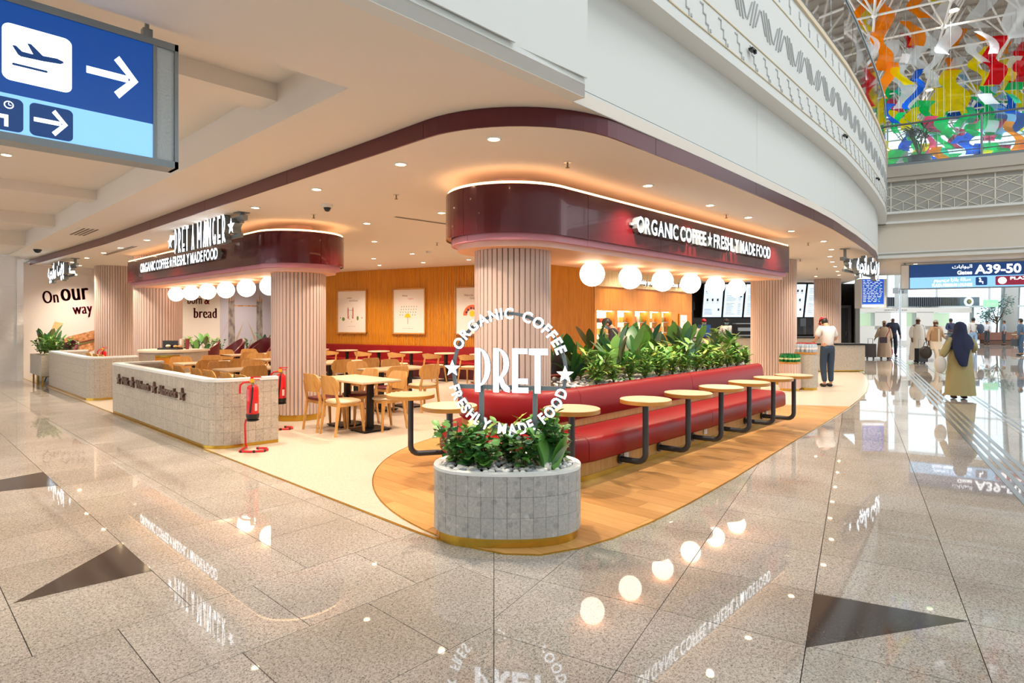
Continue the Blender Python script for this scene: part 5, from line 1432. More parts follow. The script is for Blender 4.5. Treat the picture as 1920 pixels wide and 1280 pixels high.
# square planter at the end of the bench
SP = thing('square_planter', 'pale terrazzo planter box between bench end and bottle column', 'planter', (11.35, 5.0, 0))
MB().box((0, 0, 0.43), (0.62, 0.62, 0.86)).build('box', M_TERR, SP); MB().box((0, 0, 0.862), (0.66, 0.66, 0.03)).build('rim', M_WHITE, SP)
pb = MB()
for k in range(70):
    r = random.uniform(0.02, 0.035); x, y = random.uniform(-.28, .28), random.uniform(-.28, .28); pb.add([(x+r*v[0], y+r*v[1], 0.885+r*v[2]) for v in pbs[k % 4].v], pbs[k % 4].f)
stuff(pb.build('pebble_bed', M_PEB, SP, True))
for k, (dx, dy, kd) in enumerate(((-0.15, 0.1, 'lobed'), (0.15, -0.1, 'lobed'), (0.1, 0.18, 'lance'), (-0.12, -0.15, 'lance'))):
    plant(kd, (11.35+dx, 5.0+dy, 0.88), 0.55, f'{desc[kd]} in the square planter, {("rear", "front", "rear", "front")[k]} one', 'plants in the square planter')
# trough with brass legs, and the two planters by the mural
TG = thing('plant_trough', 'grey terrazzo plant trough on square brass legs by the hoarding', 'planter', (2.98, 18.95, 0))
MB().box((0, 0, 0.5), (0.5, 1.5, 0.5)).build('trough', M_TERRW, TG)
for y in (-0.6, -0.05, 0.05, 0.6):
    MB().box((-0.2, y, 0.13), (0.035, 0.035, 0.26)).box((0.2, y, 0.13), (0.035, 0.035, 0.26)).box((0, y, 0.235), (0.4, 0.035, 0.03)).build('brass_leg', M_BRASS, TG)
for k, (dx, dy, kd, h) in enumerate(((0, -0.5, 'lance', 0.5), (0.05, 0.0, 'broad', 0.72), (0, 0.45, 'broad', 0.66), (-0.1, -0.2, 'round', 0.42), (-0.1, 0.3, 'round', 0.42), (0.1, -0.6, 'round', 0.4))):
    plant(kd, (2.98+dx, 18.95+dy, 0.75), h, {'lance': 'narrow-leaved', 'broad': 'big paddle-leaved', 'round': 'small round-leaved'}[kd]+f' plant in the brass-legged trough, {words_[k]} from its near end', 'plants in the brass-legged trough', 1.2)
def tub_planter(label, x, y, L, rot):
    t = thing('trough_planter', label, 'planter', (x, y, 0), rot)
    MB().prism(oval(L/2, 0.26, 32, 4), 0, 0.62).build('trough', M_TERRW, t, 30); MB().prism(oval(L/2-0.04, 0.22, 32, 4), 0.61, 0.635).build('pebble_bed', M_PEB, t)
    return t
q = V(-9.35, 18.1); tub_planter('terrazzo planter between condiment counter and maroon tub chairs', q.x, q.y, 1.5, rz)
for k, (dx, kd, h) in enumerate(((-0.55, 'lance', 0.5), (-0.2, 'broad', 0.62), (0.05, 'broad', 0.6), (0.3, 'round', 0.42), (0.55, 'round', 0.45))):
    p = V(-9.35+dx, 18.1); plant(kd, (p.x, p.y, 0.63), h, f'{("feathery pale", "tall paddle-leaved", "second paddle-leaved", "bushy round-leaved", "last round-leaved")[k]} plant beside the condiment counter', 'plants by the bread mural', 1.1)
q = V(-7.9, 19.3); tub_planter('terrazzo planter against the bread mural behind the tub chairs', q.x, q.y, 1.7, rz)
for k, (dx, kd, h) in enumerate(((-0.6, 'round', 0.4), (-0.1, 'broad', 0.7), (0.4, 'broad', 0.7), (0.7, 'lance', 0.6))):
    p = V(-7.9+dx, 19.3); plant(kd, (p.x, p.y, 0.63), h, f'{("low", "upright", "taller upright", "feathery")[k]} plant before the bread mural, behind the tub chairs', 'plants by the bread mural', 1.1)
q = V(-12.1, 16.05); tub_planter('terrazzo planter before the sandwich mural', q.x, q.y, 1.1, rz)
for k, (dx, kd, h) in enumerate(((-0.6, 'broad', 0.62), (-0.2, 'broad', 0.66), (0.2, 'round', 0.5), (0.6, 'round', 0.45))):
    p = V(-12.1+dx*0.7, 16.05); plant(kd, (p.x, p.y, 0.63), h, f'{("bluish paddle-leaved", "second paddle-leaved", "bushy olive", "low olive")[k]} plant before the sandwich mural', 'plants by the sandwich mural', 1.2)

# ------------------------------------------------------------------ hanging flight sign (near) and gate sign (far)
B_BLUE = mat('sign_blue', '#0c4590', 0.3, 0, 0.6, ecol='#0a4798'); B_LIGHT = mat('sign_light_blue', '#8fc6f2', 0.3, 0, 0.85, ecol='#7fbcf0'); B_WHITE = mat('sign_white', '#ffffff', 0.3, 0, 1.6, ecol='#f2f8ff'); B_NAVY = mat('sign_navy', '#123a72', 0.3, 0, 0.5, ecol='#12407f'); B_MAR = mat('sign_maroon', '#8e1f3c', 0.35, 0, 0.55, ecol='#8e1f3c')
SB = [B_BLUE, B_LIGHT, B_WHITE, B_NAVY, B_MAR]
def rrect(x0, y0, x1, y1, r):
    return arc(x1-r, y1-r, r, 0, 90, 6)+arc(x0+r, y1-r, r, 90, 180, 6)+arc(x0+r, y0+r, r, 180, 270, 6)+arc(x1-r, y0+r, r, 270, 360, 6)
def arrow(mb, x, y, s, mi, z):
    t = 0.155*s
    flat(mb, R4(x-0.5*s, y-t/2, x+0.3*s, y+t/2), mi, z)
    for k in (1, -1): flat(mb, [(x+0.5*s, y), (x+0.5*s-0.16*s, y), (x+0.02*s, y+k*0.36*s), (x+0.12*s, y+k*0.48*s)][::k], mi, z+0.0004)
SX0, SX1, SZ0, SZ1 = -1.6, 1.25, 2.515, 3.26
FS = thing('flight_sign', 'hanging blue illuminated airport sign with aeroplane symbol and arrows', 'sign', (0, 0, 0))
M = planeM((0, 3.95, 0), (1, 0))
fr = MB()
for c, d in ((((SX0+SX1)/2, SZ1-0.02, -0.06), (SX1-SX0, 0.04, 0.14)), (((SX0+SX1)/2, SZ0+0.02, -0.06), (SX1-SX0, 0.04, 0.14)), ((SX1-0.01, (SZ0+SZ1)/2, -0.06), (0.02, SZ1-SZ0, 0.14)), ((1.125, (SZ0+SZ1)/2, -0.06), (0.02, SZ1-SZ0-0.06, 0.135)), (((SX0+SX1)/2, (SZ0+SZ1)/2, -0.10), (SX1-SX0-0.02, SZ1-SZ0-0.02, 0.04))): fr.box(c, d)
fr.build('frame', M_ALU, FS).matrix_basis = M
mm = mat('textured_panel', '#c3cdd2', 0.35, 0.2); _v = coords(mm); bump(mm, voro(mm, _v, 70, 'Distance'), 0.004, 0.8)
MB().box((1.183, (SZ0+SZ1)/2, -0.035), (0.098, SZ1-SZ0-0.08, 0.06)).build('textured_end_panel', mm, FS).matrix_basis = M
d = MB()
flat(d, R4(SX0, 2.755, 1.115, SZ1-0.04), 0, 0); flat(d, R4(SX0, SZ0+0.04, 1.115, 2.755), 1, 0)
flat(d, rrect(0.435, 2.825, 0.725, 3.115, 0.035), 2, 0.001)
pl = [(0.475, 3.005), (0.49, 3.008), (0.515, 2.985), (0.56, 2.985), (0.535, 3.035), (0.552, 3.035), (0.60, 2.99), (0.66, 2.995), (0.685, 2.988), (0.69, 2.98), (0.675, 2.97), (0.60, 2.962), (0.51, 2.958), (0.498, 2.965)]
flat(d, pl, 3, 0.002); flat(d, rrect(0.475, 2.905, 0.62, 2.917, 0.005), 3, 0.002)
arrow(d, 0.915, 2.98, 0.25, 2, 0.001)
flat(d, rrect(0.545, 2.565, 0.73, 2.735, 0.025), 3, 0.001); arrow(d, 0.635, 2.65, 0.145, 2, 0.002)
flat(d, rrect(0.31, 2.565, 0.52, 2.735, 0.025), 3, 0.001)
disc(d, 0.385, 2.705, 0.014, 2, 0.002); flat(d, R4(0.372, 2.63, 0.40, 2.69), 2, 0.002); flat(d, R4(0.38, 2.625, 0.46, 2.645), 2, 0.0024); flat(d, R4(0.444, 2.585, 0.46, 2.64), 2, 0.0024); flat(d, R4(0.36, 2.61, 0.40, 2.622), 2, 0.0028)
disc(d, 0.462, 2.697, 0.02, 2, 0.002); disc(d, 0.462, 2.697, 0.015, 3, 0.003); flat(d, R4(0.460, 2.697, 0.463, 2.709), 2, 0.004); flat(d, R4(0.462, 2.694, 0.472, 2.697), 2, 0.004)
for k in range(3):
    x0 = -0.02-0.62*k
    flat(d, rrect(x0-0.2, 2.825, x0+0.09, 3.115, 0.035), 2, 0.001) if k == 5 else None
d.build('sign_face', SB, FS).matrix_basis = M
for x in (1.10, -0.6): MB().box((x, 4.01, 3.29), (0.05, 0.05, 0.07)).box((x, 4.01, 3.36 if x < 2 else 3.3), (0.02, 0.02, 0.5)).build('hanger', M_ALU, FS)
GS = thing('gate_sign', 'hanging blue gate sign reading Gates A39-50 under the bridge', 'sign', (0, 0, 0))
# plane across the walkway
O = HW(21.2, 0, 0); M = planeM((O.x, O.y, 0), (PX, PY))
g0 = 1.12; g1 = 6.6
fr = MB()
for c, dd in ((((g0+g1)/2, 3.245, -0.08), (g1-g0, 0.03, 0.2)), (((g0+g1)/2, 2.535, -0.08), (g1-g0, 0.03, 0.2)), (((g0+g1)/2, 2.89, -0.1), (g1-g0, 0.70, 0.1)), ((g0+0.1, 2.89, -0.03), (0.2, 0.72, 0.08))): fr.box(c, dd)
fr.build('frame', M_ALU, GS).matrix_basis = M
MB().box((g0+0.1, 2.89, 0.012), (0.19, 0.68, 0.02)).build('white_end_panel', mat('sign_end_white', '#f2f4f4', 0.5), GS).matrix_basis = M
d = MB(); flat(d, R4(g0+0.22, 2.865, g1, 3.23), 3, 0.012); flat(d, R4(g0+0.22, 2.55, g1, 2.865), 1, 0.012)
put_text(d, 'A39-50', 3.38, 2.93, 0.235, 1.02, 2, 0.03, 0.016); put_text(d, arabic('البوابات'), 2.81, 3.10, 0.09, 0.46, 2, 0.012, 0.016, 'R'); put_text(d, 'Gates', 2.81, 2.92, 0.105, 0.34, 2, 0.03, 0.016, 'R')
put_text(d, arabic('بريميوم')+' '+arabic('بلازا')+' '+arabic('صالة'), 2.78, 2.735, 0.085, 0.86, 2, 0.012, 0.016, 'R'); put_text(d, 'PLAZA PREMIUM LOUNGE', 2.81, 2.585, 0.08, 0.93, 2, 0.03, 0.016, 'R')
n0 = len(d.v); flat(d, rrect(3.66, 2.60, 3.92, 2.83, 0.03), 3, 0.015)
disc(d, 3.755, 2.79, 0.022, 2, 0.018); flat(d, [(3.73, 2.70), (3.76, 2.765), (3.79, 2.76), (3.78, 2.70)], 2, 0.018); flat(d, R4(3.74, 2.685, 3.83, 2.71), 2, 0.019); flat(d, R4(3.81, 2.635, 3.83, 2.69), 2, 0.019)
flat(d, rrect(4.10, 2.59, 5.75, 2.84, 0.03), 4, 0.015); disc(d, 4.25, 2.715, 0.095, 2, 0.018, 22); disc(d, 4.25, 2.715, 0.055, 4, 0.02, 16)
for k in range(8): a = k*pi/4; flat(d, [(4.25+0.02*cos(a+1.57), 2.715+0.02*sin(a+1.57)), (4.25+0.085*cos(a), 2.715+0.085*sin(a)), (4.25+0.02*cos(a-1.57), 2.715+0.02*sin(a-1.57))], 2, 0.022)
put_text(d, 'PLAZA PREMIUM', 5.02, 2.735, 0.075, 1.2, 2, 0.03, 0.018); put_text(d, 'LOUNGE', 5.02, 2.63, 0.065, 0.5, 2, 0.03, 0.018)
d.v[n0:] = [(v[0]-0.77, v[1], v[2]) for v in d.v[n0:]]
d.build('sign_face', SB, GS).matrix_basis = M
MB().box((g0+0.1, 3.30, -0.08), (0.05, 0.12, 0.05)).box((g1-0.4, 3.3, -0.08), (0.05, 0.12, 0.05)).build('hanger', M_ALU, GS).matrix_basis = M
# flight information board
FB = thing('flight_board', 'tall blue flight information board in a white frame with grey side', 'screen', V(13.0, 21.6), rz)
T = Matrix.Rotation(radians(6), 4, 'X')
MB().prism([(-0.4, 0), (0.46, 0), (0.52, 0.0), (0.46, 0.4), (-0.4, 0.4)], 2.05, 3.11).build('casing', mat('casing_white', '#dfe8ea', 0.5), FB)
MB().prism([(0.525, 0.0), (0.70, 0.3), (0.68, 0.34), (0.50, 0.04)], 2.07, 3.11).build('grey_side', mat('casing_grey', '#5d666b', 0.5), FB)
SCR = [mat('screen_blue', '#1556c8', 0.3, 0, 0.9, ecol='#1450c4'), mat('screen_navy', '#0b2f86', 0.3, 0, 0.7, ecol='#0c338c'), mat('screen_text', '#d8e8ff', 0.3, 0, 1.1), mat('screen_green', '#4fd08a', 0.3, 0, 0.9)]
d = MB(); flat(d, R4(-0.36, 2.2, 0.42, 3.09), 0); rr = random.Random(5)
for k in range(14):
    z = 2.25+k*0.058; flat(d, R4(-0.36, z, 0.42, z+0.028), 1, 0.001)
    x = -0.33
    while x < 0.3: w = rr.uniform(0.04, 0.14); flat(d, R4(x, z+0.032, min(0.4, x+w), z+0.05), 3 if x > 0.15 and rr.random() < 0.3 else 2, 0.002); x += w+rr.uniform(0.03, 0.08)
flat(d, R4(-0.36, 2.1, 0.42, 2.17), 2, 0.001)
d.build('display', SCR, FB).matrix_basis = planeM((0, -0.004, 0), (1, 0))

# ------------------------------------------------------------------ menu screens, counter, machines
SW = mat('menu_screen', '#cfe6fb', 0.3, 0, 0.95, ecol='#cfe6fb'); SINK = mat('menu_ink', '#8b93a8', 0.5, 0, 0.2); SINKD = mat('menu_pictures', '#4a4f5c', 0.5)
for k, r in enumerate((8.20, 9.05, 9.90, 11.55, 12.40)):
    t = thing('menu_screen', f'{("first","second","third","fourth","fifth")[k]} tilted white menu screen on the black tiled wall, counted from the niche wall', 'screen', V(r, 24.45, 2.42), rz, 'menu screens')
    P0 = planeM((0, -0.03, 0), (1, 0)); tl = Matrix.Rotation(radians(13), 4, 'X')
    MB().box((0, 0, 0), (0.83, 0.05, 1.42)).build('casing', M_BLKP, t).matrix_basis = tl
    d = MB(); flat(d, R4(-0.385, -0.68, 0.385, 0.68), 0, 0.0); rr = random.Random(k+3)
    if k in (0, 3):
        for j in range(4): flat(d, R4(-0.30+j*0.17, 0.36, -0.23+j*0.17, 0.46), 2, 0.002); flat(d, R4(-0.31+j*0.17, 0.30, -0.21+j*0.17, 0.315), 1, 0.002)
        for j in range(3): flat(d, R4(-0.26+j*0.21, -0.02, -0.19+j*0.21, 0.09), 2, 0.002); flat(d, R4(-0.27+j*0.21, -0.1, -0.17+j*0.21, -0.085), 1, 0.002)
        for j in range(5): flat(d, R4(-0.33, -0.36-0.05*j, -0.33+rr.uniform(0.25, 0.4), -0.345-0.05*j), 1, 0.002)
        flat(d, R4(0.22, -0.42, 0.29, -0.32), 2, 0.002)
    else:
        for j in range(18):
            if j in (4, 9): continue
            flat(d, R4(-0.3, 0.5-0.062*j, -0.3+rr.uniform(0.2, 0.4), 0.515-0.062*j), 1, 0.002); flat(d, R4(0.18, 0.5-0.062*j, 0.3, 0.515-0.062*j), 1, 0.002)
        flat(d, R4(0.25, 0.15, 0.33, 0.19), 2, 0.002)
    d.build('display', [SW, SINK, SINKD], t).matrix_basis = tl @ P0
CT = thing('order_counter', 'speckled beige order counter with dark top at the end of the shop', 'counter', V(9.6, 18.6), rz)
MB().box((0.25, 0.3, 0.45), (2.25, 0.6, 0.78)).build('front', M_TERRW, CT); MB().box((0.25, 0.3, 0.05), (2.2, 0.56, 0.06)).build('brass_skirt', M_BRASS, CT)
MB().box((0.25, 0.3, 0.865), (2.3, 0.66, 0.045)).build('worktop', M_BLACK, CT)
C2 = thing('service_counter', 'long service counter behind the bench plants', 'counter', V(7.6, 20.6), rz)
MB().box((0.6, 0.3, 0.5), (5.4, 0.6, 1.0)).build('front', M_TERRW, C2); MB().box((0.6, 0.3, 1.02), (5.45, 0.66, 0.04)).build('worktop', M_BLACK, C2)
def machine(name, label, cat, r, d, z, parts):
    t = thing(name, label, cat, V(r, d, z), rz)
    for nm, c, s, m in parts: MB().box(c, s).build(nm, m, t)
    return t
machine('coffee_machine', 'dark espresso machine under the second menu screen', 'machine', 8.1, 21.0, 1.04, [('body', (0, 0, 0.22), (0.62, 0.4, 0.44), M_BLKP), ('chrome_panel', (0, -0.21, 0.26), (0.5, 0.02, 0.12), M_STEEL), ('top_rail', (0, 0, 0.46), (0.6, 0.38, 0.03), M_STEEL), ('drip_tray', (0, -0.2, 0.05), (0.5, 0.1, 0.04), M_STEEL)])
machine('till_display', 'small dark till display right of the espresso machine'.replace('right of', 'beside'), 'screen', 8.75, 20.9, 1.04, [('stand', (0, 0, 0.1), (0.05, 0.05, 0.2), M_BLKP), ('panel', (0, -0.02, 0.32), (0.34, 0.04, 0.26), M_BLKP), ('lit_screen', (0, -0.045, 0.32), (0.28, 0.01, 0.2), mat('till_screen', '#6d6a9c', 0.3, 0, 0.4))])
machine('cup_box', 'blue box on the service counter by the niche wall', 'box', 6.75, 21.0, 1.04, [('carton', (0, 0, 0.2), (0.36, 0.3, 0.4), mat('carton_blue', '#1e5ba8', 0.5)), ('lid_flap', (0, 0, 0.41), (0.37, 0.31, 0.02), mat('carton_blue2', '#1a4f94', 0.5))])
machine('paper_stack', 'white stack of printed papers beside the blue box', 'papers', 6.3, 20.7, 1.04, [('stack', (0, 0, 0.14), (0.42, 0.3, 0.28), M_PAPER), ('top_sheet', (0.02, 0, 0.285), (0.4, 0.28, 0.006), M_WHITE)])
t = thing('soap_pump', 'small pump bottle between the two masked workers', 'bottle', V(7.45, 20.6, 1.04), rz); MB().lathe([(0.04, 0), (0.04, 0.2), (0.015, 0.24)], 12).build('bottle', M_WHITE, t, 40); MB().tube([(0, 0, 0.24), (0, 0, 0.34), (-0.07, 0, 0.34)], 0.01, 6).build('pump', M_STEEL, t)
# shelf packs in the niches
cols = ['#d8b27a', '#c9553e', '#7d9a4a', '#e6dccb', '#b98a4a', '#5d463a', '#c8c3bb', '#a8453a', '#e0c35a']
PM = [mat(f'pack_colour_{k}', c, 0.5) for k, c in enumerate(cols)]
pk = [MB().box((0, 0, 0.055), (0.12, 0.08, 0.11)).mesh('food_pack', m) for m in PM]
pos = ('on the top shelf', 'on the third shelf up', 'on the second shelf up', 'on the lowest shelf')
for i, (a, b) in enumerate(nx):
    for j, z in enumerate((1.56, 1.26, 0.96)):
        for q in range(4):
            x = a+0.12+q*(b-a-0.24)/3
            o = link('food_pack', pk[(i*7+j*3+q*5+i*j) % 9], None, (x, 8.99+0.015*(q % 2), z-0.003)); o.scale = (1, 1, 1+0.5*((q*3+j+i) % 3)/2)
            tag(o, f'small food pack {pos[j]} of the {words_[i]} lit niche, {words_[q]} along', 'food pack', 'food packs in the lit niches')
# price board in the niche wall
t = thing('wall_notice', 'white notice board at the end of the niche wall', 'notice', (16.95, 8.76, 1.5)); MB().box((0, 0, 0), (0.5, 0.04, 0.62)).build('frame', M_VENEER, t); MB().box((0, -0.025, 0), (0.42, 0.01, 0.54)).build('sheet', M_PAPER, t)
d = MB(); put_text(d, 'Warm', -0.02, 0.05, 0.06, None, 0); put_text(d, 'bakes', 0.03, -0.06, 0.06, None, 0); d.build('print', PRINT, t).matrix_basis = planeM((0, -0.032, 0), (1, 0))
# ------------------------------------------------------------------ bottle pedestals
def pedestal(name, label, r, d, rad, h, m, ribs):
    p = V(r, d); t = thing(name, label, 'pedestal', (p.x, p.y, 0))
    MB().lathe([(rad-0.015, 0), (rad-0.015, 0.06)], 32).build('brass_base', M_BRASS, t, 30)
    MB().lathe([(rad, 0.06), (rad, h-0.04)], 40).build('drum', m, t, 30)
    MB().lathe([(rad+0.006, h-0.045), (rad+0.006, h)], 40).build('oak_band', M_EDGE, t, 30)
    if ribs:
        rb = MB().box((rad, 0, (h+0.02)/2), (0.02, 0.035, h-0.1)).mesh('rib', M_SLAT)
        for k in range(24): link('rib', rb, t, (0, 0, 0), 2*pi*k/24)
    return p
M_PET = mat('clear_bottle', '#c9d9e4', 0.1, spec=0.6); M_PETG = mat('green_bottle', '#1e8a45', 0.12, spec=0.6); M_CAPR = mat('red_cap', '#c8202a', 0.4); M_LBL = mat('bottle_label', '#e7dcdf', 0.5); M_CAPG = mat('green_cap', '#0f5f38', 0.4); M_LBLG = mat('green_label', '#cfd8a0', 0.5)
for _m, _c in ((M_PET, '#dbe9f2'), (M_PETG, '#3fae66')):
    N, L, B = nodes(_m); tr = N.new('ShaderNodeBsdfTransparent'); tr.inputs[0].default_value = lin(_c); mx = N.new('ShaderNodeMixShader'); mx.inputs[0].default_value = 0.6
    L.new(tr.outputs[0], mx.inputs[1]); L.new(B.outputs[0], mx.inputs[2]); L.new(mx.outputs[0], N['Material Output'].inputs[0])
def bottles(p, z, rad, h, m, cap, lbl, name, lab, grp):
    mb = MB().lathe([(rad*0.9, 0), (rad, 0.01), (rad*0.92, h*0.12), (rad, h*0.2), (rad, h*0.62), (rad*0.6, h*0.80), (rad*0.36, h*0.88), (rad*0.36, h*0.93)], 12); me = mb.mesh('bottle_body', m, 50)
    mc = MB().lathe([(rad*0.44, h*0.92), (rad*0.44, h)], 10).mesh('cap', cap); ml = MB().lathe([(rad*1.02, h*0.3), (rad*1.02, h*0.5)], 12, caps=False).mesh('label_band', lbl)
    proto = thing(name, lab, 'bottle', (0, 0, z), 0, grp); link('bottle_body', me, proto); link('cap', mc, proto); link('label_band', ml, proto)
    first = True; k = 0
    for b in range(-2, 4):
        for a in range(-3, 4):
            if hypot(a, b-0.5) > 3.1: continue
            q = p+Vector((RX, RY, 0))*(a*rad*2.04)+Vector((FX, FY, 0))*((b-0.5)*rad*2.04)
            l = f'{lab}, {("front", "second", "third", "fourth", "fifth", "rear")[b+2]} row, {words_[a+3]} across'
            if first: proto.location = (q.x, q.y, z); proto['label'] = l; first = False
            else: dup(proto, (q.x, q.y, z), 0, l, grp)
p = pedestal('round_pedestal', 'lower ribbed round pedestal holding green bottles', 6.38, 13.75, 0.225, 0.66, M_BLUSH, True)
bottles(p, 0.66, 0.032, 0.185, M_PETG, M_CAPG, M_LBLG, 'green_bottle', 'green water bottle on the ribbed pedestal', 'green bottles on the ribbed pedestal')
p = pedestal('round_pedestal', 'taller speckled round pedestal holding clear water bottles', 6.86, 13.95, 0.245, 0.87, M_TERRW, False)
bottles(p, 0.87, 0.034, 0.215, M_PET, M_CAPR, M_LBL, 'water_bottle', 'clear water bottle on the speckled pedestal', 'clear bottles on the speckled pedestal')
# ------------------------------------------------------------------ atrium roof
RF = MB(); q = [tuple(HW(w, p)[:2]) for w, p in ((-14, -8), (-14, 26), (57, 26), (57, -8))]
rfm = mat('roof_sheet', '#a3968a', 0.6)
RF.prism(q, 17.0, 17.2)
for k in range(73):
    hbox(RF, -14+k*0.97, -13.6+k*0.97, -8, 26, 16.9, 17.0)
ROOF = struct(RF.build('roof', rfm))
M_TUBE = mat('white_tube', '#e6e2dc', 0.4)
gw, gz0, gz1 = 2.6, 14.2, 16.6
cnt = 0; rest = MB()
def strut(a, b, r):
    global cnt
    if cnt < 298: MB().tube([a, b], r, 6).build('strut', M_TUBE, ROOF, 'all'); cnt += 1
    else: rest.tube([a, b], r, 5)
for i in range(14):
    for j in range(9):
        w, p = 18.5+gw*i, -2+gw*j
        a = HW(w, p, gz0)
        if i < 13: strut(a, HW(w+gw, p, gz0), 0.05)
        if j < 8: strut(a, HW(w, p+gw, gz0), 0.05)
        for dw in (-0.5, 0.5):
            for dp in (-0.5, 0.5): strut(a, HW(w+dw*gw, p+dp*gw, gz1), 0.04)
stuff(rest.build('strut_field', M_TUBE, ROOF, 'all'))
nd = MB().ball((0, 0, 0), 0.12, 10, 6).mesh('truss_node', M_TUBE, True)
for i in range(14):
    for j in range(9): link('truss_node', nd, ROOF, HW(18.5+gw*i, -2+gw*j, gz0))
# ------------------------------------------------------------------ hanging acrylic ribbons
def acrylic(name, col):
    m = bpy.data.materials.new(name); m.use_nodes = True; N = m.node_tree.nodes; L = m.node_tree.links
    out = N['Material Output']; B = N['Principled BSDF']; B.inputs['Base Color'].default_value = lin(col); B.inputs['Roughness'].default_value = 0.12
    tr = N.new('ShaderNodeBsdfTransparent'); tr.inputs[0].default_value = lin(col); tl = N.new('ShaderNodeBsdfTranslucent'); tl.inputs[0].default_value = lin(col)
    m1 = N.new('ShaderNodeMixShader'); m1.inputs[0].default_value = 0.6; m2 = N.new('ShaderNodeMixShader'); m2.inputs[0].default_value = 0.62
    L.new(B.outputs[0], m1.inputs[1]); L.new(tl.outputs[0], m1.inputs[2]); L.new(tr.outputs[0], m2.inputs[1]); L.new(m1.outputs[0], m2.inputs[2]); L.new(m2.outputs[0], out.inputs[0])
    return m
AC = {k: acrylic('acrylic_'+k, c) for k, c in dict(orange='#ff8d0a', white='#eef2f5', yellow='#f5de08', red='#e00d1a', green='#14c468', blue='#1560d8', teal='#35c8a0', pink='#d2476e', sky='#8fc4ec').items()}
RB = random.Random(21); RIB = []
M_WIRE = M_STEEL
def pxr(col, x, y0, y1, w, d, amp=0.12, ph=0.0):
    """x, y: measured sight lines; d: distance of the ribbon"""
    d = min(d, 14.6*1122/(601-y0)); k = d/1122; RIB.append((col, (x-960)*k, d, 1.6+(601-y1)*k, 1.6+(601-y0)*k, w*k, amp, ph))
def ribbon(col, r, d, z0, z1, w, amp, ph, label):
    L = z1-z0; n = max(6, int(L/0.16)); yaw = RB.uniform(-0.3, 0.3); mb = MB(); wl = RB.uniform(1.5, 2.4)
    for i in range(n+1):
        z = L*i/n; o = amp*sin(2*pi*z/wl+ph); dd = 0.22*cos(2*pi*z/(wl*0.8)+ph); ww = w/2*(1+0.1*sin(3.1*z+ph))
        for s in (-1, 0, 1): mb.v.append((o+s*ww, dd+(0.05*abs(s)), z))
    for i in range(n):
        a = 3*i; mb.f += [[a, a+1, a+4, a+3], [a+1, a+2, a+5, a+4]]; mb.m += [0, 0]
    p = V(r, d); o = mb.build('hanging_ribbon', AC[col], None, 'all', (p.x, p.y, z0), rz+yaw)
    MB().tube([(0, 0, L), (0, 0, 17.02-z0)], 0.006, 3).build('hanging_wire', M_WIRE, o)
    tag(o, label, 'ribbon', 'coloured acrylic ribbons in the atrium')
for a in (('orange', 1655, -30, 130, 33, 26, 0.06), ('orange', 1662, 120, 186, 22, 25, 0.18), ('orange', 1618, -20, 50, 20, 27, 0.25), ('orange', 1728, -30, 38, 26, 26, 0.3), ('orange', 1712, 36, 84, 28, 27, 0.22), ('white', 1778, -20, 100, 36, 26, 0.16), ('white', 1722, 50, 120, 26, 28, 0.3), ('white', 1840, -20, 56, 30, 26, 0.25), ('white', 1908, -20, 75, 40, 24, 0.05), ('white', 1850, 56, 100, 16, 25, 0.3), ('white', 1695, 120, 200, 30, 28, 0.25), ('white', 1740, 110, 150, 34, 30, 0.3), ('yellow', 1760, -10, 12, 40, 27, 0.1), ('yellow', 1790, 130, 205, 34, 29, 0.2), ('yellow', 1765, 165, 220, 34, 30, 0.2), ('yellow', 1842, 90, 160, 26, 28, 0.28), ('yellow', 1885, 120, 150, 26, 28, 0.2), ('red', 1865, 70, 155, 28, 26, 0.1), ('red', 1912, 95, 150, 26, 28, 0.15), ('blue', 1712, 150, 205, 14, 27, 0.3), ('blue', 1722, 128, 150, 14, 28, 0.2), ('green', 1858, 158, 180, 26, 28, 0.1), ('green', 1905, 145, 165, 30, 29, 0.1), ('yellow', 1690, 205, 245, 26, 30, 0.3), ('yellow', 1722, 200, 235, 26, 30, 0.3), ('orange', 1905, 225, 290, 26, 24, 0.1), ('green', 1850, 180, 240, 40, 31, 0.4), ('sky', 1870, 180, 215, 40, 30, 0.3), ('blue', 1895, 180, 205, 30, 31, 0.3), ('white', 1640, 60, 95, 26, 27, 0.1), ('red', 1632, 130, 190, 18, 27, 0.1), ('yellow', 1640, 170, 215, 18, 28, 0.1)):
    pxr(*a, ph=RB.uniform(0, 6.28))
for k in range(185):
    x = RB.uniform(1560, 1925); y = RB.uniform(60, 320) if k < 110 else RB.uniform(215, 320); d = RB.uniform(24, 42)
    if y < 160: col = RB.choice(['white', 'white', 'orange', 'white', 'yellow', 'red', 'white'])
    elif y < 215: col = RB.choice(['yellow', 'white', 'blue', 'green', 'sky', 'yellow', 'teal'])
    else: col = RB.choice(['green', 'teal', 'green', 'white', 'sky', 'yellow', 'orange', 'pink', 'green', 'blue'])
    h = RB.uniform(12, 46); pxr(col, x, y-h, y, RB.uniform(12, 30), d, RB.uniform(0.1, 0.35), RB.uniform(0, 6.28))
nth = lambda n: f'{n}{"th" if 10 < n % 100 < 14 else {1: "st", 2: "nd", 3: "rd"}.get(n % 10, "th")}'
rank = {}
for a in sorted(RIB, key=lambda a: a[1]/a[2]):
    rank[a[0]] = rank.get(a[0], 0)+1; L = a[4]-a[3]
    ribbon(*a, f'{"long" if L > 2.6 else "short" if L < 1.0 else "medium"} wavy {a[0]} acrylic ribbon in the atrium, {nth(rank[a[0]])} {a[0]} one counted from the parapet')
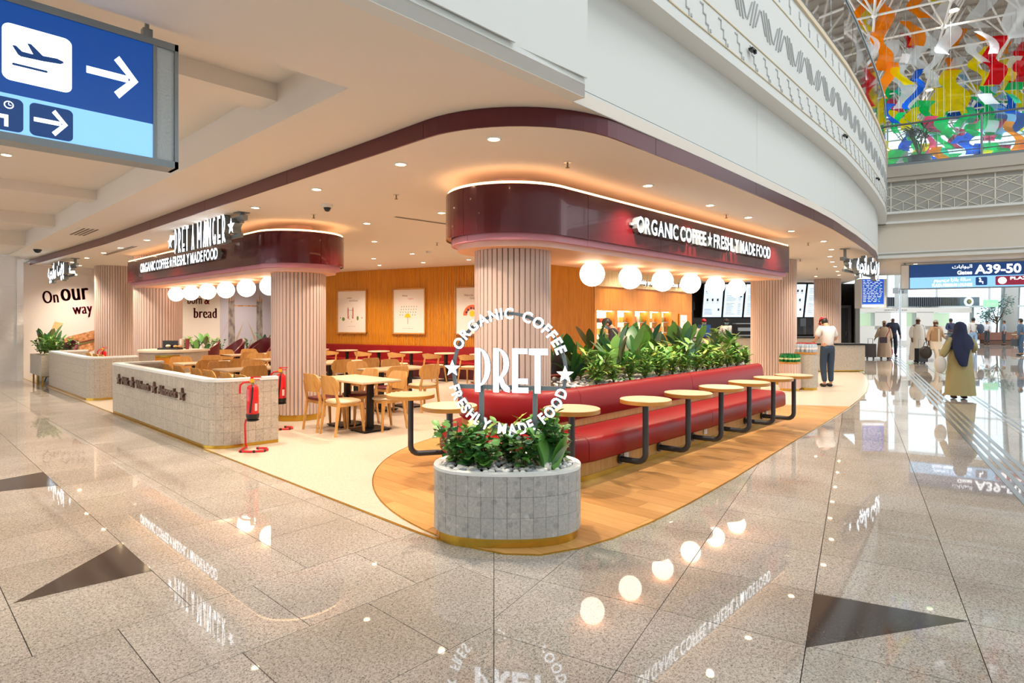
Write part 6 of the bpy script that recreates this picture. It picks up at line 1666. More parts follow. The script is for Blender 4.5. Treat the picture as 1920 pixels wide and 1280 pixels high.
# ------------------------------------------------------------------ far glazed wall
GW = MB()
for k in range(16): hbox(GW, 56.0, 56.2, -14+3.2*k, -13.88+3.2*k, 0, 17)
for z in (0.1, 2.6, 5.6, 8.6, 11.6, 14.6): hbox(GW, 56.0, 56.14, -14, 34, z, z+0.12)
GWO = struct(GW.build('window_1', mat('mullion_white', '#d5dde0', 0.4)))
pane = None
M_PANE = mat('window_glass', '#e4f0f4', 0.05); glassy(M_PANE, '#eef6f8', 0.03)
for k in range(15):
    for j, (z, h) in enumerate(((0.22, 2.38), (2.72, 2.88), (5.72, 2.88), (8.72, 2.88), (11.72, 2.88))):
        m = MB(); hbox(m, 56.06, 56.08, -13.88+3.2*k, -10.8+3.2*k, z, z+h); m.build('glass_pane', M_PANE, GWO)
for k, (r, d, rr_, lean) in enumerate(((28.3, 43.5, 0.42, 0.0), (36.5, 44, 0.55, 0.6))):
    p = V(r, d); o = MB().tube([(0, 0, 0), (lean, 0, 14)], rr_, 20).build('round_column', M_WHITE, None, 'all', p, rz); tag(o, ('straight white round column beside the gate sign pole', 'leaning white round column beyond the cafe tree')[k], 'column'); o['kind'] = 'structure'
# ------------------------------------------------------------------ service kiosk with windows
KK = thing('service_kiosk', 'long white service kiosk with green-lit windows across the hall', 'kiosk', V(24.0, 41), rz)
kw = mat('kiosk_white', '#d9d6cf', 0.6)
for c, s in (((3.6, 0.5, 0.62), (7.8, 1.0, 1.24)), ((3.6, 0.5, 2.32), (7.8, 1.0, 0.34)), ((1.9, 0.5, 1.6), (2.1, 1.0, 1.2)), ((4.3, 0.5, 1.6), (1.2, 1.0, 1.2))): MB().box(c, s).build('wall_section', kw, KK)
gg = mat('kiosk_glow', '#c8d79a', 0.3, 0, 0.55, ecol='#c8d79a')
for x0, x1 in ((-0.3, 0.85), (2.95, 3.7), (4.9, 6.3)):
    MB().box(((x0+x1)/2, 0.5, 1.68), (x1-x0, 0.1, 0.9)).build('lit_window', gg, KK); MB().box(((x0+x1)/2, 0.02, 1.68), (x1-x0, 0.02, 0.92)).build('window_pane', M_PANE, KK)
MB().box((2.45, -0.05, 1.2), (1.0, 0.08, 1.9)).build('notice_screen', mat('kiosk_screen', '#e8f1f8', 0.4, 0, 0.7), KK)
d = MB(); put_text(d, 'SERVICE DESK', 2.3, 2.27, 0.11, 1.6, 5); put_text(d, arabic('بوابة'), 2.3, 2.42, 0.10, 0.5, 5)
d.v = [(v[0], v[1], v[2]) for v in d.v]; d.build('kiosk_lettering', PRINT, KK).matrix_basis = planeM((0, -0.01, 0), (1, 0))
for k in range(5): MB().box((4.35+0.22*k, -0.02, 0.35), (0.12, 0.02, 0.14)).build('payment_sticker', PRINT[k % 4], KK)
SH = thing('striped_pavilion', 'dark striped pavilion roof with a round white badge behind the kiosk', 'pavilion', V(28.6, 46), rz)
for k in range(34): MB().box((0.15+0.16*k, 0, 3.05), (0.09, 0.5, 0.7)).build('slat', mat('slat_dark_grey', '#4f5660', 0.5), SH)
MB().box((2.8, 0.3, 3.05), (5.6, 0.1, 0.66)).build('backing', kw, SH); MB().box((6.4, 0, 3.05), (1.5, 0.5, 0.72)).build('end_panel', mat('slat_blue_grey', '#8fa3b4', 0.5), SH)
MB().box((3.0, 0.2, 1.3), (0.2, 0.2, 2.7)).box((6.9, 0.2, 1.3), (0.2, 0.2, 2.7)).build('post', kw, SH)
MB().lathe([(0.34, -0.03), (0.34, 0.03)], 24).build('round_badge', B_WHITE, SH, loc=(6.3, -0.28, 3.05), rot=(pi/2, 0, 0))
d = MB(); disc(d, 0, 0, 0.2, 5, 0.035, 14); disc(d, 0.05, 0.03, 0.14, 3, 0.037, 14); d.build('badge_mark', PRINT, SH).matrix_basis = planeM((6.3, -0.28, 3.05), (1, 0))
t = thing('hall_sign', 'small green hanging sign before the bright windows', 'sign', V(31.6, 39.5, 2.5), rz); MB().box((0, 0, 0.24), (0.95, 0.08, 0.48)).build('panel', mat('green_sign', '#8cc9a0', 0.4, 0, 0.5), t)
for x in (-0.4, 0.4): MB().tube([(x, 0, 0.48), (x, 0, 3.5)], 0.012, 5).build('rod', M_STEEL, t)
d = MB(); put_text(d, 'GATES', 0, 0.1, 0.16, 0.6, 0); d.build('lettering', [M_WHITE], t).matrix_basis = planeM((0, -0.045, 0), (1, 0))
# signal pole
t = thing('camera_pole', 'tall steel pole with bracketed fittings before the kiosk', 'pole', V(24.0, 37), rz)
MB().tube([(0, 0, 0), (0, 0, 3.9)], 0.06, 10).build('pole', M_STEEL, t, True); MB().lathe([(0.2, 0), (0.2, 0.03)], 16).build('base_plate', M_STEEL, t)
for s in (-1, 1): MB().box((s*0.28, 0, 3.45), (0.24, 0.2, 0.34)).box((s*0.14, 0, 3.4), (0.2, 0.05, 0.05)).build('camera_head', mat('pole_grey', '#8f9598', 0.5), t)
# rope-stand by the kiosk
for k, (r, d) in enumerate(((20.6, 29.0), (17.0, 33.0))):
    t = thing('queue_post', ('slim steel queue post in front of the kiosk, nearest the vest man', 'slim steel queue post nearest the flight board')[k], 'post', V(r, d), rz); MB().lathe([(0.16, 0), (0.16, 0.03)], 16).build('base', M_STEEL, t); MB().tube([(0, 0, 0.02), (0, 0, 1.0)], 0.03, 10).build('tube', M_STEEL, t); MB().box((0.4, 0, 0.96), (0.8, 0.01, 0.05)).build('belt', M_BLKP, t)
# ------------------------------------------------------------------ cafe seating with tree
t = thing('cafe_tree', 'small leafy tree in a brown planter before the windows', 'tree', V(33.2, 41.0), rz)
MB().box((0, 0, 0.55), (1.9, 1.0, 0.5)).build('planter_box', mat('planter_brown', '#8a5a48', 0.6), t); MB().box((0, 0, 0.16), (1.7, 0.8, 0.3)).build('planter_base', mat('planter_dark', '#6d4a38', 0.6), t)
tk = MB().tube([(0, 0, 0.7), (0.05, 0, 1.4), (0.0, 0, 1.9)], [0.06, 0.05, 0.04], 8)
cr_ = MB(); LR = random.Random(9)
ends = []
for k in range(13):
    a = LR.uniform(0, 6.28); l = LR.uniform(0.6, 1.25); e = Vector((cos(a)*l, sin(a)*l*0.6, 1.5+LR.uniform(0.2, 1.6))); tk.tube([(0, 0, 1.3+0.3*LR.random()), e], [0.03, 0.01], 5); ends.append(e)
tk.build('trunk', mat('bark', '#5d4a3a', 0.8), t)
for e in ends:
    for k in range(55):
        p = e+Vector((LR.gauss(0, .22), LR.gauss(0, .22), LR.gauss(0, .18))); a = LR.uniform(0, 6.28); s = LR.uniform(0.05, 0.1); u = Vector((cos(a), sin(a), LR.uniform(-.5, .5))).normalized()*s; w = u.orthogonal().normalized()*s*0.45
        cr_.add([p-u, p+w, p+u, p-w], [(0, 1, 2, 3)])
stuff(cr_.build('foliage', leafmat('tree_leaf', '#2f5a52', '#4b7a66'), t))
def cafe_chair(label, r, d, rot):
    t = thing('cafe_chair', label, 'chair', V(r, d), rz+rot, 'chairs of the window cafe')
    m = mat('walnut', '#7a5636', 0.5); MB().box((0, 0, 0.45), (0.42, 0.42, 0.04)).build('seat', m, t); curved_back(0.42, 0.55, 0.85, -0.2, 0.05, 0.02, 0.1, 8).build('backrest', m, t)
    for a in (-1, 1):
        for b in (-1, 1): MB().tube([(a*0.2, b*0.2, 0), (a*0.15, b*0.15, 0.45)], 0.015, 6).build('leg', m, t)
def cafe_table(label, r, d):
    t = thing('cafe_bistro_table', label, 'table', V(r, d), 0, 'tables of the window cafe'); MB().lathe([(0.4, 0.72), (0.4, 0.745)], 20).build('tabletop', M_TOP, t); MB().tube([(0, 0, 0), (0, 0, 0.72)], 0.03, 8).build('post', M_BLACK, t); MB().lathe([(0.25, 0), (0.25, 0.02)], 16).build('base', M_BLACK, t)
for k, (r, d) in enumerate(((31.9, 37.6), (33.5, 37.8), (35.4, 39.0), (35.8, 42.0), (32.6, 43.6))):
    nm = ('beside the leaning column side walkway', 'in front of the brown tree planter', 'past the tree planter toward the window', 'behind the tree, near the glass', 'between the kiosk and the tree')[k]
    cafe_table('bistro table '+nm, r, d)
    cafe_chair('walnut cafe chair at the bistro table '+nm+', nearer', r-0.3, d-0.65, 0); cafe_chair('walnut cafe chair at the bistro table '+nm+', farther', r+0.35, d+0.6, pi)
# palm on the bridge
bp_ = HW(20.9, 1.55, 5.92); 
t = thing('bridge_planter', 'dark oval planter standing on the bridge behind the glass', 'planter', bp_, rz)
MB().lathe([(0.25, 0), (0.33, 0.42), (0.33, 0.45)], 24, sx=1.0, sy=0.7).build('pot', mat('pot_grey', '#4a4e52', 0.5), t, 40); MB().lathe([(0.3, 0.40), (0.3, 0.42)], 20, sy=0.7).build('soil', MATS['dark_soil'], t)
plant('palm', (bp_.x, bp_.y, bp_.z+0.42), 0.95, 'feathery dark palm growing in the bridge planter', 'palms on the bridge', 1.6)
# unseen side and rear walls of the atrium, added to cut sky light
m = MB(); hbox(m, -14, 16, 17.0, 17.3, 0, 17); struct(m.build('wall_sky_block_side', M_WHITE))
m = MB(); hbox(m, -13.3, -13, -10, 17, 0, 17); struct(m.build('wall_sky_block_rear', M_WHITE))

hb = bpy.data.lights.new('hall_fill_beam', 'SPOT'); hb.energy = 2400; hb.color = (0.97, 0.98, 1.0); hb.spot_size = radians(110); hb.spot_blend = 0.6; hb.shadow_soft_size = 0.25  # fill lamps with made-up fittings, added to brighten the far hall
for k, (w, p) in enumerate(((31, 3.5), (31, 11), (41, 3.5), (41, 11), (49, 7))):
    q = HW(w, p, 14.6); t = thing('hall_fill_lamp', f'added fill lamp hung from the atrium truss, {("first", "second", "third", "fourth", "fifth")[k]} beyond the bridge', 'lamp', q, 0, 'added hall fill lamps')
    MB().lathe([(0.04, 0.3), (0.06, 0.25), (0.20, 0.02), (0.20, 0.0)], 20, caps=False).build('reflector', M_STEEL, t, 40); MB().tube([(0, 0, 0.28), (0, 0, 2.4)], 0.012, 6).build('rod', M_STEEL, t); MB().lathe([(0.17, 0.012), (0.17, 0.016)], 18).build('lens', M_LAMP, t)
    o = bpy.data.objects.new('beam', hb); o.parent = t; o.location = (0, 0, -0.05); COL.objects.link(o)
# ------------------------------------------------------------------ people (local: facing +y)
def skin(name, V_, E_, Rd, m, parent, root=0, sub=1):
    me = bpy.data.meshes.new(name); me.from_pydata([tuple(v) for v in V_], E_, [])
    o = bpy.data.objects.new('tmp', me); COL.objects.link(o)
    o.modifiers.new('skin', 'SKIN').use_smooth_shade = True
    for i, r in enumerate(Rd):
        q = me.skin_vertices[0].data[i]; q.radius = (r, r) if not isinstance(r, tuple) else r; q.use_root = (i == root)
    if sub: s = o.modifiers.new('s', 'SUBSURF'); s.levels = sub; s.render_levels = sub
    me2 = bpy.data.meshes.new_from_object(o.evaluated_get(bpy.context.evaluated_depsgraph_get()))
    bpy.data.objects.remove(o); bpy.data.meshes.remove(me)
    me2.name = name; me2.materials.clear(); me2.materials.append(m)
    me2.polygons.foreach_set('use_smooth', [True]*len(me2.polygons))
    return link(name, me2, parent)
def loft(rings, n=20, mi=0, cap=True, wob=0.0, folds=9):
    mb = MB()
    for z, rx, ry, cx, cy in rings:
        for j in range(n):
            a = 2*pi*j/n; k = 1+wob*sin(folds*a)*(1-(z-rings[-1][0])/max(1e-6, rings[0][0]-rings[-1][0]))
            mb.v.append((cx+rx*cos(a)*k, cy+ry*sin(a)*k, z))
    for i in range(len(rings)-1):
        for j in range(n):
            q = (j+1) % n; mb.f.append([i*n+j, (i+1)*n+j, (i+1)*n+q, i*n+q]); mb.m.append(mi)
    if cap: mb.f.append(list(range(n))); mb.m.append(mi)
    return mb
SKINS = {k: mat('skin_'+k, c, 0.55) for k, c in dict(light='#c99878', tan='#a8714e', brown='#6e452e').items()}
M_HAIR = mat('dark_hair', '#1d1815', 0.6); M_HAIRG = mat('grey_hair', '#b9b4ae', 0.7)
def person(label, loc, rot, H, pose=None, tone='tan', top=None, sleeve='long', legs=None, shoes='#2b2320', robe=None, hat=None, hair=M_HAIR, mask=None, extra=None, lean=0.0, headtilt=0.0, grp=None):
    t = thing('person', label, 'person', loc, rot, grp)
    s = H/1.75; P = dict(le=(-0.25, -0.03, 1.16), lw=(-0.27, 0.05, 0.92), re=(0.25, -0.03, 1.16), rw=(0.27, 0.05, 0.92), lk=(-0.10, 0.03, 0.50), la=(-0.11, -0.02, 0.08), rk=(0.10, 0.03, 0.50), ra=(0.11, -0.02, 0.08))
    P.update(pose or {})
    cl, sl = cos(lean), sin(lean)
    def B(x, y, z):
        """point of the upper body, leaning about the hips"""
        z0 = z-0.95; return Vector((x, y*cl+z0*sl, 0.95+z0*cl-y*sl))*s
    Q = lambda p: Vector(p)*s
    pel, wai, che, nek = B(0, 0, 0.95), B(0, 0, 1.12), B(0, 0, 1.33), B(0, -0.005, 1.49)
    hd = nek+Vector((0, sin(lean+headtilt), cos(lean+headtilt)))*0.11*s+Vector((0, cos(lean+headtilt), -sin(lean+headtilt)))*0.02*s
    ht = hd+Vector((0, sin(lean+headtilt), cos(lean+headtilt)))*0.085*s
    ls, rs = B(-0.17, 0, 1.42), B(0.17, 0, 1.42)
    up = lambda p: B(*p) if lean else Q(p)
    V_ = [pel, wai, che, nek, hd, ht, ls, up(P['le']), up(P['lw']), rs, up(P['re']), up(P['rw']), Q((-0.095, 0, 0.90)), Q(P['lk']), Q(P['la']), Q((0.095, 0, 0.90)), Q(P['rk']), Q(P['ra'])]
    E_ = [(0, 1), (1, 2), (2, 3), (3, 4), (4, 5), (2, 6), (6, 7), (7, 8), (2, 9), (9, 10), (10, 11), (0, 12), (12, 13), (13, 14), (0, 15), (15, 16), (16, 17)]
    Rd = [0.13, 0.12, 0.13, 0.05, 0.082, 0.066, 0.06, 0.042, 0.028, 0.06, 0.042, 0.028, 0.085, 0.055, 0.036, 0.085, 0.055, 0.036]
    for a, w in ((14, 'la'), (17, 'ra')):
        V_.append(V_[a]+Vector((0, 0.15, -0.05))*s); E_.append((a, len(V_)-1)); Rd.append(0.03)
    for e, w, sg in ((7, 8, -1), (10, 11, 1)):
        d = (V_[w]-V_[e]).normalized(); side = Vector((0, 1, 0)); side = (side-d*side.dot(d)).normalized(); inn = d.cross(side)*sg
        V_.append(V_[w]+d*0.055*s); E_.append((w, len(V_)-1)); Rd.append(0.03); pm_ = len(V_)-1
        for f, ln in ((-0.027, 0.055), (-0.009, 0.068), (0.009, 0.062), (0.027, 0.048)):
            V_.append(V_[pm_]+(d*0.045+side*f)*s); V_.append(V_[-1]+(d*ln*0.8-inn*ln*0.35)*s); n = len(V_)
            E_ += [(pm_, n-2), (n-2, n-1)]; Rd += [0.010, 0.008]
        V_.append(V_[w]+(d*0.045+side*0.038)*s); V_.append(V_[-1]+(d*0.035+side*0.02)*s); n = len(V_); E_ += [(w, n-2), (n-2, n-1)]; Rd += [0.011, 0.009]
    skin('body', V_, E_, [r*s for r in Rd], SKINS[tone], t)
    hx = Vector((1, 0, 0)); hy = Vector((0, cos(lean+headtilt), -sin(lean+headtilt))); hz = Vector((0, sin(lean+headtilt), cos(lean+headtilt)))
    HM = Matrix(((hx.x, hy.x, hz.x, hd.x), (hx.y, hy.y, hz.y, hd.y), (hx.z, hy.z, hz.z, hd.z), (0, 0, 0, 1))) @ Matrix.Diagonal((s, s, s, 1))
    def headpart(nm, mb, m, sm=True): o = mb.build(nm, m, t, sm); o.matrix_basis = HM; return o
    fc = MB(); fc.ball((-0.03, 0.078, 0.012), 0.011, 8, 6).ball((0.03, 0.078, 0.012), 0.011, 8, 6); headpart('eye', fc, M_HAIR) if not mask or mask else None
    headpart('nose', MB().add([(-0.014, 0.08, -0.02), (0.014, 0.08, -0.02), (0, 0.11, -0.018), (0, 0.085, 0.02)], [(0, 2, 1), (0, 3, 2), (1, 2, 3)]), SKINS[tone], False)
    headpart('mouth', MB().box((0, 0.076, -0.045), (0.045, 0.012, 0.01)), mat('lip', '#7c4438', 0.5), False)
    headpart('ear', MB().ball((-0.086, 0, 0), 0.022, 8, 6, 0, (0.4, 0.8, 1.2)).ball((0.086, 0, 0), 0.022, 8, 6, 0, (0.4, 0.8, 1.2)), SKINS[tone])
    def shell(r, keep, sc=(0.92, 1.05, 1.15), c=(0, -0.005, 0.03)):
        mb = MB(); b = MB().ball(c, r, 18, 14, 0, sc); mb.v = b.v
        for f in b.f:
            m = sum((Vector(b.v[i]) for i in f), Vector())/len(f)
            if keep(m): mb.f.append(f); mb.m.append(0)
        return mb
    if hair: headpart('hair', shell(0.098, lambda m: m.z > 0.045 or (m.y < -0.01 and m.z > -0.05)), hair)
    if hat == 'cap' or (isinstance(hat, tuple) and hat[0] == 'cap'):
        cm = mat('cap_'+hat[1].strip('#'), hat[1], 0.6); cp = headpart('cap', shell(0.106, lambda m: m.z > 0.045), cm)
        br = MB(); br.prism([(-0.075, 0.06), (-0.06, 0.13), (0, 0.17), (0.06, 0.13), (0.075, 0.06)], 0.045, 0.055); br.build('cap_peak', cm, cp)
    if isinstance(hat, tuple) and hat[0] == 'kufi': headpart('skull_cap', shell(0.107, lambda m: m.z > 0.05), mat('kufi_'+hat[1].strip('#'), hat[1], 0.7))
    if mask: headpart('face_mask', shell(0.1, lambda m: m.y > 0.03 and -0.08 < m.z < 0.005, (0.9, 1.02, 1.1), (0, 0.002, 0)), mat('mask_'+mask.strip('#'), mask, 0.7))
    if legs:
        lm = mat('cloth_'+legs.strip('#'), legs, 0.8)
        skin('trousers', [V_[0]+Vector((0, 0, 0.10*s)), V_[0]-Vector((0, 0, 0.02*s)), V_[12], V_[13], V_[14]+Vector((0, 0, 0.03)), V_[15], V_[16], V_[17]+Vector((0, 0, 0.03))], [(0, 1), (1, 2), (2, 3), (3, 4), (1, 5), (5, 6), (6, 7)], [r*s for r in (0.14, 0.135, 0.10, 0.08, 0.06, 0.10, 0.08, 0.06)], lm, t)
    if top:
        tm_ = mat('cloth_'+top.strip('#'), top, 0.8); e = 1.0 if sleeve == 'long' else 0.62
        Lm = lambda a, b, k: a+(b-a)*k
        vv = [V_[0], V_[1], V_[2], nek-Vector((0, 0, 0.03))*s, V_[6], V_[9]]; ee = [(0, 1), (1, 2), (2, 3), (2, 4), (2, 5)]; rr = [0.152, 0.148, 0.16, 0.075, 0.085, 0.085]
        for a, b, c, k in ((6, 7, 8, 4), (9, 10, 11, 5)):
            if sleeve == 'long': vv += [V_[b], Lm(V_[b], V_[c], 0.9)]; n = len(vv); ee += [(k, n-2), (n-2, n-1)]; rr += [0.062, 0.048]
            else: vv += [Lm(V_[a], V_[b], 0.85)]; n = len(vv); ee += [(k, n-1)]; rr += [0.07]
        skin('shirt', vv, ee, [r*s for r in rr], tm_, t)
    if robe:
        rm = mat('cloth_'+robe.strip('#'), robe, 0.85)
        loft([(z*s, a*s, b*s, 0, c*s) for z, a, b, c in ((1.47, 0.075, 0.07, 0), (1.42, 0.17, 0.12, 0), (1.25, 0.215, 0.155, 0), (0.95, 0.235, 0.18, 0), (0.5, 0.275, 0.21, 0), (0.09, 0.30, 0.23, 0))], 26, wob=0.07).build('robe', rm, t, True)
        vv = [V_[6], V_[7], V_[8], V_[9], V_[10], V_[11]]
        for k in (0, 3): skin('sleeve', vv[k:k+3], [(0, 1), (1, 2)], [r*s for r in (0.088, 0.082, 0.078)], rm, t)
    sm = mat('shoe_'+shoes.strip('#'), shoes, 0.6)
    for a in (14, 17):
        p = V_[a]; MB().ball((p.x, p.y+0.06*s, 0.045*s), 0.05*s, 10, 6, 0, (0.9, 2.3, 0.9)).build('shoe', sm, t, True)
    return t, s, V_
def held(name, label, cat, loc, rot, parts):
    t = thing(name, label, cat, loc, rot)
    for nm, mb, m in parts: mb.build(nm, m, t, 45)
    return t
AWAY = TH-pi/2                      # facing away from the camera
TOW = TH+pi/2                       # facing the camera
# woman in navy headscarf
p = V(9.17, 12.25)
t, s, J = person('person walking away in a navy headscarf and long khaki dress', p, AWAY-0.1, 1.56, dict(le=(-0.33, -0.05, 1.15), lw=(-0.38, 0.02, 0.95), re=(0.33, 0.0, 1.18), rw=(0.34, 0.16, 1.08)), 'tan', robe='#a69a6c', hair=None, shoes='#5a3a2e')
sc = mat('navy_scarf', '#1a2342', 0.8)
loft([(z*s, a*s, b*s, x*s, y*s) for z, a, b, x, y in ((1.775, 0.015, 0.015, 0, 0.0), (1.755, 0.07, 0.07, 0, 0.0), (1.70, 0.115, 0.115, 0, -0.01), (1.60, 0.125, 0.13, 0, -0.01), (1.50, 0.14, 0.135, 0, -0.01), (1.42, 0.22, 0.16, 0, -0.01), (1.28, 0.265, 0.19, 0, -0.02), (1.14, 0.255, 0.2, -0.02, -0.03))], 26, wob=0.04, folds=7).build('headscarf', sc, t, True)
loft([(z*s, a*s, 0.035*s, x*s, y*s) for z, a, x, y in ((1.36, 0.20, -0.06, -0.14), (1.15, 0.19, -0.08, -0.195), (0.98, 0.15, -0.09, -0.22), (0.80, 0.09, -0.07, -0.235), (0.76, 0.05, -0.05, -0.235))], 16, wob=0.05).build('scarf_tail', sc, t, True)
held('shoulder_bag', 'cream shoulder bag hanging beside the khaki dress', 'bag', p+Vector((RX, RY, 0))*-0.40+Vector((0, 0, 0.62)), rz, [('bag_body', MB().ball((0, 0, 0.08), 0.15, 14, 10, 0, (0.8, 0.5, 1.2)), mat('bag_cream', '#d8d0c6', 0.7)), ('strap', MB().tube([(0.08, 0, 0.25), (0.12, 0, 0.5), (0.14, 0.02, 0.68)], 0.012, 6), mat('strap_grey', '#8d8a86', 0.6))])
# man with red cap by the bottles
p = V(7.62, 14.45)
person('person in red cap, white polo shirt and jeans behind the water bottles', p, AWAY+0.15, 1.74, dict(le=(-0.27, 0.02, 1.17), lw=(-0.17, 0.24, 1.12), re=(0.27, 0.02, 1.17), rw=(0.17, 0.24, 1.12), la=(-0.09, -0.02, 0.08), ra=(0.09, 0.0, 0.08)), 'light', top='#e9e2dd', sleeve='short', legs='#2c3d52', shoes='#1a1a1c', hat=('cap', '#b5172a'), lean=0.10, headtilt=0.55)
# worker in dark jacket before the niches
p = V(2.35, 13.0)
person('person in dark jacket, black cap and blue mask bending before the lit niches', p, AWAY+1.45, 1.74, dict(le=(-0.22, 0.12, 1.2), lw=(-0.16, 0.36, 1.05), re=(0.22, 0.12, 1.2), rw=(0.16, 0.36, 1.05)), 'light', top='#33303a', legs='#22232a', hat=('cap', '#3a2c28'), mask='#8fb4d0', lean=0.35, headtilt=0.35)
# counter staff
for k, (r, d, m, c) in enumerate(((6.95, 21.7, '#c9cfc9', '#c02028'), (7.95, 22.2, '#8fc4dc', '#3a2a24'), (6.28, 22.0, '#c9cfc9', '#c02028'))):
    person(('person in red cap and grey mask behind the service counter', 'person in dark cap and pale blue mask behind the service counter', 'person in red cap half hidden by the niche wall, behind the counter')[k], V(r, d), TOW, 1.68, None, ('tan', 'brown', 'tan')[k], top='#efece8', legs='#22232a', hat=('cap', c), mask=m)
# couple with suitcase
p = V(15.55, 25.0)
t, s, J = person('person in peach tunic and trousers with a red shoulder strap, walking with a suitcase', p, TOW-0.35, 1.60, dict(lk=(-0.10, 0.12, 0.5), la=(-0.11, 0.1, 0.08), rk=(0.10, 0.02, 0.5), ra=(0.1, -0.16, 0.1), rw=(0.34, -0.06, 0.95)), 'brown', robe='#d6b79c', hat=('kufi', '#a07a5c'), hair=None, legs='#cdbfa6')
held('shoulder_bag', 'small dark bag on a red strap against the peach tunic', 'bag', p+Vector((RX, RY, 0))*-0.2+Vector((-FX, -FY, 0))*0.27+Vector((0, 0, 0.80)), rz, [('bag_body', MB().box((0, 0, 0), (0.26, 0.08, 0.24)), mat('bag_plum', '#3a2430', 0.6)), ('strap', MB().tube([(0.1, 0, 0.1), (0.26, 0.04, 0.38), (0.33, 0.12, 0.56)], 0.016, 6), mat('strap_red', '#b5202c', 0.6))])
held('suitcase', 'brown upright suitcase rolling beside the peach tunic', 'suitcase', p+Vector((RX, RY, 0))*-0.58, rz, [('shell', MB().box((0, 0, 0.36), (0.36, 0.24, 0.56)), mat('case_brown', '#3f2f26', 0.45)), ('handle', MB().tube([(-0.1, 0, 0.64), (-0.1, 0, 0.85), (0.1, 0, 0.85), (0.1, 0, 0.64)], 0.01, 6), M_BLKP), ('wheels', MB().ball((-0.13, 0, 0.04), 0.04, 8, 6).ball((0.13, 0, 0.04), 0.04, 8, 6), M_BLKP)])
p = V(16.8, 26.4)
person('person in navy clothes walking behind the peach tunic', p, TOW-0.2, 1.78, dict(rw=(0.36, -0.12, 0.95), re=(0.30, -0.10, 1.17)), 'brown', top='#232a3e', legs='#23283a', hair=None)
held('hand_bag', 'bright red bag carried low behind the peach tunic', 'bag', V(15.95, 25.3, 0.0), rz, [('bag_body', MB().ball((0, 0, 0.28), 0.2, 12, 8, 0, (0.75, 0.5, 1.3)), mat('bag_red', '#a81c2a', 0.6)), ('straps', MB().tube([(-0.08, 0, 0.5), (-0.06, 0, 0.64), (0.06, 0, 0.64), (0.08, 0, 0.5)], 0.012, 6), M_BLKP)])
# man in vest
p = V(15.15, 21.4)
t, s, J = person('person in beige waistcoat over a white tunic and trousers, carrying a dark bag', p, TOW, 1.64, dict(le=(-0.27, -0.02, 1.17), lw=(-0.36, 0.12, 0.98), re=(0.26, -0.04, 1.16), rw=(0.30, 0.04, 0.90), lk=(-0.09, 0.06, 0.5), la=(-0.09, -0.02, 0.08), rk=(0.10, 0.18, 0.52), ra=(0.06, 0.16, 0.1)), 'brown', robe=None, top='#c9ab8a', legs='#e5d8c6', hair=M_HAIRG, shoes='#5a2f22')
loft([(z*s, a*s, b*s, 0, 0) for z, a, b in ((1.0, 0.205, 0.165), (0.85, 0.22, 0.17), (0.62, 0.25, 0.19))], 22, wob=0.06, cap=False).build('tunic_skirt', mat('tunic_white', '#eadfce', 0.85), t, True)
loft([(z*s, a*s, b*s, 0, 0) for z, a, b in ((1.44, 0.10, 0.08), (1.40, 0.175, 0.125), (1.2, 0.20, 0.165), (0.92, 0.212, 0.175))], 22, cap=False).build('waistcoat', mat('vest_beige', '#a98c6c', 0.85), t, True)
MB().box((0, 0.175*s, 1.15*s), (0.06*s, 0.02, 0.5*s)).build('white_placket', mat('tunic_white', '#eadfce'), t)
headb = J[4]
MB().ball((headb.x, headb.y+0.055*s, headb.z-0.055*s), 0.06*s, 12, 8, 0, (1.0, 0.6, 0.7)).build('beard', M_HAIRG, t, True)
held('carried_bag', 'dark bag hanging from the hand of the beige waistcoat wearer', 'bag', p+Vector((RX, RY, 0))*-0.36+Vector((0, 0, 0.30)), rz, [('bag_body', MB().ball((0, 0, 0.16), 0.25, 14, 10, 0, (0.9, 0.45, 0.95)), mat('bag_black_brown', '#2d2622', 0.5)), ('handles', MB().tube([(-0.08, 0, 0.38), (-0.03, 0, 0.52), (0.03, 0, 0.52), (0.08, 0, 0.38)], 0.012, 6), M_BLKP)])
p = V(15.6, 23.0)
person('person in white robe and white cap just behind the beige waistcoat', p, TOW, 1.74, None, 'brown', robe='#e8e4dc', hat=('kufi', '#eeeae4'), hair=None)
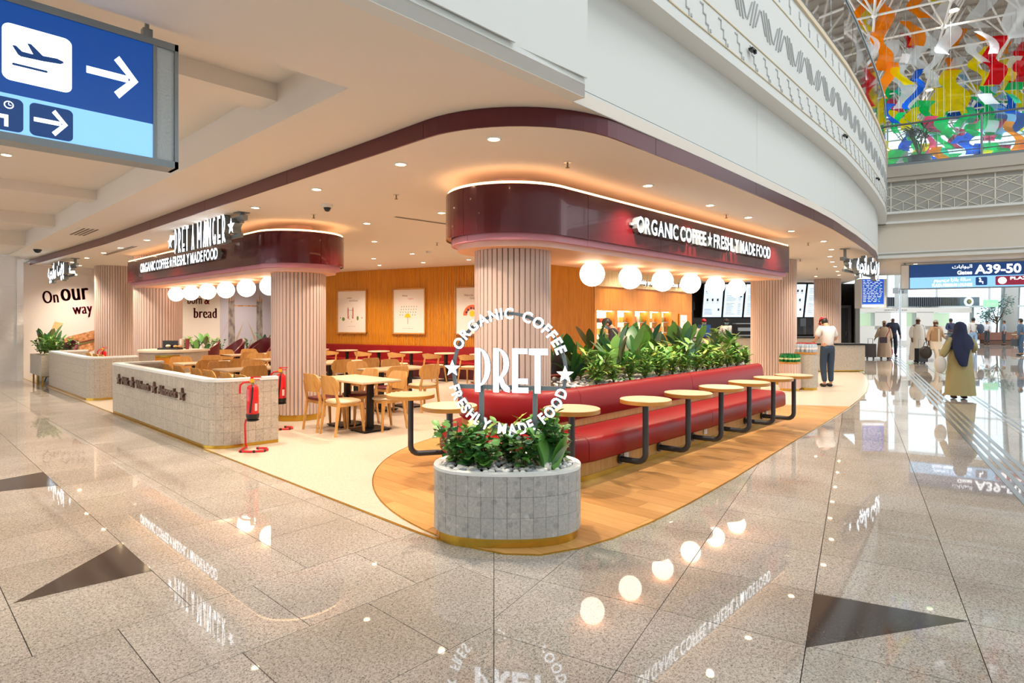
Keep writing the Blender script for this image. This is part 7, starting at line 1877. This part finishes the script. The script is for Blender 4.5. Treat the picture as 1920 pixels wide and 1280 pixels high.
held('suitcase', 'black cabin suitcase between the two robed walkers', 'suitcase', V(15.25, 22.3), rz, [('shell', MB().box((0, 0, 0.32), (0.34, 0.24, 0.5)), M_BLKP), ('handle', MB().tube([(-0.1, 0, 0.57), (-0.1, 0, 0.9), (0.1, 0, 0.9), (0.1, 0, 0.57)], 0.01, 6), M_STEEL), ('wheels', MB().ball((-0.12, 0, 0.035), 0.035, 8, 6).ball((0.12, 0, 0.035), 0.035, 8, 6), M_BLKP)])
p = V(24.2, 33.0)
person('person in navy jacket seen from behind, arms folded behind the back', p, AWAY, 1.74, dict(le=(-0.30, -0.06, 1.16), lw=(-0.10, -0.17, 1.08), re=(0.30, -0.06, 1.16), rw=(0.10, -0.17, 1.08)), 'brown', top='#2a3350', legs='#5c6468')
p = V(23.9, 31.0)
t, s, J = person('person in pale shirt and jeans wearing a dark backpack', p, AWAY-0.2, 1.78, None, 'tan', top='#d8d2cc', legs='#8fa9c4')
held('backpack', 'dark backpack worn over the pale shirt', 'backpack', p+Vector((RX, RY, 0))*0.22+Vector((-FX, -FY, 0))*0.2+Vector((0, 0, 0.98)), rz, [('bag_body', MB().ball((0, 0, 0.2), 0.2, 14, 10, 0, (0.85, 0.6, 1.35)), mat('pack_navy', '#2c3a4e', 0.6)), ('strap', MB().tube([(-0.08, 0.02, 0.42), (-0.3, 0.16, 0.44), (-0.42, 0.3, 0.3)], 0.018, 6), M_BLKP)])
p = V(23.3, 27.4)
person('person in slate blue clothes at the very edge of the hall', p, AWAY+0.6, 1.72, None, 'tan', top='#4a6078', legs='#3d5670')
held('hand_bag', 'dark hand bag carried by the slate blue clothes', 'bag', p+Vector((RX, RY, 0))*-0.3+Vector((0, 0, 0.45)), rz, [('bag_body', MB().box((0, 0, 0.15), (0.26, 0.1, 0.3)), M_BLKP), ('handle', MB().tube([(-0.07, 0, 0.3), (-0.05, 0, 0.42), (0.05, 0, 0.42), (0.07, 0, 0.3)], 0.01, 6), M_BLKP)])
for k, (r, d, c, a) in enumerate(((31.9, 40.2, '#d8dadf', 1.2), (34.9, 40.3, '#2f3b4a', -1.0), (36.6, 41.0, '#d9cfc4', 2.0), (32.4, 39.4, '#8a97a6', 0.4))):
    person(('person in white standing by the farther bistro tables', 'person in dark blue by the table past the tree', 'person in cream by the glass behind the tree', 'person in grey-blue between kiosk and tree')[k], V(r, d), a, 1.62, None, 'tan', top=c, legs='#3a4048')
